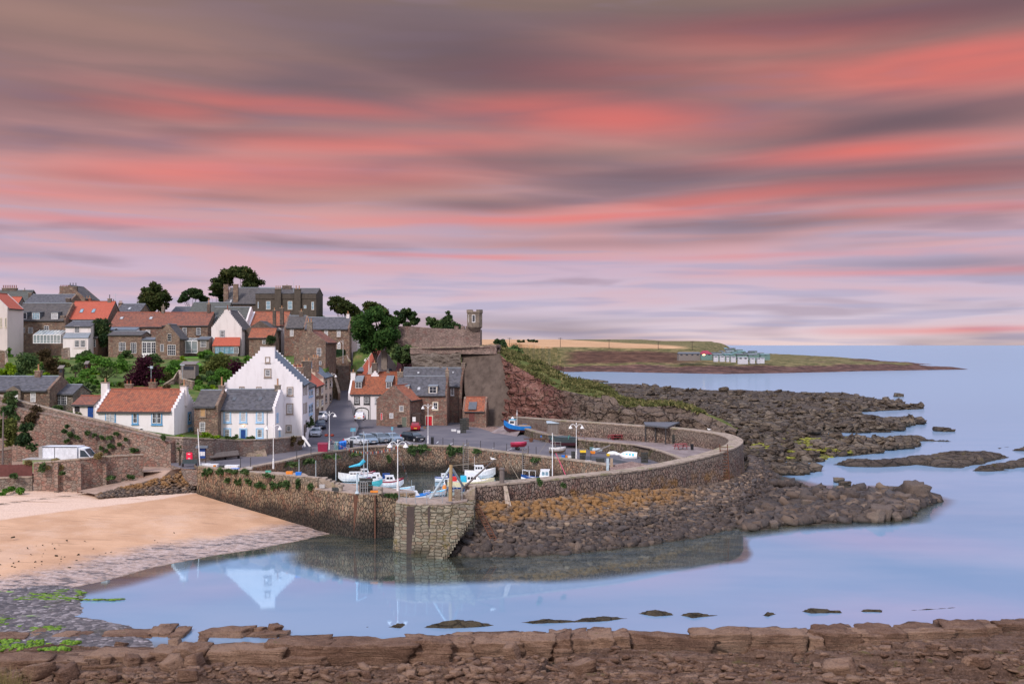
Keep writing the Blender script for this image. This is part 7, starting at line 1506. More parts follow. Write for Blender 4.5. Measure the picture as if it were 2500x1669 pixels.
# ------------------------------------------------------------------ vehicles
CARM={}
def car_template(kind):
 """local: x forward, y left, z up; returns root with body, glass, wheels, lights, plates"""
 L,Wd,Ht={'hatch':(3.9,1.70,1.46),'estate':(4.5,1.78,1.48),'suv':(4.4,1.85,1.72),'saloon':(4.5,1.78,1.44),'roadster':(4.0,1.72,1.24)}[kind]
 prof={'hatch':[(-.50,.30,.62,.64,.86),(-.485,.22,.88,.92,.93),(-.44,.20,.95,1.20,.97),(-.33,.18,.96,1.42,1),(-.05,.18,.94,1.46,1),(.10,.18,.92,1.36,1),(.27,.18,.90,.93,1),(.40,.20,.82,.84,.96),(.47,.22,.70,.72,.90),(.50,.30,.50,.52,.80)],'estate':[(-.50,.30,.66,.68,.86),(-.49,.22,.90,.95,.93),(-.46,.20,.95,1.30,.97),(-.40,.18,.96,1.44,1),(-.02,.18,.94,1.48,1),(.10,.18,.92,1.38,1),(.24,.18,.90,.93,1),(.40,.20,.84,.86,.96),(.47,.22,.72,.74,.90),(.50,.30,.52,.54,.80)],'suv':[(-.50,.36,.80,.84,.88),(-.49,.30,1.05,1.10,.94),(-.45,.28,1.12,1.55,.97),(-.38,.26,1.12,1.68,1),(-.02,.26,1.08,1.72,1),(.12,.26,1.06,1.58,1),(.25,.26,1.04,1.08,1),(.42,.28,.96,.99,.96),(.48,.30,.82,.84,.90),(.50,.38,.60,.62,.82)],'saloon':[(-.50,.30,.74,.76,.84),(-.48,.22,.92,.95,.92),(-.36,.18,.97,1.00,.98),(-.22,.18,.95,1.38,1),(-.02,.18,.93,1.44,1),(.09,.18,.92,1.34,1),(.24,.18,.90,.93,1),(.40,.20,.82,.84,.96),(.47,.22,.70,.72,.90),(.50,.30,.50,.52,.80)],'roadster':[(-.50,.28,.66,.68,.84),(-.48,.20,.80,.83,.92),(-.34,.16,.84,.87,1),(-.20,.16,.82,1.12,1),(-.04,.16,.80,1.22,1),(.05,.16,.80,1.14,1),(.17,.16,.78,.82,1),(.38,.18,.70,.73,.96),(.47,.20,.58,.61,.90),(.50,.26,.42,.44,.80)]}[kind]
 root=thing('parked_car','car','car');B=MB();rings=[];gl=MB();W_=Wd/2
 for fx,z0,zs_,zr_,k in prof:
  x=fx*L;w=W_*k;cabin=zr_-zs_>.12;wr=w*(.76 if cabin else .93)
  rings.append([(x,-w*.92,z0),(x,-w,z0+.18),(x,-w,zs_-.08),(x,-w*.95,zs_),(x,-wr,zr_-(.06 if cabin else 0)),(x,-wr*.8,zr_),(x,wr*.8,zr_),(x,wr,zr_-(.06 if cabin else 0)),(x,w*.95,zs_),(x,w,zs_-.08),(x,w,z0+.18),(x,w*.92,z0)])
 for A,D,pa,pd in zip(rings,rings[1:],prof,prof[1:]):
  for i in range(11):
   B.face([A[i],D[i],D[i+1],A[i+1]])
 B.face(rings[0][::-1]);B.face(rings[-1])
 body=B.build('body',M['car_silver'],root,smooth=False);
 ca=[i for i,p in enumerate(prof)if p[3]-p[2]>.12];f0,f1=ca[0],ca[-1]
 def off(p,q,t_):return Vector(p).lerp(Vector(q),t_)
 for sgn in(3,8):
  o=4 if sgn==3 else 7;pts_l=[];pts_u=[]
  for i in range(f0,f1+1):pts_l.append(off(rings[i][sgn],rings[i][o],.10));pts_u.append(off(rings[i][sgn],rings[i][o],.88))
  y_=Vector((0,-.015 if sgn==3 else .015,.004))
  a=off(rings[f1][sgn],rings[f1+1][sgn],.75)+Vector((0,0,.03));pts_l.append(a)
  for i in range(len(pts_u)-1):gl.face([pts_l[i]+y_,pts_l[i+1]+y_,pts_u[i+1]+y_,pts_u[i]+y_])
  gl.face([pts_l[-2]+y_,pts_l[-1]+y_,pts_u[-1]+y_])
 A,D=rings[f1],rings[f1+1];n=Vector((.02,0,.02))
 gl.face([off(A[5],D[5],.06)+n,off(A[6],D[6],.06)+n,off(A[7],D[7],.9)+n,off(A[4],D[4],.9)+n])
 A,D=rings[f0],rings[max(f0-1,0)];n=Vector((-.02,0,.012))
 if kind in('saloon','roadster'):gl.face([off(A[5],D[5],.06)+n,off(A[6],D[6],.06)+n,off(A[7],D[7],.85)+n,off(A[4],D[4],.85)+n])
 else:
  A2=rings[f0+1];gl.face([off(A2[5],A[5],.15)+n,off(A2[6],A[6],.15)+n,off(A[6],D[6],.55)+n,off(A[5],D[5],.55)+n])
 gl.build('window',M['car_glass'],root)
 R_=.31 if kind!='suv' else .36
 for fx in(-.31,.32):
  for sg in(-1,1):
   x,y=fx*L,sg*(W_-.10);B=MB();B.tube((x,y-.11*1,R_),(x,y+.11,R_),R_,n=14);wh=B.build('wheel',M['rubber'],root)
   B=MB();yo=y+sg*.115;B.tube((x,yo-.01*sg,R_),(x,yo+.012*sg,R_),R_*.62,n=10);B.build('rim',M['alloy'],wh)
   B=MB();B.tube((x,y-.02,R_+.02),(x,y+sg*.08,R_+.02),R_+.05,n=14);
 fz_,rz_=prof[-3][2]-.12,prof[1][2]-.18
 for sg in(-1,1):
  B=MB();B.hexa([(.455*L,sg*W_*.58,fz_-.08),(.478*L,sg*W_*.84,fz_-.06),(.43*L,sg*W_*.95,fz_-.02),(.43*L,sg*W_*.6,fz_-.08),(.475*L,sg*W_*.58,fz_+.06),(.462*L,sg*W_*.86,fz_+.07),(.42*L,sg*W_*.955,fz_+.09),(.42*L,sg*W_*.6,fz_+.08)]);B.build('headlight',M['curtain'],root)
  B=MB();B.box(-.50*L,-.455*L,sg*W_*.90-.12,sg*W_*.90+.07,rz_-.12,rz_+.16);B.build('tail_light',M['tail'],root)
  B=MB();x=prof[f1][0]*L+.25;B.ellipsoid((x,sg*(W_+.08),prof[f1][2]+.05),.09,.09,.07);B.build('wing_mirror',M['car_silver'],root)
 B=MB();B.box(.485*L,.507*L,-.26,.26,.36,.48);B.build('number_plate',M['frame'],root);B=MB();B.box(-.508*L,-.49*L,-.26,.26,.46,.58);B.build('number_plate',M['plate_y'],root)
 B=MB();B.box(.478*L,.503*L,-.42,.42,.50,.62);B.build('grille',M['iron'],root)
 return root
used_t={}
def S(px,py):
 for Y in np.arange(145,235,.25):
  p=P(px,py,Y)
  if p.z<=zs(Y):return Vector((p.x,p.y,zs(Y)))
 return Q(px,py)
def car(kind,colour,px,py,yaw,label,z=None):
 if kind not in CARM:CARM[kind]=car_template(kind);t_=CARM[kind]
 else:t_=copy_tree(CARM[kind])
 for k in kids(t_):
  if k.name.split('.')[0]in('body','wing_mirror'):k.data=k.data.copy();k.data.materials[0]=M[colour]
 g=Q(px,py)if z is None else z;t_.location=(g.x,g.y,g.z+.01);t_.rotation_euler=(0,0,R(yaw));t_['label']=label;t_['group']='cars parked round the harbour'
 return t_
car('hatch','car_silver',771.5,1065,-84,'silver car facing the camera, nearest in the row beside the tall white house');car('saloon','car_navy',783,1045,-80,'dark blue car second in the row beside the tall white house',S(783,1045));car('suv','car_white',786,1026,-82,'white car furthest up in the row beside the tall white house',S(787,1028))
car('roadster','car_silver',872,1084,-28,'silver convertible with its black hood up, leftmost in the quayside bays');car('estate','car_blue',898,1082,-58,'pale blue estate car second from the left in the quayside bays');car('estate','car_grey',926,1079,-55,'grey blue estate car in the middle of the quayside bays');car('saloon','car_blue',957,1078,-55,'steel blue car beside the thin sign post')
car('estate','car_black',1009,1076,-48,'black car parked alone near the harbour edge');car('hatch','car_red',1014,1050,96,'dark red hatchback seen from behind beside the brown hut');car('hatch','car_white',879.5,1023,92,'white hatchback seen from behind before the arched garage door',S(879.5,1025));car('suv','car_black',841,916,152,'dark car at the top of the street',z=Vector(((841-HX)/F*220,220,zs(220))))
vn=thing('box_van','white box van parked in the walled yard','van',(0,0,0));a,b=P(103,1121,119),P(195,1123,119);B=MB();x0,x1=a.x,b.x;zt=P(0,1089,119).z
B.box(x0,x1,118.2,120.4,4.7,zt);B.build('cargo_box',M['van_white'],vn);B=MB();B.box(x0-.02,x0+.4,118.15,120.45,4.72,zt+.02);B.build('rear_frame',M['van_grey'],vn)
B=MB();B.box(x0+1.85,x0+1.9,118.17,118.21,4.75,zt-.1);B.box(x0,x1,118.16,118.2,zt-.05,zt+.03);B.build('trim',M['iron'],vn)
B=MB();cx0,cx1=x1+.12,P(233,0,119).x;pr=[(cx0,4.4),(cx1,4.4),(cx1,5.3),(cx1-.35,5.55),(cx1-1.15,zt-.25),(cx0,zt-.1)]
A_=[(x,118.35,z)for x,z in pr];D_=[(x,120.2,z)for x,z in pr];B.face(A_);B.face(D_[::-1])
for i in range(6):j=(i+1)%6;B.face([A_[i],A_[j],D_[j],D_[i]])
B.build('cab',M['van_white'],vn);B=MB();B.face([(cx1-1.05,118.32,zt-.45),(cx1-.42,118.32,5.55),(cx0+.2,118.32,5.55),(cx0+.2,118.32,zt-.35)][::1]);B.face([(cx1-.36,118.5,5.6),(cx1-.36,120.1,5.6),(cx1-1.1,120.1,zt-.3),(cx1-1.1,118.5,zt-.3)]);B.build('window',M['car_glass'],vn)
for x in(x0+.9,cx1-.9):
 for y in(118.5,120.1):B=MB();B.tube((x,y-.12,4.3),(x,y+.12,4.3),.4,n=14);B.build('wheel',M['rubber'],vn)
ob=thing('container','low olive green container with a pale lid behind the yard wall','container',(0,0,0));a,b=P(55,1130,117),P(122,1130,117);B=MB();B.box(a.x,b.x,117,119,3.9,P(0,1122,117).z);B.build('body',M['olive_box'],ob);B=MB();zt2=P(0,1122,117).z;B.box(a.x-.05,b.x+.05,116.95,119.05,zt2,zt2+.08);B.build('lid',M['van_grey'],ob)
# ------------------------------------------------------------------ boats
def hull(root,L,Wd,Ht,m_,stripe=None,bottom=None,sheer=.25,name='hull',deck='boat_white',full=.75,dz=.12,open_=False):
 n=14;K_=[]
 for i in range(n+1):
  t_=i/n;x=-L/2+L*t_;w=Wd/2*(min(1,.78+.5*t_)if t_<.45 else 1)*(1-max(0,(t_-.5)/.5)**2.3);zsr=Ht*(1+sheer*(2*t_-.8)**2*(1 if t_>.4 else .35));kz=0+Ht*.55*max(0,(t_-.8)/.2)**2
  K_.append([(x,0,kz),(x,w*full*.75,kz+.10*Ht),(x,w*.90,kz+(zsr-kz)*.45),(x,w*.98,zsr*.80 if zsr*.8>kz else zsr),(x,w,zsr)])
 def side(a,b,mm,nm,par,out=0.0):
  B=MB()
  for A,D in zip(K_,K_[1:]):
   for j in range(a,b):
    for sg in(1,-1):
     q=[A[j],D[j],D[j+1],A[j+1]];B.face([(p[0],sg*(p[1]+out),p[2])for p in q])
  A=K_[0]
  for j in range(a,b):B.face([(A[j][0],A[j][1],A[j][2]),(A[j+1][0],A[j+1][1],A[j+1][2]),(A[j+1][0],-A[j+1][1],A[j+1][2]),(A[j][0],-A[j][1],A[j][2])])
  return B.build(nm,mm,par)
 h=side(0,2 if bottom else 3,M[bottom or m_],name,root)
 if bottom:side(2,3,M[m_],'topside',h)
 side(3,4,M[stripe or m_],'gunwale',h)
 B=MB()
 for A,D in zip(K_,K_[1:]):B.face([(A[4][0],A[4][1]*.93,A[4][2]-dz),(D[4][0],D[4][1]*.93,D[4][2]-dz),(D[4][0],-D[4][1]*.93,D[4][2]-dz),(A[4][0],-A[4][1]*.93,A[4][2]-dz)])
 B.build('deck',M[deck],root)
 return h
def cabin(root,x0,x1,w,z0,z1,m_='boat_white',rake=.25,roof=None,win='glass',over=.05):
 B=MB();p=[(x0,-w,z0),(x1,-w,z0),(x1,w,z0),(x0,w,z0),(x0+.05,-w*.88,z1),(x1-rake,-w*.88,z1),(x1-rake,w*.88,z1),(x0+.05,w*.88,z1)];B.hexa(p);c=B.build('cabin',M[m_],root)
 B=MB();B.box(x0-over,x1-rake+over,-w*.92,w*.92,z1,z1+.07);B.build('roof',M[roof or m_],c);h=z1-z0;n=max(1,int((x1-x0)/.7))
 for sg in(-1,1):
  for i in range(n):
   a=x0+.15+(x1-rake-x0-.2)*i/n;b=a+(x1-rake-x0-.2)/n-.1;y0_,y1_=sg*(w*.95+.02),sg*(w*.90+.02);B=MB();B.face([(a,y0_,z0+h*.45),(b,y0_,z0+h*.45),(b,y1_,z0+h*.85),(a,y1_,z0+h*.85)]);B.build('window',M[win],c)
 B=MB();k=lambda t_:x1-rake*t_+.02;B.face([(k(.45),-w*.8,z0+h*.45),(k(.45),w*.8,z0+h*.45),(k(.88),w*.74,z0+h*.88),(k(.88),-w*.74,z0+h*.88)]);B.build('window',M[win],c);return c
def rail(root,pts,h,r=.02,m_='galv',posts=True):
 B=MB();up=[(x,y,z+h)for x,y,z in pts];B.path(up,r,5)
 if posts:
  for a,b in zip(pts,up):B.tube(a,b,r,n=5)
 return B.build('railing',M[m_],root)
def outboard(root,x,z):B=MB();B.box(x-.35,x-.05,-.15,.15,z,z+.45);B.tube((x-.2,0,z),(x-.2,0,z-.6),.06);return B.build('outboard_motor',M['iron'],root)
def boat(label,g,yaw,roll=0,s=1.0):t_=thing('boat',label,'boat',g,R(yaw));t_.rotation_euler=(R(roll),0,R(yaw));t_.scale=(s,s,s);return t_
def mast(root,x,h,r=.06,m_='paint_white',stays=(),z=.5):
 B=MB();B.tube((x,0,z),(x,0,z+h),r,r*.7,8);o=B.build('mast',M[m_],root)
 if stays:
  B=MB()
  for s in stays:B.tube((x,0,z+h*.98),s,.012,n=4)
  B.build('stay',M['rope'],o)
 return o
g=Q(1266,1060);fb=boat('blue fishing boat with white wheelhouse propped up on the quay',g+Vector((.4,0,.35)),163);hull(fb,6.2,2.3,1.15,'boat_blue','boat_blue','boat_dark',.55,deck='plank',full=.9)
cb=cabin(fb,.9,2.1,.62,1.1,2.15,'boat_white',.12,'cyan');rail(fb,[(-2.9,-.85,1.12),(-1.5,-1.05,1.12),(0,-1.08,1.14)],.2,.03,'boat_blue');B=MB();B.ellipsoid((1.5,0,2.38),.3,.3,.16);B.tube((1.5,0,2.5),(1.5,0,2.72),.15,n=8);B.build('radar',M['boat_white'],cb)
B=MB();B.tube((.7,0,1.1),(.7,0,3.9),.04);B.tube((.7,-.45,3.0),(.7,.45,3.0),.03);
for y in(-.4,-.2,.2,.4):B.tube((.7,y,3.0),(.7,y,3.5),.015,n=4)
B.build('mast',M['paint_white'],fb);B=MB();B.box(-2.3,.3,-.62,.62,1.05,1.28);B.build('hatch',M['plank'],fb)
B=MB();B.ellipsoid((1.75,-.35,2.42),.22,.22,.08);B.build('lifebuoy',M['red'],cb)
for dx_ in(-1.4,0,1.5):
 c=thing('boat_cradle','dark timber block propping up the blue fishing boat','block',g+Vector((dx_,.2+.3*dx_*0,0)),0,'blocks under the blue fishing boat');B=MB();B.box(-.35,.35,-.7,.7,.0,.2);B.box(-.2,.2,-.5,.5,.2,.42);B.build('block',M['wood_dark'],c)
g=Q(1267,1098);pb_=boat('little pink covered dinghy on a trailer near the quay edge',g+Vector((0,0,.45)),14);hull(pb_,2.4,1.15,.62,'maroon','pink',None,.15,deck='pink',dz=-.06,full=.95);B=MB();B.ellipsoid((-.05,0,.60),1.1,.5,.16,n=12);B.build('cover',M['pink'],pb_)
tl=thing('boat_trailer','galvanised trailer under the pink dinghy','trailer',g,R(14));B=MB();B.box(-1.2,1.1,-.05,.05,.32,.4);B.box(-.3,-.2,-.55,.55,.28,.36);B.tube((.9,0,0),(.9,0,.35),.03);B.build('frame',M['galv'],tl)
for sg in(-1,1):B=MB();B.tube((-.25,sg*.5-.05,.25),(-.25,sg*.5+.05,.25),.25,n=12);B.build('wheel',M['rubber'],tl)
g=Q(1374,1092);cbt=boat('large boat wrapped in a dark tarpaulin tied with green rope',g+Vector((0,0,.25)),172);h_=hull(cbt,4.4,1.9,1.25,'tarp','tarp','boat_dark',.2,deck='tarp',dz=-.05,full=.95);B=MB();B.ellipsoid((-.1,0,1.22),2.0,.82,.34,n=14);B.build('tarpaulin',M['tarp'],cbt)
for x in(-1.3,1.2):
 B=MB();pts=[(x,-.97,.3),(x+.1,-.98,1.1),(x+.2,-.6,1.5),(x+.3,0,1.62),(x+.35,.6,1.5),(x+.4,.95,1.1)];B.path(pts,.03,5);B.build('rope',M['rope_green'],cbt)
B=MB();B.tube((1.75,-.75,.1),(1.85,-.78,1.2),.04);B.build('prop',M['paint_white'],cbt)
g=Q(1533,1119);ub=boat('upturned white and blue dinghy leaning on the retaining wall',g+Vector((0,.3,.55)),165,118);hull(ub,2.6,1.3,.6,'boat_white','boat_white','paint_white',.1);B=MB()
for i in range(4):B.box(-.9+i*.45,-.6+i*.45,-.2+.08*i,.15,-.012,.02)
B.build('blue_patch',M['cyan'],ub)
g=Q(1361,1107);st_=boat('small grey white skiff with a rack standing on the quay edge',g+Vector((0,0,.1)),5);hull(st_,2.4,1.2,.75,'hull_grey','boat_white','wood',.15,deck='hull_grey');rail(st_,[(-1.1,-.5,.75),(-.4,-.55,.75),(.4,-.55,.75)],.9,.03,'rail');rail(st_,[(-1.1,-.5,.75),(.4,-.55,.75)],.5,.03,'rail',False)
def basin(px,py,z=0.0):return G(px,py,z)
g=basin(1150,1192);b1=boat('cream hulled cabin cruiser with white top in the harbour',g+Vector((0,0,-.25)),3);hull(b1,6.2,2.3,1.25,'boat_cream','boat_cream','boat_navy',.25);cabin(b1,-.6,1.5,.75,1.2,2.0,rake=.7,win='glass');B=MB();B.box(-1.4,-.6,-.8,.8,1.2,1.9);B.build('canopy',M['cyan'],b1);outboard(b1,-3.1,1.0);rail(b1,[(1.9,-.7,1.3),(2.6,-.35,1.4),(2.9,0,1.45),(2.6,.35,1.4),(1.9,.7,1.3)],.4,.02)
B=MB();B.ellipsoid((-3.35,.5,.9),.28,.28,.34);B.build('fender',M['boat_white'],b1);B=MB();B.ellipsoid((-3.5,-.6,.5),.3,.3,.36);B.build('fender',M['orange'],b1);B=MB();B.box(-2.7,-1.9,-.5,-.1,1.3,1.9);B.build('deck_gear',M['red'],b1)
g=basin(1172,1165);b2=boat('white motor cruiser with raked windscreen moored behind the cream one',g+Vector((0,0,-.1)),5,0,.82);hull(b2,5.4,2.1,1.25,'boat_white','boat_white',None,.35);cabin(b2,-1.0,1.3,.7,1.25,2.2,rake=.8);mast(b2,-1.0,1.6,.03,'paint_white',z=2.2)
g=P(1325,1170,131.5);g.z=0;b3=boat('white and blue motor boat with a small wheelhouse at the right of the harbour',g+Vector((0,0,-.05)),176);hull(b3,5.8,2.0,1.25,'boat_white','boat_navy',None,.3);cabin(b3,-.9,.5,.62,1.2,2.35,rake=.25,win='glass_blue');rail(b3,[(1.0,-.75,1.3),(1.8,-.6,1.35),(2.7,-.1,1.5),(1.8,.6,1.35)],.85,.025,'paint_white');mast(b3,-1.3,6.8,.07,'paint_white',((2.7,0,1.4),(-2.8,0,1.2)))
g=basin(1010,1226);b4=boat('white dinghy with bright blue foredeck and windscreen beside the pier steps',g+Vector((.2,1.2,-.05)),15,0,.82);hull(b4,4.4,1.8,.95,'boat_white','boat_blue',None,.3,deck='boat_blue');cabin(b4,-.6,.5,.6,.9,1.5,rake=.45,win='curtain');rail(b4,[(1.2,-.6,.95),(1.9,-.2,1.05),(2.1,0,1.1),(1.9,.2,1.05),(1.2,.6,.95)],.5,.025,'paint_white');outboard(b4,-2.2,.7);mast(b4,-.7,2.2,.03,'galv',z=1.0)
B=MB();B.ellipsoid((-2.3,-.6,.7),.28,.28,.32);B.build('fender',M['red'],b4)
g=basin(985,1208);b5=boat('open white rowing boat with turquoise inside next to the blue decked dinghy',g+Vector((-.3,1.6,0)),22,0,.82);hull(b5,4.0,1.5,.8,'boat_white','boat_white',None,.25,deck='cyan')
g=basin(949,1195);b6=boat('white boat with a maroon trimmed wheelhouse behind the lamp post',g+Vector((0,2.2,0)),12,0,.82);hull(b6,4.2,1.8,1.1,'boat_white','maroon',None,.3);cabin(b6,-.9,.8,.65,1.0,1.9,'boat_white',.4)
g=basin(916,1189);b7=boat('white cabin boat with navy blue canopy in the left of the harbour',g+Vector((0,3.0,0)),8,0,.82);hull(b7,4.4,1.9,1.1,'boat_white','boat_navy',None,.3);cabin(b7,-.8,.7,.65,1.05,1.8,'boat_white',.5);B=MB();B.box(.7,1.9,-.6,.6,1.1,1.75);B.build('canopy',M['boat_navy'],b7)
g=basin(856,1184);b8=boat('white sailing boat with a blue furled sail on its boom',g+Vector((0,3.6,0)),186,0,.82);hull(b8,5.6,1.9,1.15,'boat_white','boat_white',None,.3);cabin(b8,-.9,1.2,.6,1.1,1.6,'boat_white',.3)
mast(b8,-1.5,8.0,.075,'galv',((2.7,0,1.3),(-2.7,0,1.2),(-1.5,.9,1.1),(-1.5,-.9,1.1)));B=MB();B.tube((-1.6,0,3.6),(-.9,0,2.9),.35,.28,8);B.tube((-.9,0,2.9),(1.0,0,2.5),.28,.10,8);B.build('furled_sail',M['cyan'],b8)
g=basin(898,1196);b9=boat('turquoise and white workboat with a red box at the edge of the pier platform',g+Vector((0,1.4,.2)),8,0,.82);hull(b9,4.2,1.8,1.2,'turquoise','boat_white',None,.25,deck='turquoise');cabin(b9,.3,1.5,.6,1.15,1.9,'boat_white',.3);B=MB();B.box(-.6,.2,-.3,.3,1.2,1.5);B.build('deck_box',M['red'],b9);mast(b9,-.3,7.2,.07,'galv',((2,0,1.3),(-2,0,1.2)))
for src,px,py,dy,yw,sc_,lb in((b5,1068,1207,1.0,40,.7,'tiny open boat tied close under the derrick'),(b6,880,1178,6.5,20,.7,'small maroon trimmed boat lying behind the turquoise workboat'),(b5,930,1180,4.2,-10,.75,'white rowing boat moored further out behind the lamp post'),(b7,1085,1178,3.0,12,.62,'small navy canopied boat between the derrick legs and the cream cruiser')):
 c=copy_tree(src);g=basin(px,py);c.location=(g.x,g.y+dy-2,0);c.rotation_euler=(0,0,R(yw));c.scale=(sc_,)*3;c['label']=lb
# ------------------------------------------------------------------ street furniture and harbour gear
def one(name,label,cat,build,mats,loc=(0,0,0),rz=0,group=None):
 B=MB();build(B);o=B.build(name,mats);o.location=loc;o.rotation_euler=(0,0,rz);return tag(o,label,cat,group)
def lamp(label,g,h,arms=2,rz=0,basem='paint_white'):
 t_=thing('street_lamp',label,'street lamp',g,rz,'white street lamps');B=MB();B.lathe((0,0,0),[(.12,0),(.10,.9),(.08,1.0),(.12,1.08),(.05,1.15),(.035,h)],10);B.lathe((0,0,h),[(.05,0),(.08,.06),(.0,.3)],8);B.build('post',M['paint_white'],t_)
 for s in((1,-1)if arms==2 else(-1,)):
  B=MB();pts=[(s*.85*math.sin(a),0,h-.45+.42*math.sin(a*2)*.6+.1)for a in[i*1.57/6 for i in range(7)]];pts=[(0,0,h-.5)]+[(s*.8*k/5,0,h-.35+.38*math.sin(k/5*2.6))for k in range(1,6)];B.path(pts,.03,5);ar=B.build('arm',M['paint_white'],t_)
  e=pts[-1];B=MB();B.lathe(e,[(.03,.02),(.08,-.05),(.12,-.12),(.28,-.36),(.28,-.39)],12);B.build('lamp_shade',M['lamp_shade'],ar);B=MB();B.ellipsoid((e[0],0,e[2]-.42),.12,.12,.10);B.build('bulb',M['curtain'],ar)
 return t_
lamp('tall white double-armed lamp at the end of the left pier',G(971,1197,4.37),4.9);lamp('white double lamp with flower baskets beside the magenta bin',Q(804,1096),5.2);lamp('white double lamp in front of the red door',Q(1045,1082),5.9);lamp('white double lamp on the right part of the quay',Q(1407,1121),4.8)
lamp('white lamp standing behind the parapet of the left pier',G(651,1152,4.21)+Vector((0,3.2,0)),5.2,2);lamp('single-armed white lamp beside the lane up the hill',P(837.5,886,209),4.6,1);lamp('single lamp hooked over the quay from the house corner of the crow-stepped gable',P(901,905,203),2.6,1)
lamp('single lamp on the cream terraced house corner',P(810,945,196),2.6,1,math.pi)
hb_=one('flower_basket','hanging flower basket on the lamp post by the magenta bin','flower basket',lambda B:B.ellipsoid((0,0,0),.3,.3,.2),LF['redfl'],Q(804,1096)+Vector((-.42,0,2.0)));h2=hb_.copy();C.objects.link(h2);h2.location.x+=.84;hb_['group']=h2['group']='baskets on the lamp post'
one('flagpole','white flagpole at the top of the slipway','flagpole',lambda B:B.tube((0,0,0),(-.25,0,4.6),.07,.05,8),M['paint_white'],Q(488,1139))
one('utility_pole','grey leaning pole at the far left edge','pole',lambda B:B.tube((0,0,0),(.1,0,6.6),.11,.08,8),M['timber_grey'],P(6,1145,114))
def sign(label,px,py,w):
 t_=thing('sign_post',label,'sign',Q(px,py));B=MB();B.tube((0,0,0),(0,0,2.9),.04);B.build('post',M['galv'],t_);B=MB();B.box(-w/2,w/2,-.03,.0,2.45,2.95);B.build('panel',M['sign_blue'],t_)
sign('blue sign plate on a post beside the silver convertible',862,1094,.75);sign('small blue sign on a thin post beside the steel blue car',957.5,1090,.32)
def bx(name,label,cat,g,w,d,h,m_,lid=None,rz=0,group=None,tp=.0,wheels=False):
 t_=thing(name,label,cat,g,R(rz),group);B=MB();B.hexa([(-w/2+tp,-d/2+tp,.05),(w/2-tp,-d/2+tp,.05),(w/2-tp,d/2-tp,.05),(-w/2+tp,d/2-tp,.05),(-w/2,-d/2,h),(w/2,-d/2,h),(w/2,d/2,h),(-w/2,d/2,h)]);B.build('body',M[m_],t_)
 if lid:B=MB();B.hexa([(-w/2-.03,-d/2-.04,h+.004),(w/2+.03,-d/2-.04,h+.004),(w/2+.03,d/2+.03,h+.004),(-w/2-.03,d/2+.03,h+.004),(-w/2,-d/2,h+.08),(w/2,-d/2,h+.08),(w/2,d/2,h+.16),(-w/2,d/2,h+.16)]);B.build('lid',M[lid],t_)
 if wheels:B=MB();B.tube((-w/2,d/2,.09),(w/2,d/2,.09),.09,n=8);B.build('wheel',M['rubber'],t_)
 return t_
bx('bin','big magenta wheeled container at the quayside','bin',Q(788.5,1104),1.35,1.0,1.2,'bin_magenta','bin_magenta',3,None,.06,True);bx('bin','grey green bin between the cycle hoops and the blue bins','bin',Q(821,1100),.6,.6,1.15,'bin_green','bin_green',0,None,.03)
for i,(px,py,l)in enumerate(((828,1099,'bright blue wheelie bin, left of the three'),(834.5,1097.5,'bright blue wheelie bin, middle of the three'),(841,1096,'bright blue wheelie bin, right of the three'))):bx('bin',l,'bin',Q(px,py),.52,.62,1.05,'bin_blue','bin_blue',10,'blue wheelie bins',.05,True)
bx('litter_bin','black litter bin left of the silver convertible','bin',Q(858,1094),.42,.42,1.0,'black_paint','black_paint');bx('litter_bin','black litter bin right of the lamp before the red door','bin',Q(1055.5,1084),.42,.42,1.0,'black_paint','black_paint')
bx('noticeboard_hut','dark brown wooden hut with white notices behind the red car','hut',Q(1014,1041),2.0,1.6,2.35,'wood_dark','wood_dark');one('notice','white poster on the dark brown hut','notice',lambda B:B.box(-.3,.3,0,.02,0,.85),M['frame'],Q(1012,1041)+Vector((0,-.84,1.0)))
bt=thing('bench','dark bench under the red lifebuoy box','bench',G(462,1139.5,4.35));B=MB();B.box(-.9,.9,-.2,.25,.42,.5);B.build('seat',M['bin_green' if 0 else 'tarp'],bt);B=MB();B.box(-.9,.9,.25,.3,.5,.9);B.build('backrest',M['tarp'],bt)
for x in(-.8,.8):B=MB();B.box(x-.05,x+.05,-.2,.3,0,.42);B.build('leg',M['iron'],bt)
bt=thing('bench','long dark slatted bench against the terrace wall','bench',G(551,1122.5,4.25),R(52));B=MB();B.box(-2.2,2.2,-.25,.2,.4,.48);B.build('seat',M['wood_dark'],bt);B=MB();B.hexa([(-2.2,.2,.48),(2.2,.2,.48),(2.2,.26,.48),(-2.2,.26,.48),(-2.2,.4,1.05),(2.2,.4,1.05),(2.2,.46,1.05),(-2.2,.46,1.05)]);B.build('backrest',M['wood_grey'],bt)
for x in(-2.0,0,2.0):B=MB();B.box(x-.06,x+.06,-.2,.2,0,.4);B.build('leg',M['iron'],bt)
lb=thing('lifebuoy_box','bright red lifebuoy cabinet mounted on the tall wall','lifebuoy',P(462,1113,119.3));B=MB();B.box(-.36,.36,0,.2,-.42,.40);B.box(-.30,.30,-.05,0,-.48,.46);B.build('case',M['lifebuoy'],lb);B=MB();B.box(-.14,.14,-.07,-.05,.22,.30);B.box(-.14,.14,-.07,-.05,-.30,-.22);B.build('mark',M['frame'],lb)
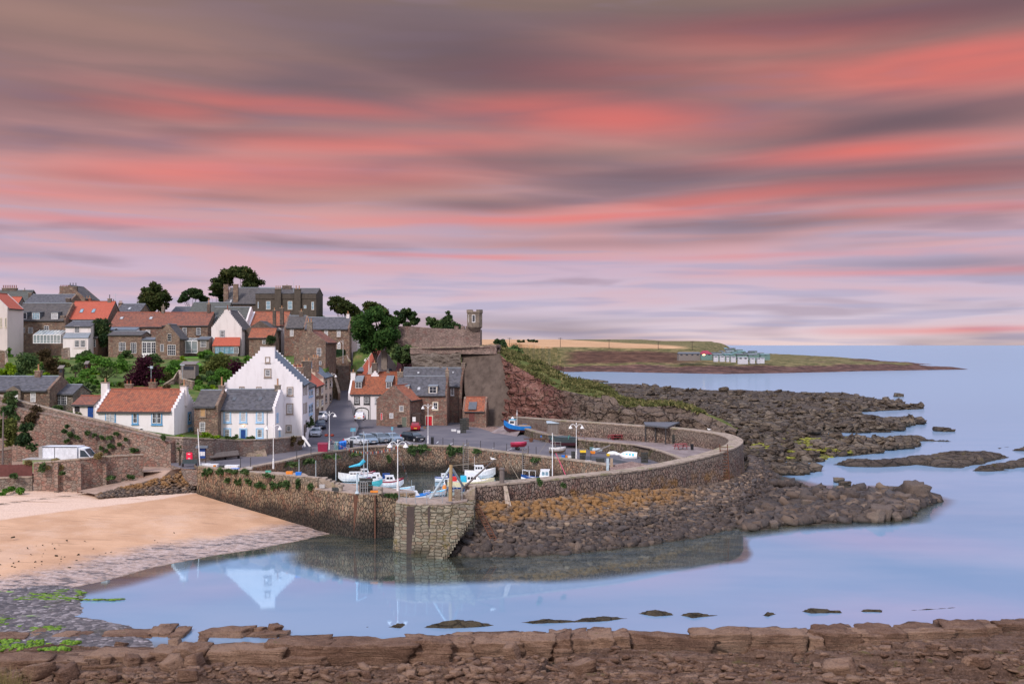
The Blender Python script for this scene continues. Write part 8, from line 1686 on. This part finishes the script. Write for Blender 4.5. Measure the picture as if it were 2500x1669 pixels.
nb=thing('notice_board','glazed notice board with a little pitched roof beside the flagpole','notice board',G(493,1136,4.28));B=MB();B.box(-.5,-.4,0,.1,0,2.2);B.box(.4,.5,0,.1,0,2.2);B.build('post',M['wood_dark'],nb);B=MB();B.box(-.42,.42,.0,.06,.9,2.1);B.build('panel',M['deep_blue'],nb);B=MB();B.hexa([(-.75,-.3,2.15),(.75,-.3,2.15),(.75,.4,2.15),(-.75,.4,2.15),(-.7,.05,2.45),(.7,.05,2.45),(.7,.1,2.45),(-.7,.1,2.45)]);B.build('roof',M['lead_dark'],nb)
B=MB();[B.box(-.35+.25*i,-.15+.25*i,-.02,0,1.2,1.7)for i in range(3)];B.build('notice',M['frame'],nb)
sw_=thing('stone_steps','short flight of pale stone steps set in front of the terrace wall','steps',G(625,1113,4.2),R(24));B=MB();[B.box(-1.3+.1*i,1.3,-.9+.35*i,.9,.17*i,.17*(i+1))for i in range(5)];B.build('steps',M['cap'],sw_)
for i,(px,py)in enumerate([(723,1121),(758,1113),(846,1098),(880,1093),(942,1090),(993,1087.5),(1015,1087.5),(1038,1086.5),(1081,1088),(1106,1090),(1139.5,1093),(1173,1096),(1206,1100),(1237,1104),(1290,1110),(1309,1112),(1344,1116),(1380,1120),(1443,1128),(610,1142),(585,1144)]):
 one('railing_post','thin dark post of the chain railing along the harbour edge','post',lambda B:(B.tube((0,0,0),(0,0,1.05),.045,n=6),B.ellipsoid((0,0,1.07),.06,.06,.06)),M['iron'],Q(px,py)+Vector((0,.35,.1)),0,'posts of the quay railing')
def ladder(label,a,b,w,n,m_,th=.05):
 t_=thing('ladder',label,'ladder');a,b=Vector(a),Vector(b);d=Vector((w/2,0,0))
 for s in(-1,1):B=MB();B.tube(a+d*s,b+d*s,th,n=5);B.build('stile',M[m_],t_)
 B=MB()
 for i in range(1,n):p=a.lerp(b,i/n);B.tube(p-d,p+d,th*.8,n=5)
 B.build('rung',M[m_],t_)
for px,py,l,z0 in((1137.5,1093,'grey ladder down the middle of the inner harbour wall',.2),(1282,1110,'second grey ladder down the inner harbour wall, further right',.3)):q=Q(px,py)-Vector((0,.3,0));ladder(l,(q.x,q.y,z0),(q.x,q.y,q.z+.9),.75,14,'wood_grey',.07)
ladder('rusty iron ladder lying down the stone apron',(XY(1222,1350)[0],XY(1222,1350)[1]-.1,.15),G(1160,1232,4.15)+Vector((0,-.3,.2)),.5,20,'rust',.06);q=near[6].lerp(near[7],.55);ladder('rusty iron ladder on the outer face of the sea wall near its bend',(q.x+.1,q.y-.75,3.0),(q.x,q.y-.1,q.z+1.0),.9,12,'rust',.06)
dk=thing('derrick','old tripod derrick with pale blue legs and a long jib on the pierhead','crane');zt=4.55;top=P(1101,1137,92.2)
B=MB();B.tube((top.x,90.2,.9),(top.x,90.2,4.6),.34,n=10);B.build('pile',M['timber_grey'],dk);B=MB();B.tube((top.x,91.2,4.4),(top.x,92.2,top.z+.1),.18,.16,10);B.build('mast',M['timber'],dk)
for e in(G(1050,1217,zt),G(1138,1198,zt)):B=MB();B.tube(top+Vector((.02*(e.x-top.x),0,-.1)),e,.11,.12,8);B.build('leg',M['galv'],dk)
tip=P(1203,1125,99);B=MB();B.tube(G(1106,1213,4.6),tip,.11,.07,8);B.build('jib',M['timber_grey'],dk);B=MB();B.tube(top,tip,.035,n=5);B.build('stay',M['rope'],dk);B=MB();c=G(1108,1196,5.0)
for i in range(16):a,b=2*math.pi*i/16,2*math.pi*(i+1)/16;B.tube(c+Vector((.38*math.cos(a),0,.38*math.sin(a))),c+Vector((.38*math.cos(b),0,.38*math.sin(b))),.03,n=4);
B.tube(c-Vector((.38,0,0)),c+Vector((.38,0,0)),.03);B.tube(c-Vector((0,0,.38)),c+Vector((0,0,.38)),.03);B.build('hand_wheel',M['galv'],dk)
gull=lambda l,p:one('seagull',l,'bird',lambda B:(B.ellipsoid((0,0,.14),.22,.10,.10),B.ellipsoid((-.18,0,.27),.07,.06,.06),B.tube((-.23,0,.27),(-.31,0,.26),.02,.005),B.tube((.15,0,.14),(.36,0,.12),.05,.01),B.tube((0,.03,0),(0,.03,.1),.012),B.tube((0,-.03,0),(0,-.03,.1),.012)),M['bird'],p)
gull('white gull perched on the tip of the derrick jib',tip+Vector((0,0,.07)));gull('white gull on the coping of the far sea wall',far[2]+Vector((0,.6,.16)))
one('gate_post','round grey timber post on the sea wall above the apron','post',lambda B:(B.tube((0,0,-.2),(0,0,1.35),.24,n=10),B.lathe((0,0,1.3),[(.3,0),(.3,.12),(0,.2)],10)),M['timber_grey'],near[1]+Vector((.05,.5,.16)))
one('wall_brace','slanting concrete brace against the outer sea wall','brace',lambda B:B.hexa([(-.3,0,0),(.3,0,0),(.3,.5,0),(-.3,.5,0),(-.75+.2,2.0,2.0),(-.2,2.0,2.0),(-.2,2.3,1.9),(-.55,2.3,1.9)]),M['pinkish' if 0 else 'cap'],(near[1].x+.75,near[1].y-2.15,3.35))
def hoops(label,pts,h,m_='rail'):
 t_=thing('railing',label,'railing');
 for a,b in zip(pts,pts[1:]):
  B=MB();B.tube(a+Vector((0,0,h)),b+Vector((0,0,h)),.025,n=5);B.tube(a+Vector((0,0,h*.5)),b+Vector((0,0,h*.5)),.02,n=5);B.build('rail',M[m_],t_)
 for a in pts:B=MB();B.tube(a,a+Vector((0,0,h)),.035,n=6);B.build('post',M[m_],t_)
hoops('pale railing round the left corner of the pierhead',[G(975,1212,4.54),G(974,1226,4.54),G(992,1228,4.54),G(1014,1229,4.54)],1.05);hoops('chain railing along the front of the pierhead',[G(1042,1229,4.54),G(1080,1228,4.54)],.95);hoops('railing along the inner edge of the pierhead',[G(1058,1213,4.54),G(1072,1213,4.54),G(1095,1212,4.54)],1.0)
hoops('white railing at the top of the stairs by the sea wall',[G(1128,1222,4.54),G(1126,1211,4.54)],1.1);hoops('pale hoop rails on the left pier platform',[G(880,1204,4.37),G(886,1204,4.37),G(892,1204,4.37),G(897,1204,4.37)],1.1);hoops('white handrail beside the steps of the white cottage',[P(839.5,1024,190),P(845,1000,199)],1.0,'paint_white')
hoops('cycle hoops between the magenta bin and the green one',[Q(806,1103),Q(811,1102),Q(817,1101)],.9)
one('davit','blue grey davit post on the edge of the left pier platform','post',lambda B:(B.tube((0,0,0),(0,0,1.9),.09,n=8),B.tube((0,0,1.9),(.9,.1,1.5),.05),B.lathe((0,0,0),[(.25,0),(.1,.25)],8)),M['galv'],G(872,1203.5,4.37))
for px,py in((831,1197),(929,1203.5)):one('bollard','stubby stone bollard on the left pier platform','bollard',lambda B:B.lathe((0,0,0),[(.24,0),(.26,.45),(.22,.6),(0,.62)],10),M['cap'],G(px,py,4.37),0,'stone bollards on the pier platform')
one('bollard','square dark stone bollard on the pierhead','bollard',lambda B:B.box(-.28,.28,-.25,.25,0,1.0),M['ashlar'],G(1117,1220,4.54))
for x,l in((1483.5,'blue painted timber post at the gap in the inner harbour wall'),(1493,'pale timber post at the gap in the inner harbour wall')):one('gate_post',l,'post',lambda B:B.box(-.16,.16,-.1,.1,-1.5,1.1),M['galv' if x<1490 else 'plank'],Q(x,1139))
def pots(label,g,n,w=.62,extra=None,rz=0):
 t_=thing('lobster_pots',label,'lobster pots',g,R(rz));rg=random.Random(int(g.x*10))
 for k in range(n):
  B=MB();x,y,z=rg.uniform(-.05,.05),rg.uniform(-.05,.05),k*.36;B.box(x-w/2,x+w/2,y-.25,y+.25,z,z+.05)
  for xx in(-w/2,0,w/2-.04):B.path([(x+xx,y-.25,z),(x+xx,y-.24,z+.22),(x+xx,y,z+.34),(x+xx,y+.24,z+.22),(x+xx,y+.25,z)],.025,4)
  B.box(x-w/2+.03,x+w/2-.03,y-.2,y+.2,z+.05,z+.28);B.build('pot',M['net']if k!=extra else M['yellow'],t_)
pots('tall stack of dark lobster pots beside the hut slope',Q(1131,1056),7,1.1);pots('second stack of lobster pots behind the first near the hut',Q(1137,1048),6,1.2);pots('grey lobster pot stack left of the quay lamp',Q(1401,1119),3);pots('lobster pot stack with a yellow crate right of the quay lamp',Q(1423,1123),4,.8,3)
pots('lobster pots with blue lids below the retaining wall corner',Q(1573,1129),4,.9);pots('heaped dark pots on the harbour edge near the wall end',Q(1466,1130),2,1.1);pots('round wire lobster pots stacked on the left pier platform',G(893,1200,4.37),4,1.3);pots('single dark pot lying on the left pier platform',G(821,1197,4.37),1,.7)
pots('dark pots piled by the wall under the shelter end',G(1650,1083,4.6),4,.9);pots('grey pots lying on top of the left pier',G(546,1141.5,4.3),1,.9)
for nm,l,cat,g,w,d,h,m_ in(('crate','white fish crates stacked on the quay edge above the left pier','crate',G(502,1138,4.3),1.0,.8,.35,'boat_white'),('crate','long white crates lying behind the pier parapet','crate',G(520,1139,4.3),1.3,.8,.35,'boat_white'),('crate','orange crate between the white ones on the pier','crate',G(524,1141,4.3),.3,.3,.3,'orange'),('crate','white foam boxes with a blue edge near the pier parapet','crate',G(567,1143,4.3),1.6,.9,.4,'boat_white'),('tarpaulin','bright blue sheet lying under the white boxes on the pier','sheet',G(574,1145,4.4),1.0,.5,.12,'bin_blue'),('crate','pale box at the inner end of the pier walkway','crate',G(609,1146,4.3),.7,.5,.3,'hull_grey'),('fish_box','bright green box at the foot of the pier lamp','box',G(655,1154,4.95),.6,.4,.25,'rope_green'),('fish_box','orange nets and box on the pier parapet','box',G(707,1158,5.1),.7,.5,.35,'orange'),('fish_box','blue tarpaulin bundle on the pier parapet','box',G(729,1160,5.2),.6,.5,.35,'bin_blue'),('fish_box','orange fish box on the left pier platform','box',G(796,1188,4.37),.5,.4,.4,'orange'),('fish_box','pale grey fish boxes stacked on the left pier platform','box',G(787,1191.5,4.37),.55,.4,.38,'hull_grey'),('fish_box','long orange fish box beside the pier bollard','box',G(914,1202.5,4.37),.8,.35,.22,'orange'),('fish_box','bright blue fish box on the quay edge beneath the skiff','box',Q(1375,1117),.5,.4,.35,'bin_blue'),('fish_box','small orange box right of the blue one','box',Q(1383,1117.5),.3,.4,.35,'orange'),('fish_box','white tub right of the orange box','box',Q(1390.5,1118),.55,.45,.35,'boat_white'),('fish_box','yellow tub among the gear by the retaining wall','box',Q(1447,1107.5),.7,.5,.4,'orange'),('fish_box','pale green tub at the retaining wall gear heap','box',Q(1444.5,1099.5),.6,.5,.5,'bin_green'),('fish_box','yellow float beside the white sheet','float',Q(1484.5,1113),.45,.45,.35,'yellow'),('planter','white planter with a green shrub near the stone house corner','planter',Q(1108,1053),.9,.5,.4,'boat_white'),('planter','white tub left of the lobster pots','planter',Q(1120,1057),.55,.45,.5,'boat_white'),('planter','flower tub left of the red door','planter',Q(1037,1046),.5,.4,.4,'wood'),('planter','low white trough on the harbour edge beside the pots','trough',Q(1436,1127),.9,.3,.2,'boat_white'),('crate','dark box against the brown gabled building','box',Q(957,1038),1.8,.7,.6,'iron'),('bags','black rubbish bags beside the green door','bag',Q(976,1043),.9,.6,.5,'black_paint'),('litter_bin','small black bin against the far wall of the walkway','bin',G(1689.5,1098,4.6),.4,.4,.8,'black_paint')):bx(nm,l,cat,g,w,d,h,m_,None,0,None,.03)
one('tarpaulin','crumpled white sheet lying by the retaining wall','sheet',lambda B:(B.ellipsoid((0,0,.2),.8,.4,.35),B.ellipsoid((.7,-.1,.1),.5,.3,.22)),M['boat_white'],Q(1496,1110));one('plank_ramp','tilted grey wooden board leaning among the harbour gear','board',lambda B:B.hexa([(-1,-.3,.3),(1,-.3,1.1),(1,.5,1.1),(-1,.5,.3),(-1,-.3,.4),(1,-.3,1.2),(1,.5,1.2),(-1,.5,.4)]),M['wood_grey'],Q(1473,1106))
one('net_heap','tangled blue and grey nets heaped by the retaining wall','nets',lambda B:[B.ellipsoid((rgv.uniform(-.8,.8),rgv.uniform(-.3,.3),.2),.4,.3,.3)for _ in range(7)],M['galv'],Q(1461,1101));one('trailer','long rusty boat trailer with a blue cover beside the fishing boat','trailer',lambda B:(B.box(-2.2,2.2,-.06,.06,.4,.52),B.box(-1,-.9,-.8,.8,.3,.5),B.tube((-1,-.8,.3),(-1,-.65,.3),.3,n=12),B.tube((-1,.65,.3),(-1,.8,.3),.3,n=12),B.box(.4,.6,-.5,.5,.4,.55)),M['rust'],Q(1312,1078),R(-4))
one('blue_cover','small bright blue cover on the trailer','cover',lambda B:B.ellipsoid((0,0,0),.45,.3,.28),M['bin_blue'],Q(1326,1076)+Vector((0,0,.75)))
one('surfboard','white boards leaning on the wall end by the tall house','board',lambda B:(B.hexa([(-.1,0,0),(.12,0,0),(.12,.1,0),(-.1,.1,0),(-.5,.3,1.5),(-.2,.3,1.5),(-.2,.4,1.5),(-.5,.4,1.5)]),B.hexa([(.6,0,0),(.85,0,.1),(.85,.1,.1),(.6,.1,0),(-.35,.3,1.2),(-.1,.3,1.35),(-.1,.4,1.35),(-.35,.4,1.2)])),M['paint_white'],P(744,1090,138.6))
def picnic(label,g,m_,rz=0,s=1.0):
 t_=thing('picnic_table',label,'picnic table',g,R(rz));t_.scale=(s,s,s);B=MB();B.box(-.9,.9,-.38,.38,.72,.77);B.build('table_top',M[m_],t_)
 for y in(-.75,.75):B=MB();B.box(-.9,.9,y-.14,y+.14,.42,.46);B.build('seat',M[m_],t_)
 for x in(-.65,.65):B=MB();B.tube((x,-.62,0),(x,-.2,.72),.05,n=4);B.tube((x,.62,0),(x,.2,.72),.05,n=4);B.box(x-.04,x+.04,-.75,.75,.36,.42);B.build('leg',M[m_],t_)
picnic('pale picnic table on the walkway, left of a pair',G(1386,1058,4.6),'picnic_pale',5);picnic('pale picnic table on the walkway, right of a pair',G(1403,1061.5,4.6),'picnic_pale',-3);picnic('dark red picnic table against the far wall beside the arch',G(1507,1073,4.6),'picnic_red');picnic('dark red picnic table standing alone beyond the shelter',G(1662,1096,4.6),'picnic_red',20);picnic('dark red picnic bench half hidden left of the arch',G(1497,1072,4.6),'picnic_red',30,.9)
sh=thing('shelter','open black shelter with a flat slate grey roof on the walkway','shelter',(0,0,0));c4=[G(1576,1078,4.6),G(1625,1084,4.6),G(1652,1071,4.6),G(1600,1080,4.6)]
for p in c4:B=MB();B.box(p.x-.09,p.x+.09,p.y-.09,p.y+.09,4.6,6.9);B.build('post',M['iron'],sh)
B=MB();r4=[c4[0]+Vector((-.1,-.3,2.35)),c4[1]+Vector((.2,-.5,2.35)),c4[2]+Vector((.5,.3,2.35)),Vector((c4[0].x+.4,c4[2].y+.5,6.95))];B.hexa(r4+[p+Vector((0,0,.22))for p in r4]);B.build('roof',M['lead_dark'],sh)
gs=thing('shed','long grey wooden shed with pale flat roof against the far wall','shed',P(1362,1060,158.3));B=MB();B.box(-1.6,1.7,0,2.2,0,1.75);B.build('walls',M['wood_grey'],gs);B=MB();B.hexa([(-1.8,-.2,1.75),(1.9,-.2,1.75),(1.9,2.4,1.9),(-1.8,2.4,1.9),(-1.8,-.2,1.85),(1.9,-.2,1.85),(1.9,2.4,2.0),(-1.8,2.4,2.0)]);B.build('roof',M['galv'],gs)
B=MB();[B.box(x,x+.04,-.02,0,.1,1.7)for x in(-1.0,-.2,.6,1.2)];B.build('door',M['rail'],gs)
ap=P(1478,1055,151.3);one('wall_niche','dark arched doorway in the far sea wall','doorway',lambda B:[B.face([(-.36,0,0),(.36,0,0),(.36,0,1.5),(.26,0,1.85),(0,0,2.05),(-.26,0,1.85),(-.36,0,1.5)])],M['wood_dark'],(far[5].x-.1,far[5].y-1.95,4.62))
def gshed(label,px,py,Y,w,d,h,m_):g=P(px,py,Y);t_=thing('garden_shed',label,'shed',g);B=MB();B.box(-w/2,w/2,0,d,-.8,h);B.build('walls',M[m_],t_);B=MB();B.hexa([(-w/2-.15,-.2,h),(w/2+.15,-.2,h),(w/2+.15,d,h+.5),(-w/2-.15,d,h+.5),(-w/2-.15,-.2,h+.1),(w/2+.15,-.2,h+.1),(w/2+.15,d,h+.6),(-w/2-.15,d,h+.6)]);B.build('roof',M['wood_grey'],t_);B=MB();B.box(-w*.3,w*.4,-.03,0,h*.45,h*.85);B.build('window',M['glass'],t_)
gshed('grey garden summerhouse with dark window below the lawn',459,913,176,2.6,2,1.7,'wood_grey');gshed('tiny dark garden hut with a pointed roof in the left garden',148,916,176,.7,.7,1.2,'wood_dark');gshed('small dark red garden hut in the middle of the garden',211,903,185,.5,.6,1.1,'fence_red')
one('tv_aerial','television aerial on a pole above the rear chimney','aerial',lambda B:(B.tube((0,0,0),(0,0,2.3),.03),B.box(-.5,.2,-.02,.02,2.1,2.16),B.box(-.1,.25,-.15,.15,1.9,2.3)),M['galv'],P(369,930,149));one('tv_aerial','tall cross shaped aerial against the sky above the brown row','aerial',lambda B:(B.tube((0,0,0),(0,0,3.2),.035),B.box(-.5,.5,-.03,.03,2.8,2.86)),M['galv'],P(282,748,240));one('tv_aerial','aerial with a lamp shaped head behind the crow-stepped cottage','aerial',lambda B:(B.tube((0,0,0),(0,0,2.2),.03),B.box(-.35,.35,-.04,.04,2.15,2.3)),M['galv'],P(445,926,150))
def bunting(label,a,b,sag,n):
 t_=thing('bunting',label,'bunting');pt=lambda k:a.lerp(b,k)-Vector((0,0,sag*4*k*(1-k)));B=MB();B.path([pt(i/14)for i in range(15)],.014,3);B.build('cord',M['rope'],t_)
 for i in range(n):
  p=pt((i+.5)/n);q=pt((i+.9)/n);B=MB();B.face([p,q,(p+q)/2-Vector((0,0,.36))]);B.build('flag',M[('red','paint_white','boat_navy')[i%3]],t_)
lp=G(971,1197,4.37)+Vector((0,0,4.5));bunting('string of red, white and blue flags from the pier lamp towards the bins',lp,Q(804,1096)+Vector((0,0,1.6)),1.2,44);bunting('string of flags dropping from the pier lamp to the blue decked dinghy',lp,G(1012,1215,1.2)+Vector((0,1,0)),.3,18);bunting('string of flags from the quay lamp to the retaining wall',Q(1407,1121)+Vector((0,0,4.6)),G(1436,1075,4.6),.3,14)
for px,y0,y1,Y in((771,1124,1180,119),(730,1120,1172,121),(820,1105,1175,126),(1352,1095,1165,129)):one('mooring_mast','bare thin mast of a boat lying hidden below the pier' if px!=1352 else 'thin brown mast with a flag stay at the right of the harbour','mast',lambda B:B.tube((0,0,0),(0,0,(y1-y0)*Y/F),.06,.04,6),M['galv' if px!=1352 else 'rust'],P(px,y1,Y),0,'bare masts beside the left pier' if px!=1352 else None)
one('mooring_rope','pink red rope stretched from the quay edge down into the harbour','rope',lambda B:B.tube(P(1357,1106,131),P(1383,1164,124),.05,n=5),M['pink']);one('mooring_rope','pale rope hanging down the harbour wall between the ladders','rope',lambda B:B.tube(P(1231,1108,143.5),P(1266,1168,132),.03,n=4),M['rope'])
# ------------------------------------------------------------------ far headland details
for px,pt_,pb in((1244,824,842),(1368,824,848),(1487,828,848),(1607,833,850),(1690,832,852)):one('power_pole','thin wooden power pole on the edge of the stubble field','pole',lambda B:(B.tube((0,0,-1),(0,0,(pb-pt_)*745/F),.22,.16,5),B.box(-1.6,1.6,-.1,.1,(pb-pt_)*745/F-.8,(pb-pt_)*745/F-.5)),M['wood_dark'],P(px,pb,745),0,'power poles across the headland field')
def fb_(name,label,cat,x0,x1,yt,ye,yb,Y,wm,rm,d=8,group=None,lit=False):
 a,b=P(x0,yb,Y),P(x1,yb,Y);t_=thing(name,label,cat,a,0,group);w=b.x-a.x;he=(yb-ye)*Y/F;hr=(yb-yt)*Y/F;B=MB();B.box(0,w,0,d,-3,he);B.build('wall',M[wm],t_)
 B=MB();i=min(w*.28,d*.5)if rm=='roof_crimson' else .3;B.face([(-.4,-.4,he),(w+.4,-.4,he),(w-i,d/2,hr),(i,d/2,hr)]);B.face([(w+.4,-.4,he),(w+.4,d+.4,he),(w-i,d/2,hr)]);B.face([(-.4,-.4,he),(-.4,d+.4,he),(i,d/2,hr)]);B.face([(w+.4,d+.4,he),(-.4,d+.4,he),(i,d/2,hr),(w-i,d/2,hr)]);B.build('roof',M[rm],t_)
 n=max(1,int(w/3.4))if Y<800 else 0
 for k in range(n):x=w*(k+.5)/n;B=MB();B.box(x-.8,x+.8,-.06,0,he*.35,he*.8);B.build('window',M['bulb']if(lit and k in(0,))else M['glass'],t_)
fb_('clubhouse','building with a bright crimson hipped roof on the far headland','building',1712,1738,855.5,864,868.5,705,'cabin_green','roof_crimson',10,None,True);fb_('timber_building','long low grey timber building left of the crimson roof','building',1657,1710,859,863,870,708,'wood_grey','lead_dark',7)
for i,(x0,x1,yb,l)in enumerate(((1742,1756,872.5,'small white caravan, leftmost of the caravan row'),(1757,1772,872.5,'white caravan second in the row on the headland'),(1773,1783,873,'short white caravan in the middle of the row'),(1784,1799,874,'bluish white caravan near the large motorhome'),(1801,1829,878,'largest white motorhome in the caravan row'),(1831,1846,877,'white caravan right of the large motorhome'),(1848,1858,877,'small white caravan second from the right'),(1855,1869,876.5,'white caravan at the right end of the row'))):fb_('caravan',l,'caravan',x0+1,x1-2.5,yb-(7 if i==4 else 4.2),yb-(6 if i==4 else 3.4),yb,690-i,'caravan','caravan',2.6,'caravans on the far headland')
k=0
for row,(Y,yb,xs)in enumerate(((716,869,(1743,1770,1800,1828,1858)),(760,865,(1738,1764,1790,1818,1845)),(810,861,(1722,1748,1774,1802,1830)),(870,857,(1722,1746,1770,1796)),(940,854,(1760,1780)))):
 for x in xs:
  if k<24:fb_('holiday_cabin','green holiday cabin in the terraces behind the white caravans','cabin',x,x+22-row*1.5,yb-5.5,yb-3.4,yb,Y,'cabin_green',('slate_blue','bin_green','lead_dark')[k%3]if k%3!=0 else 'lead',6,'green cabins on the far headland');k+=1
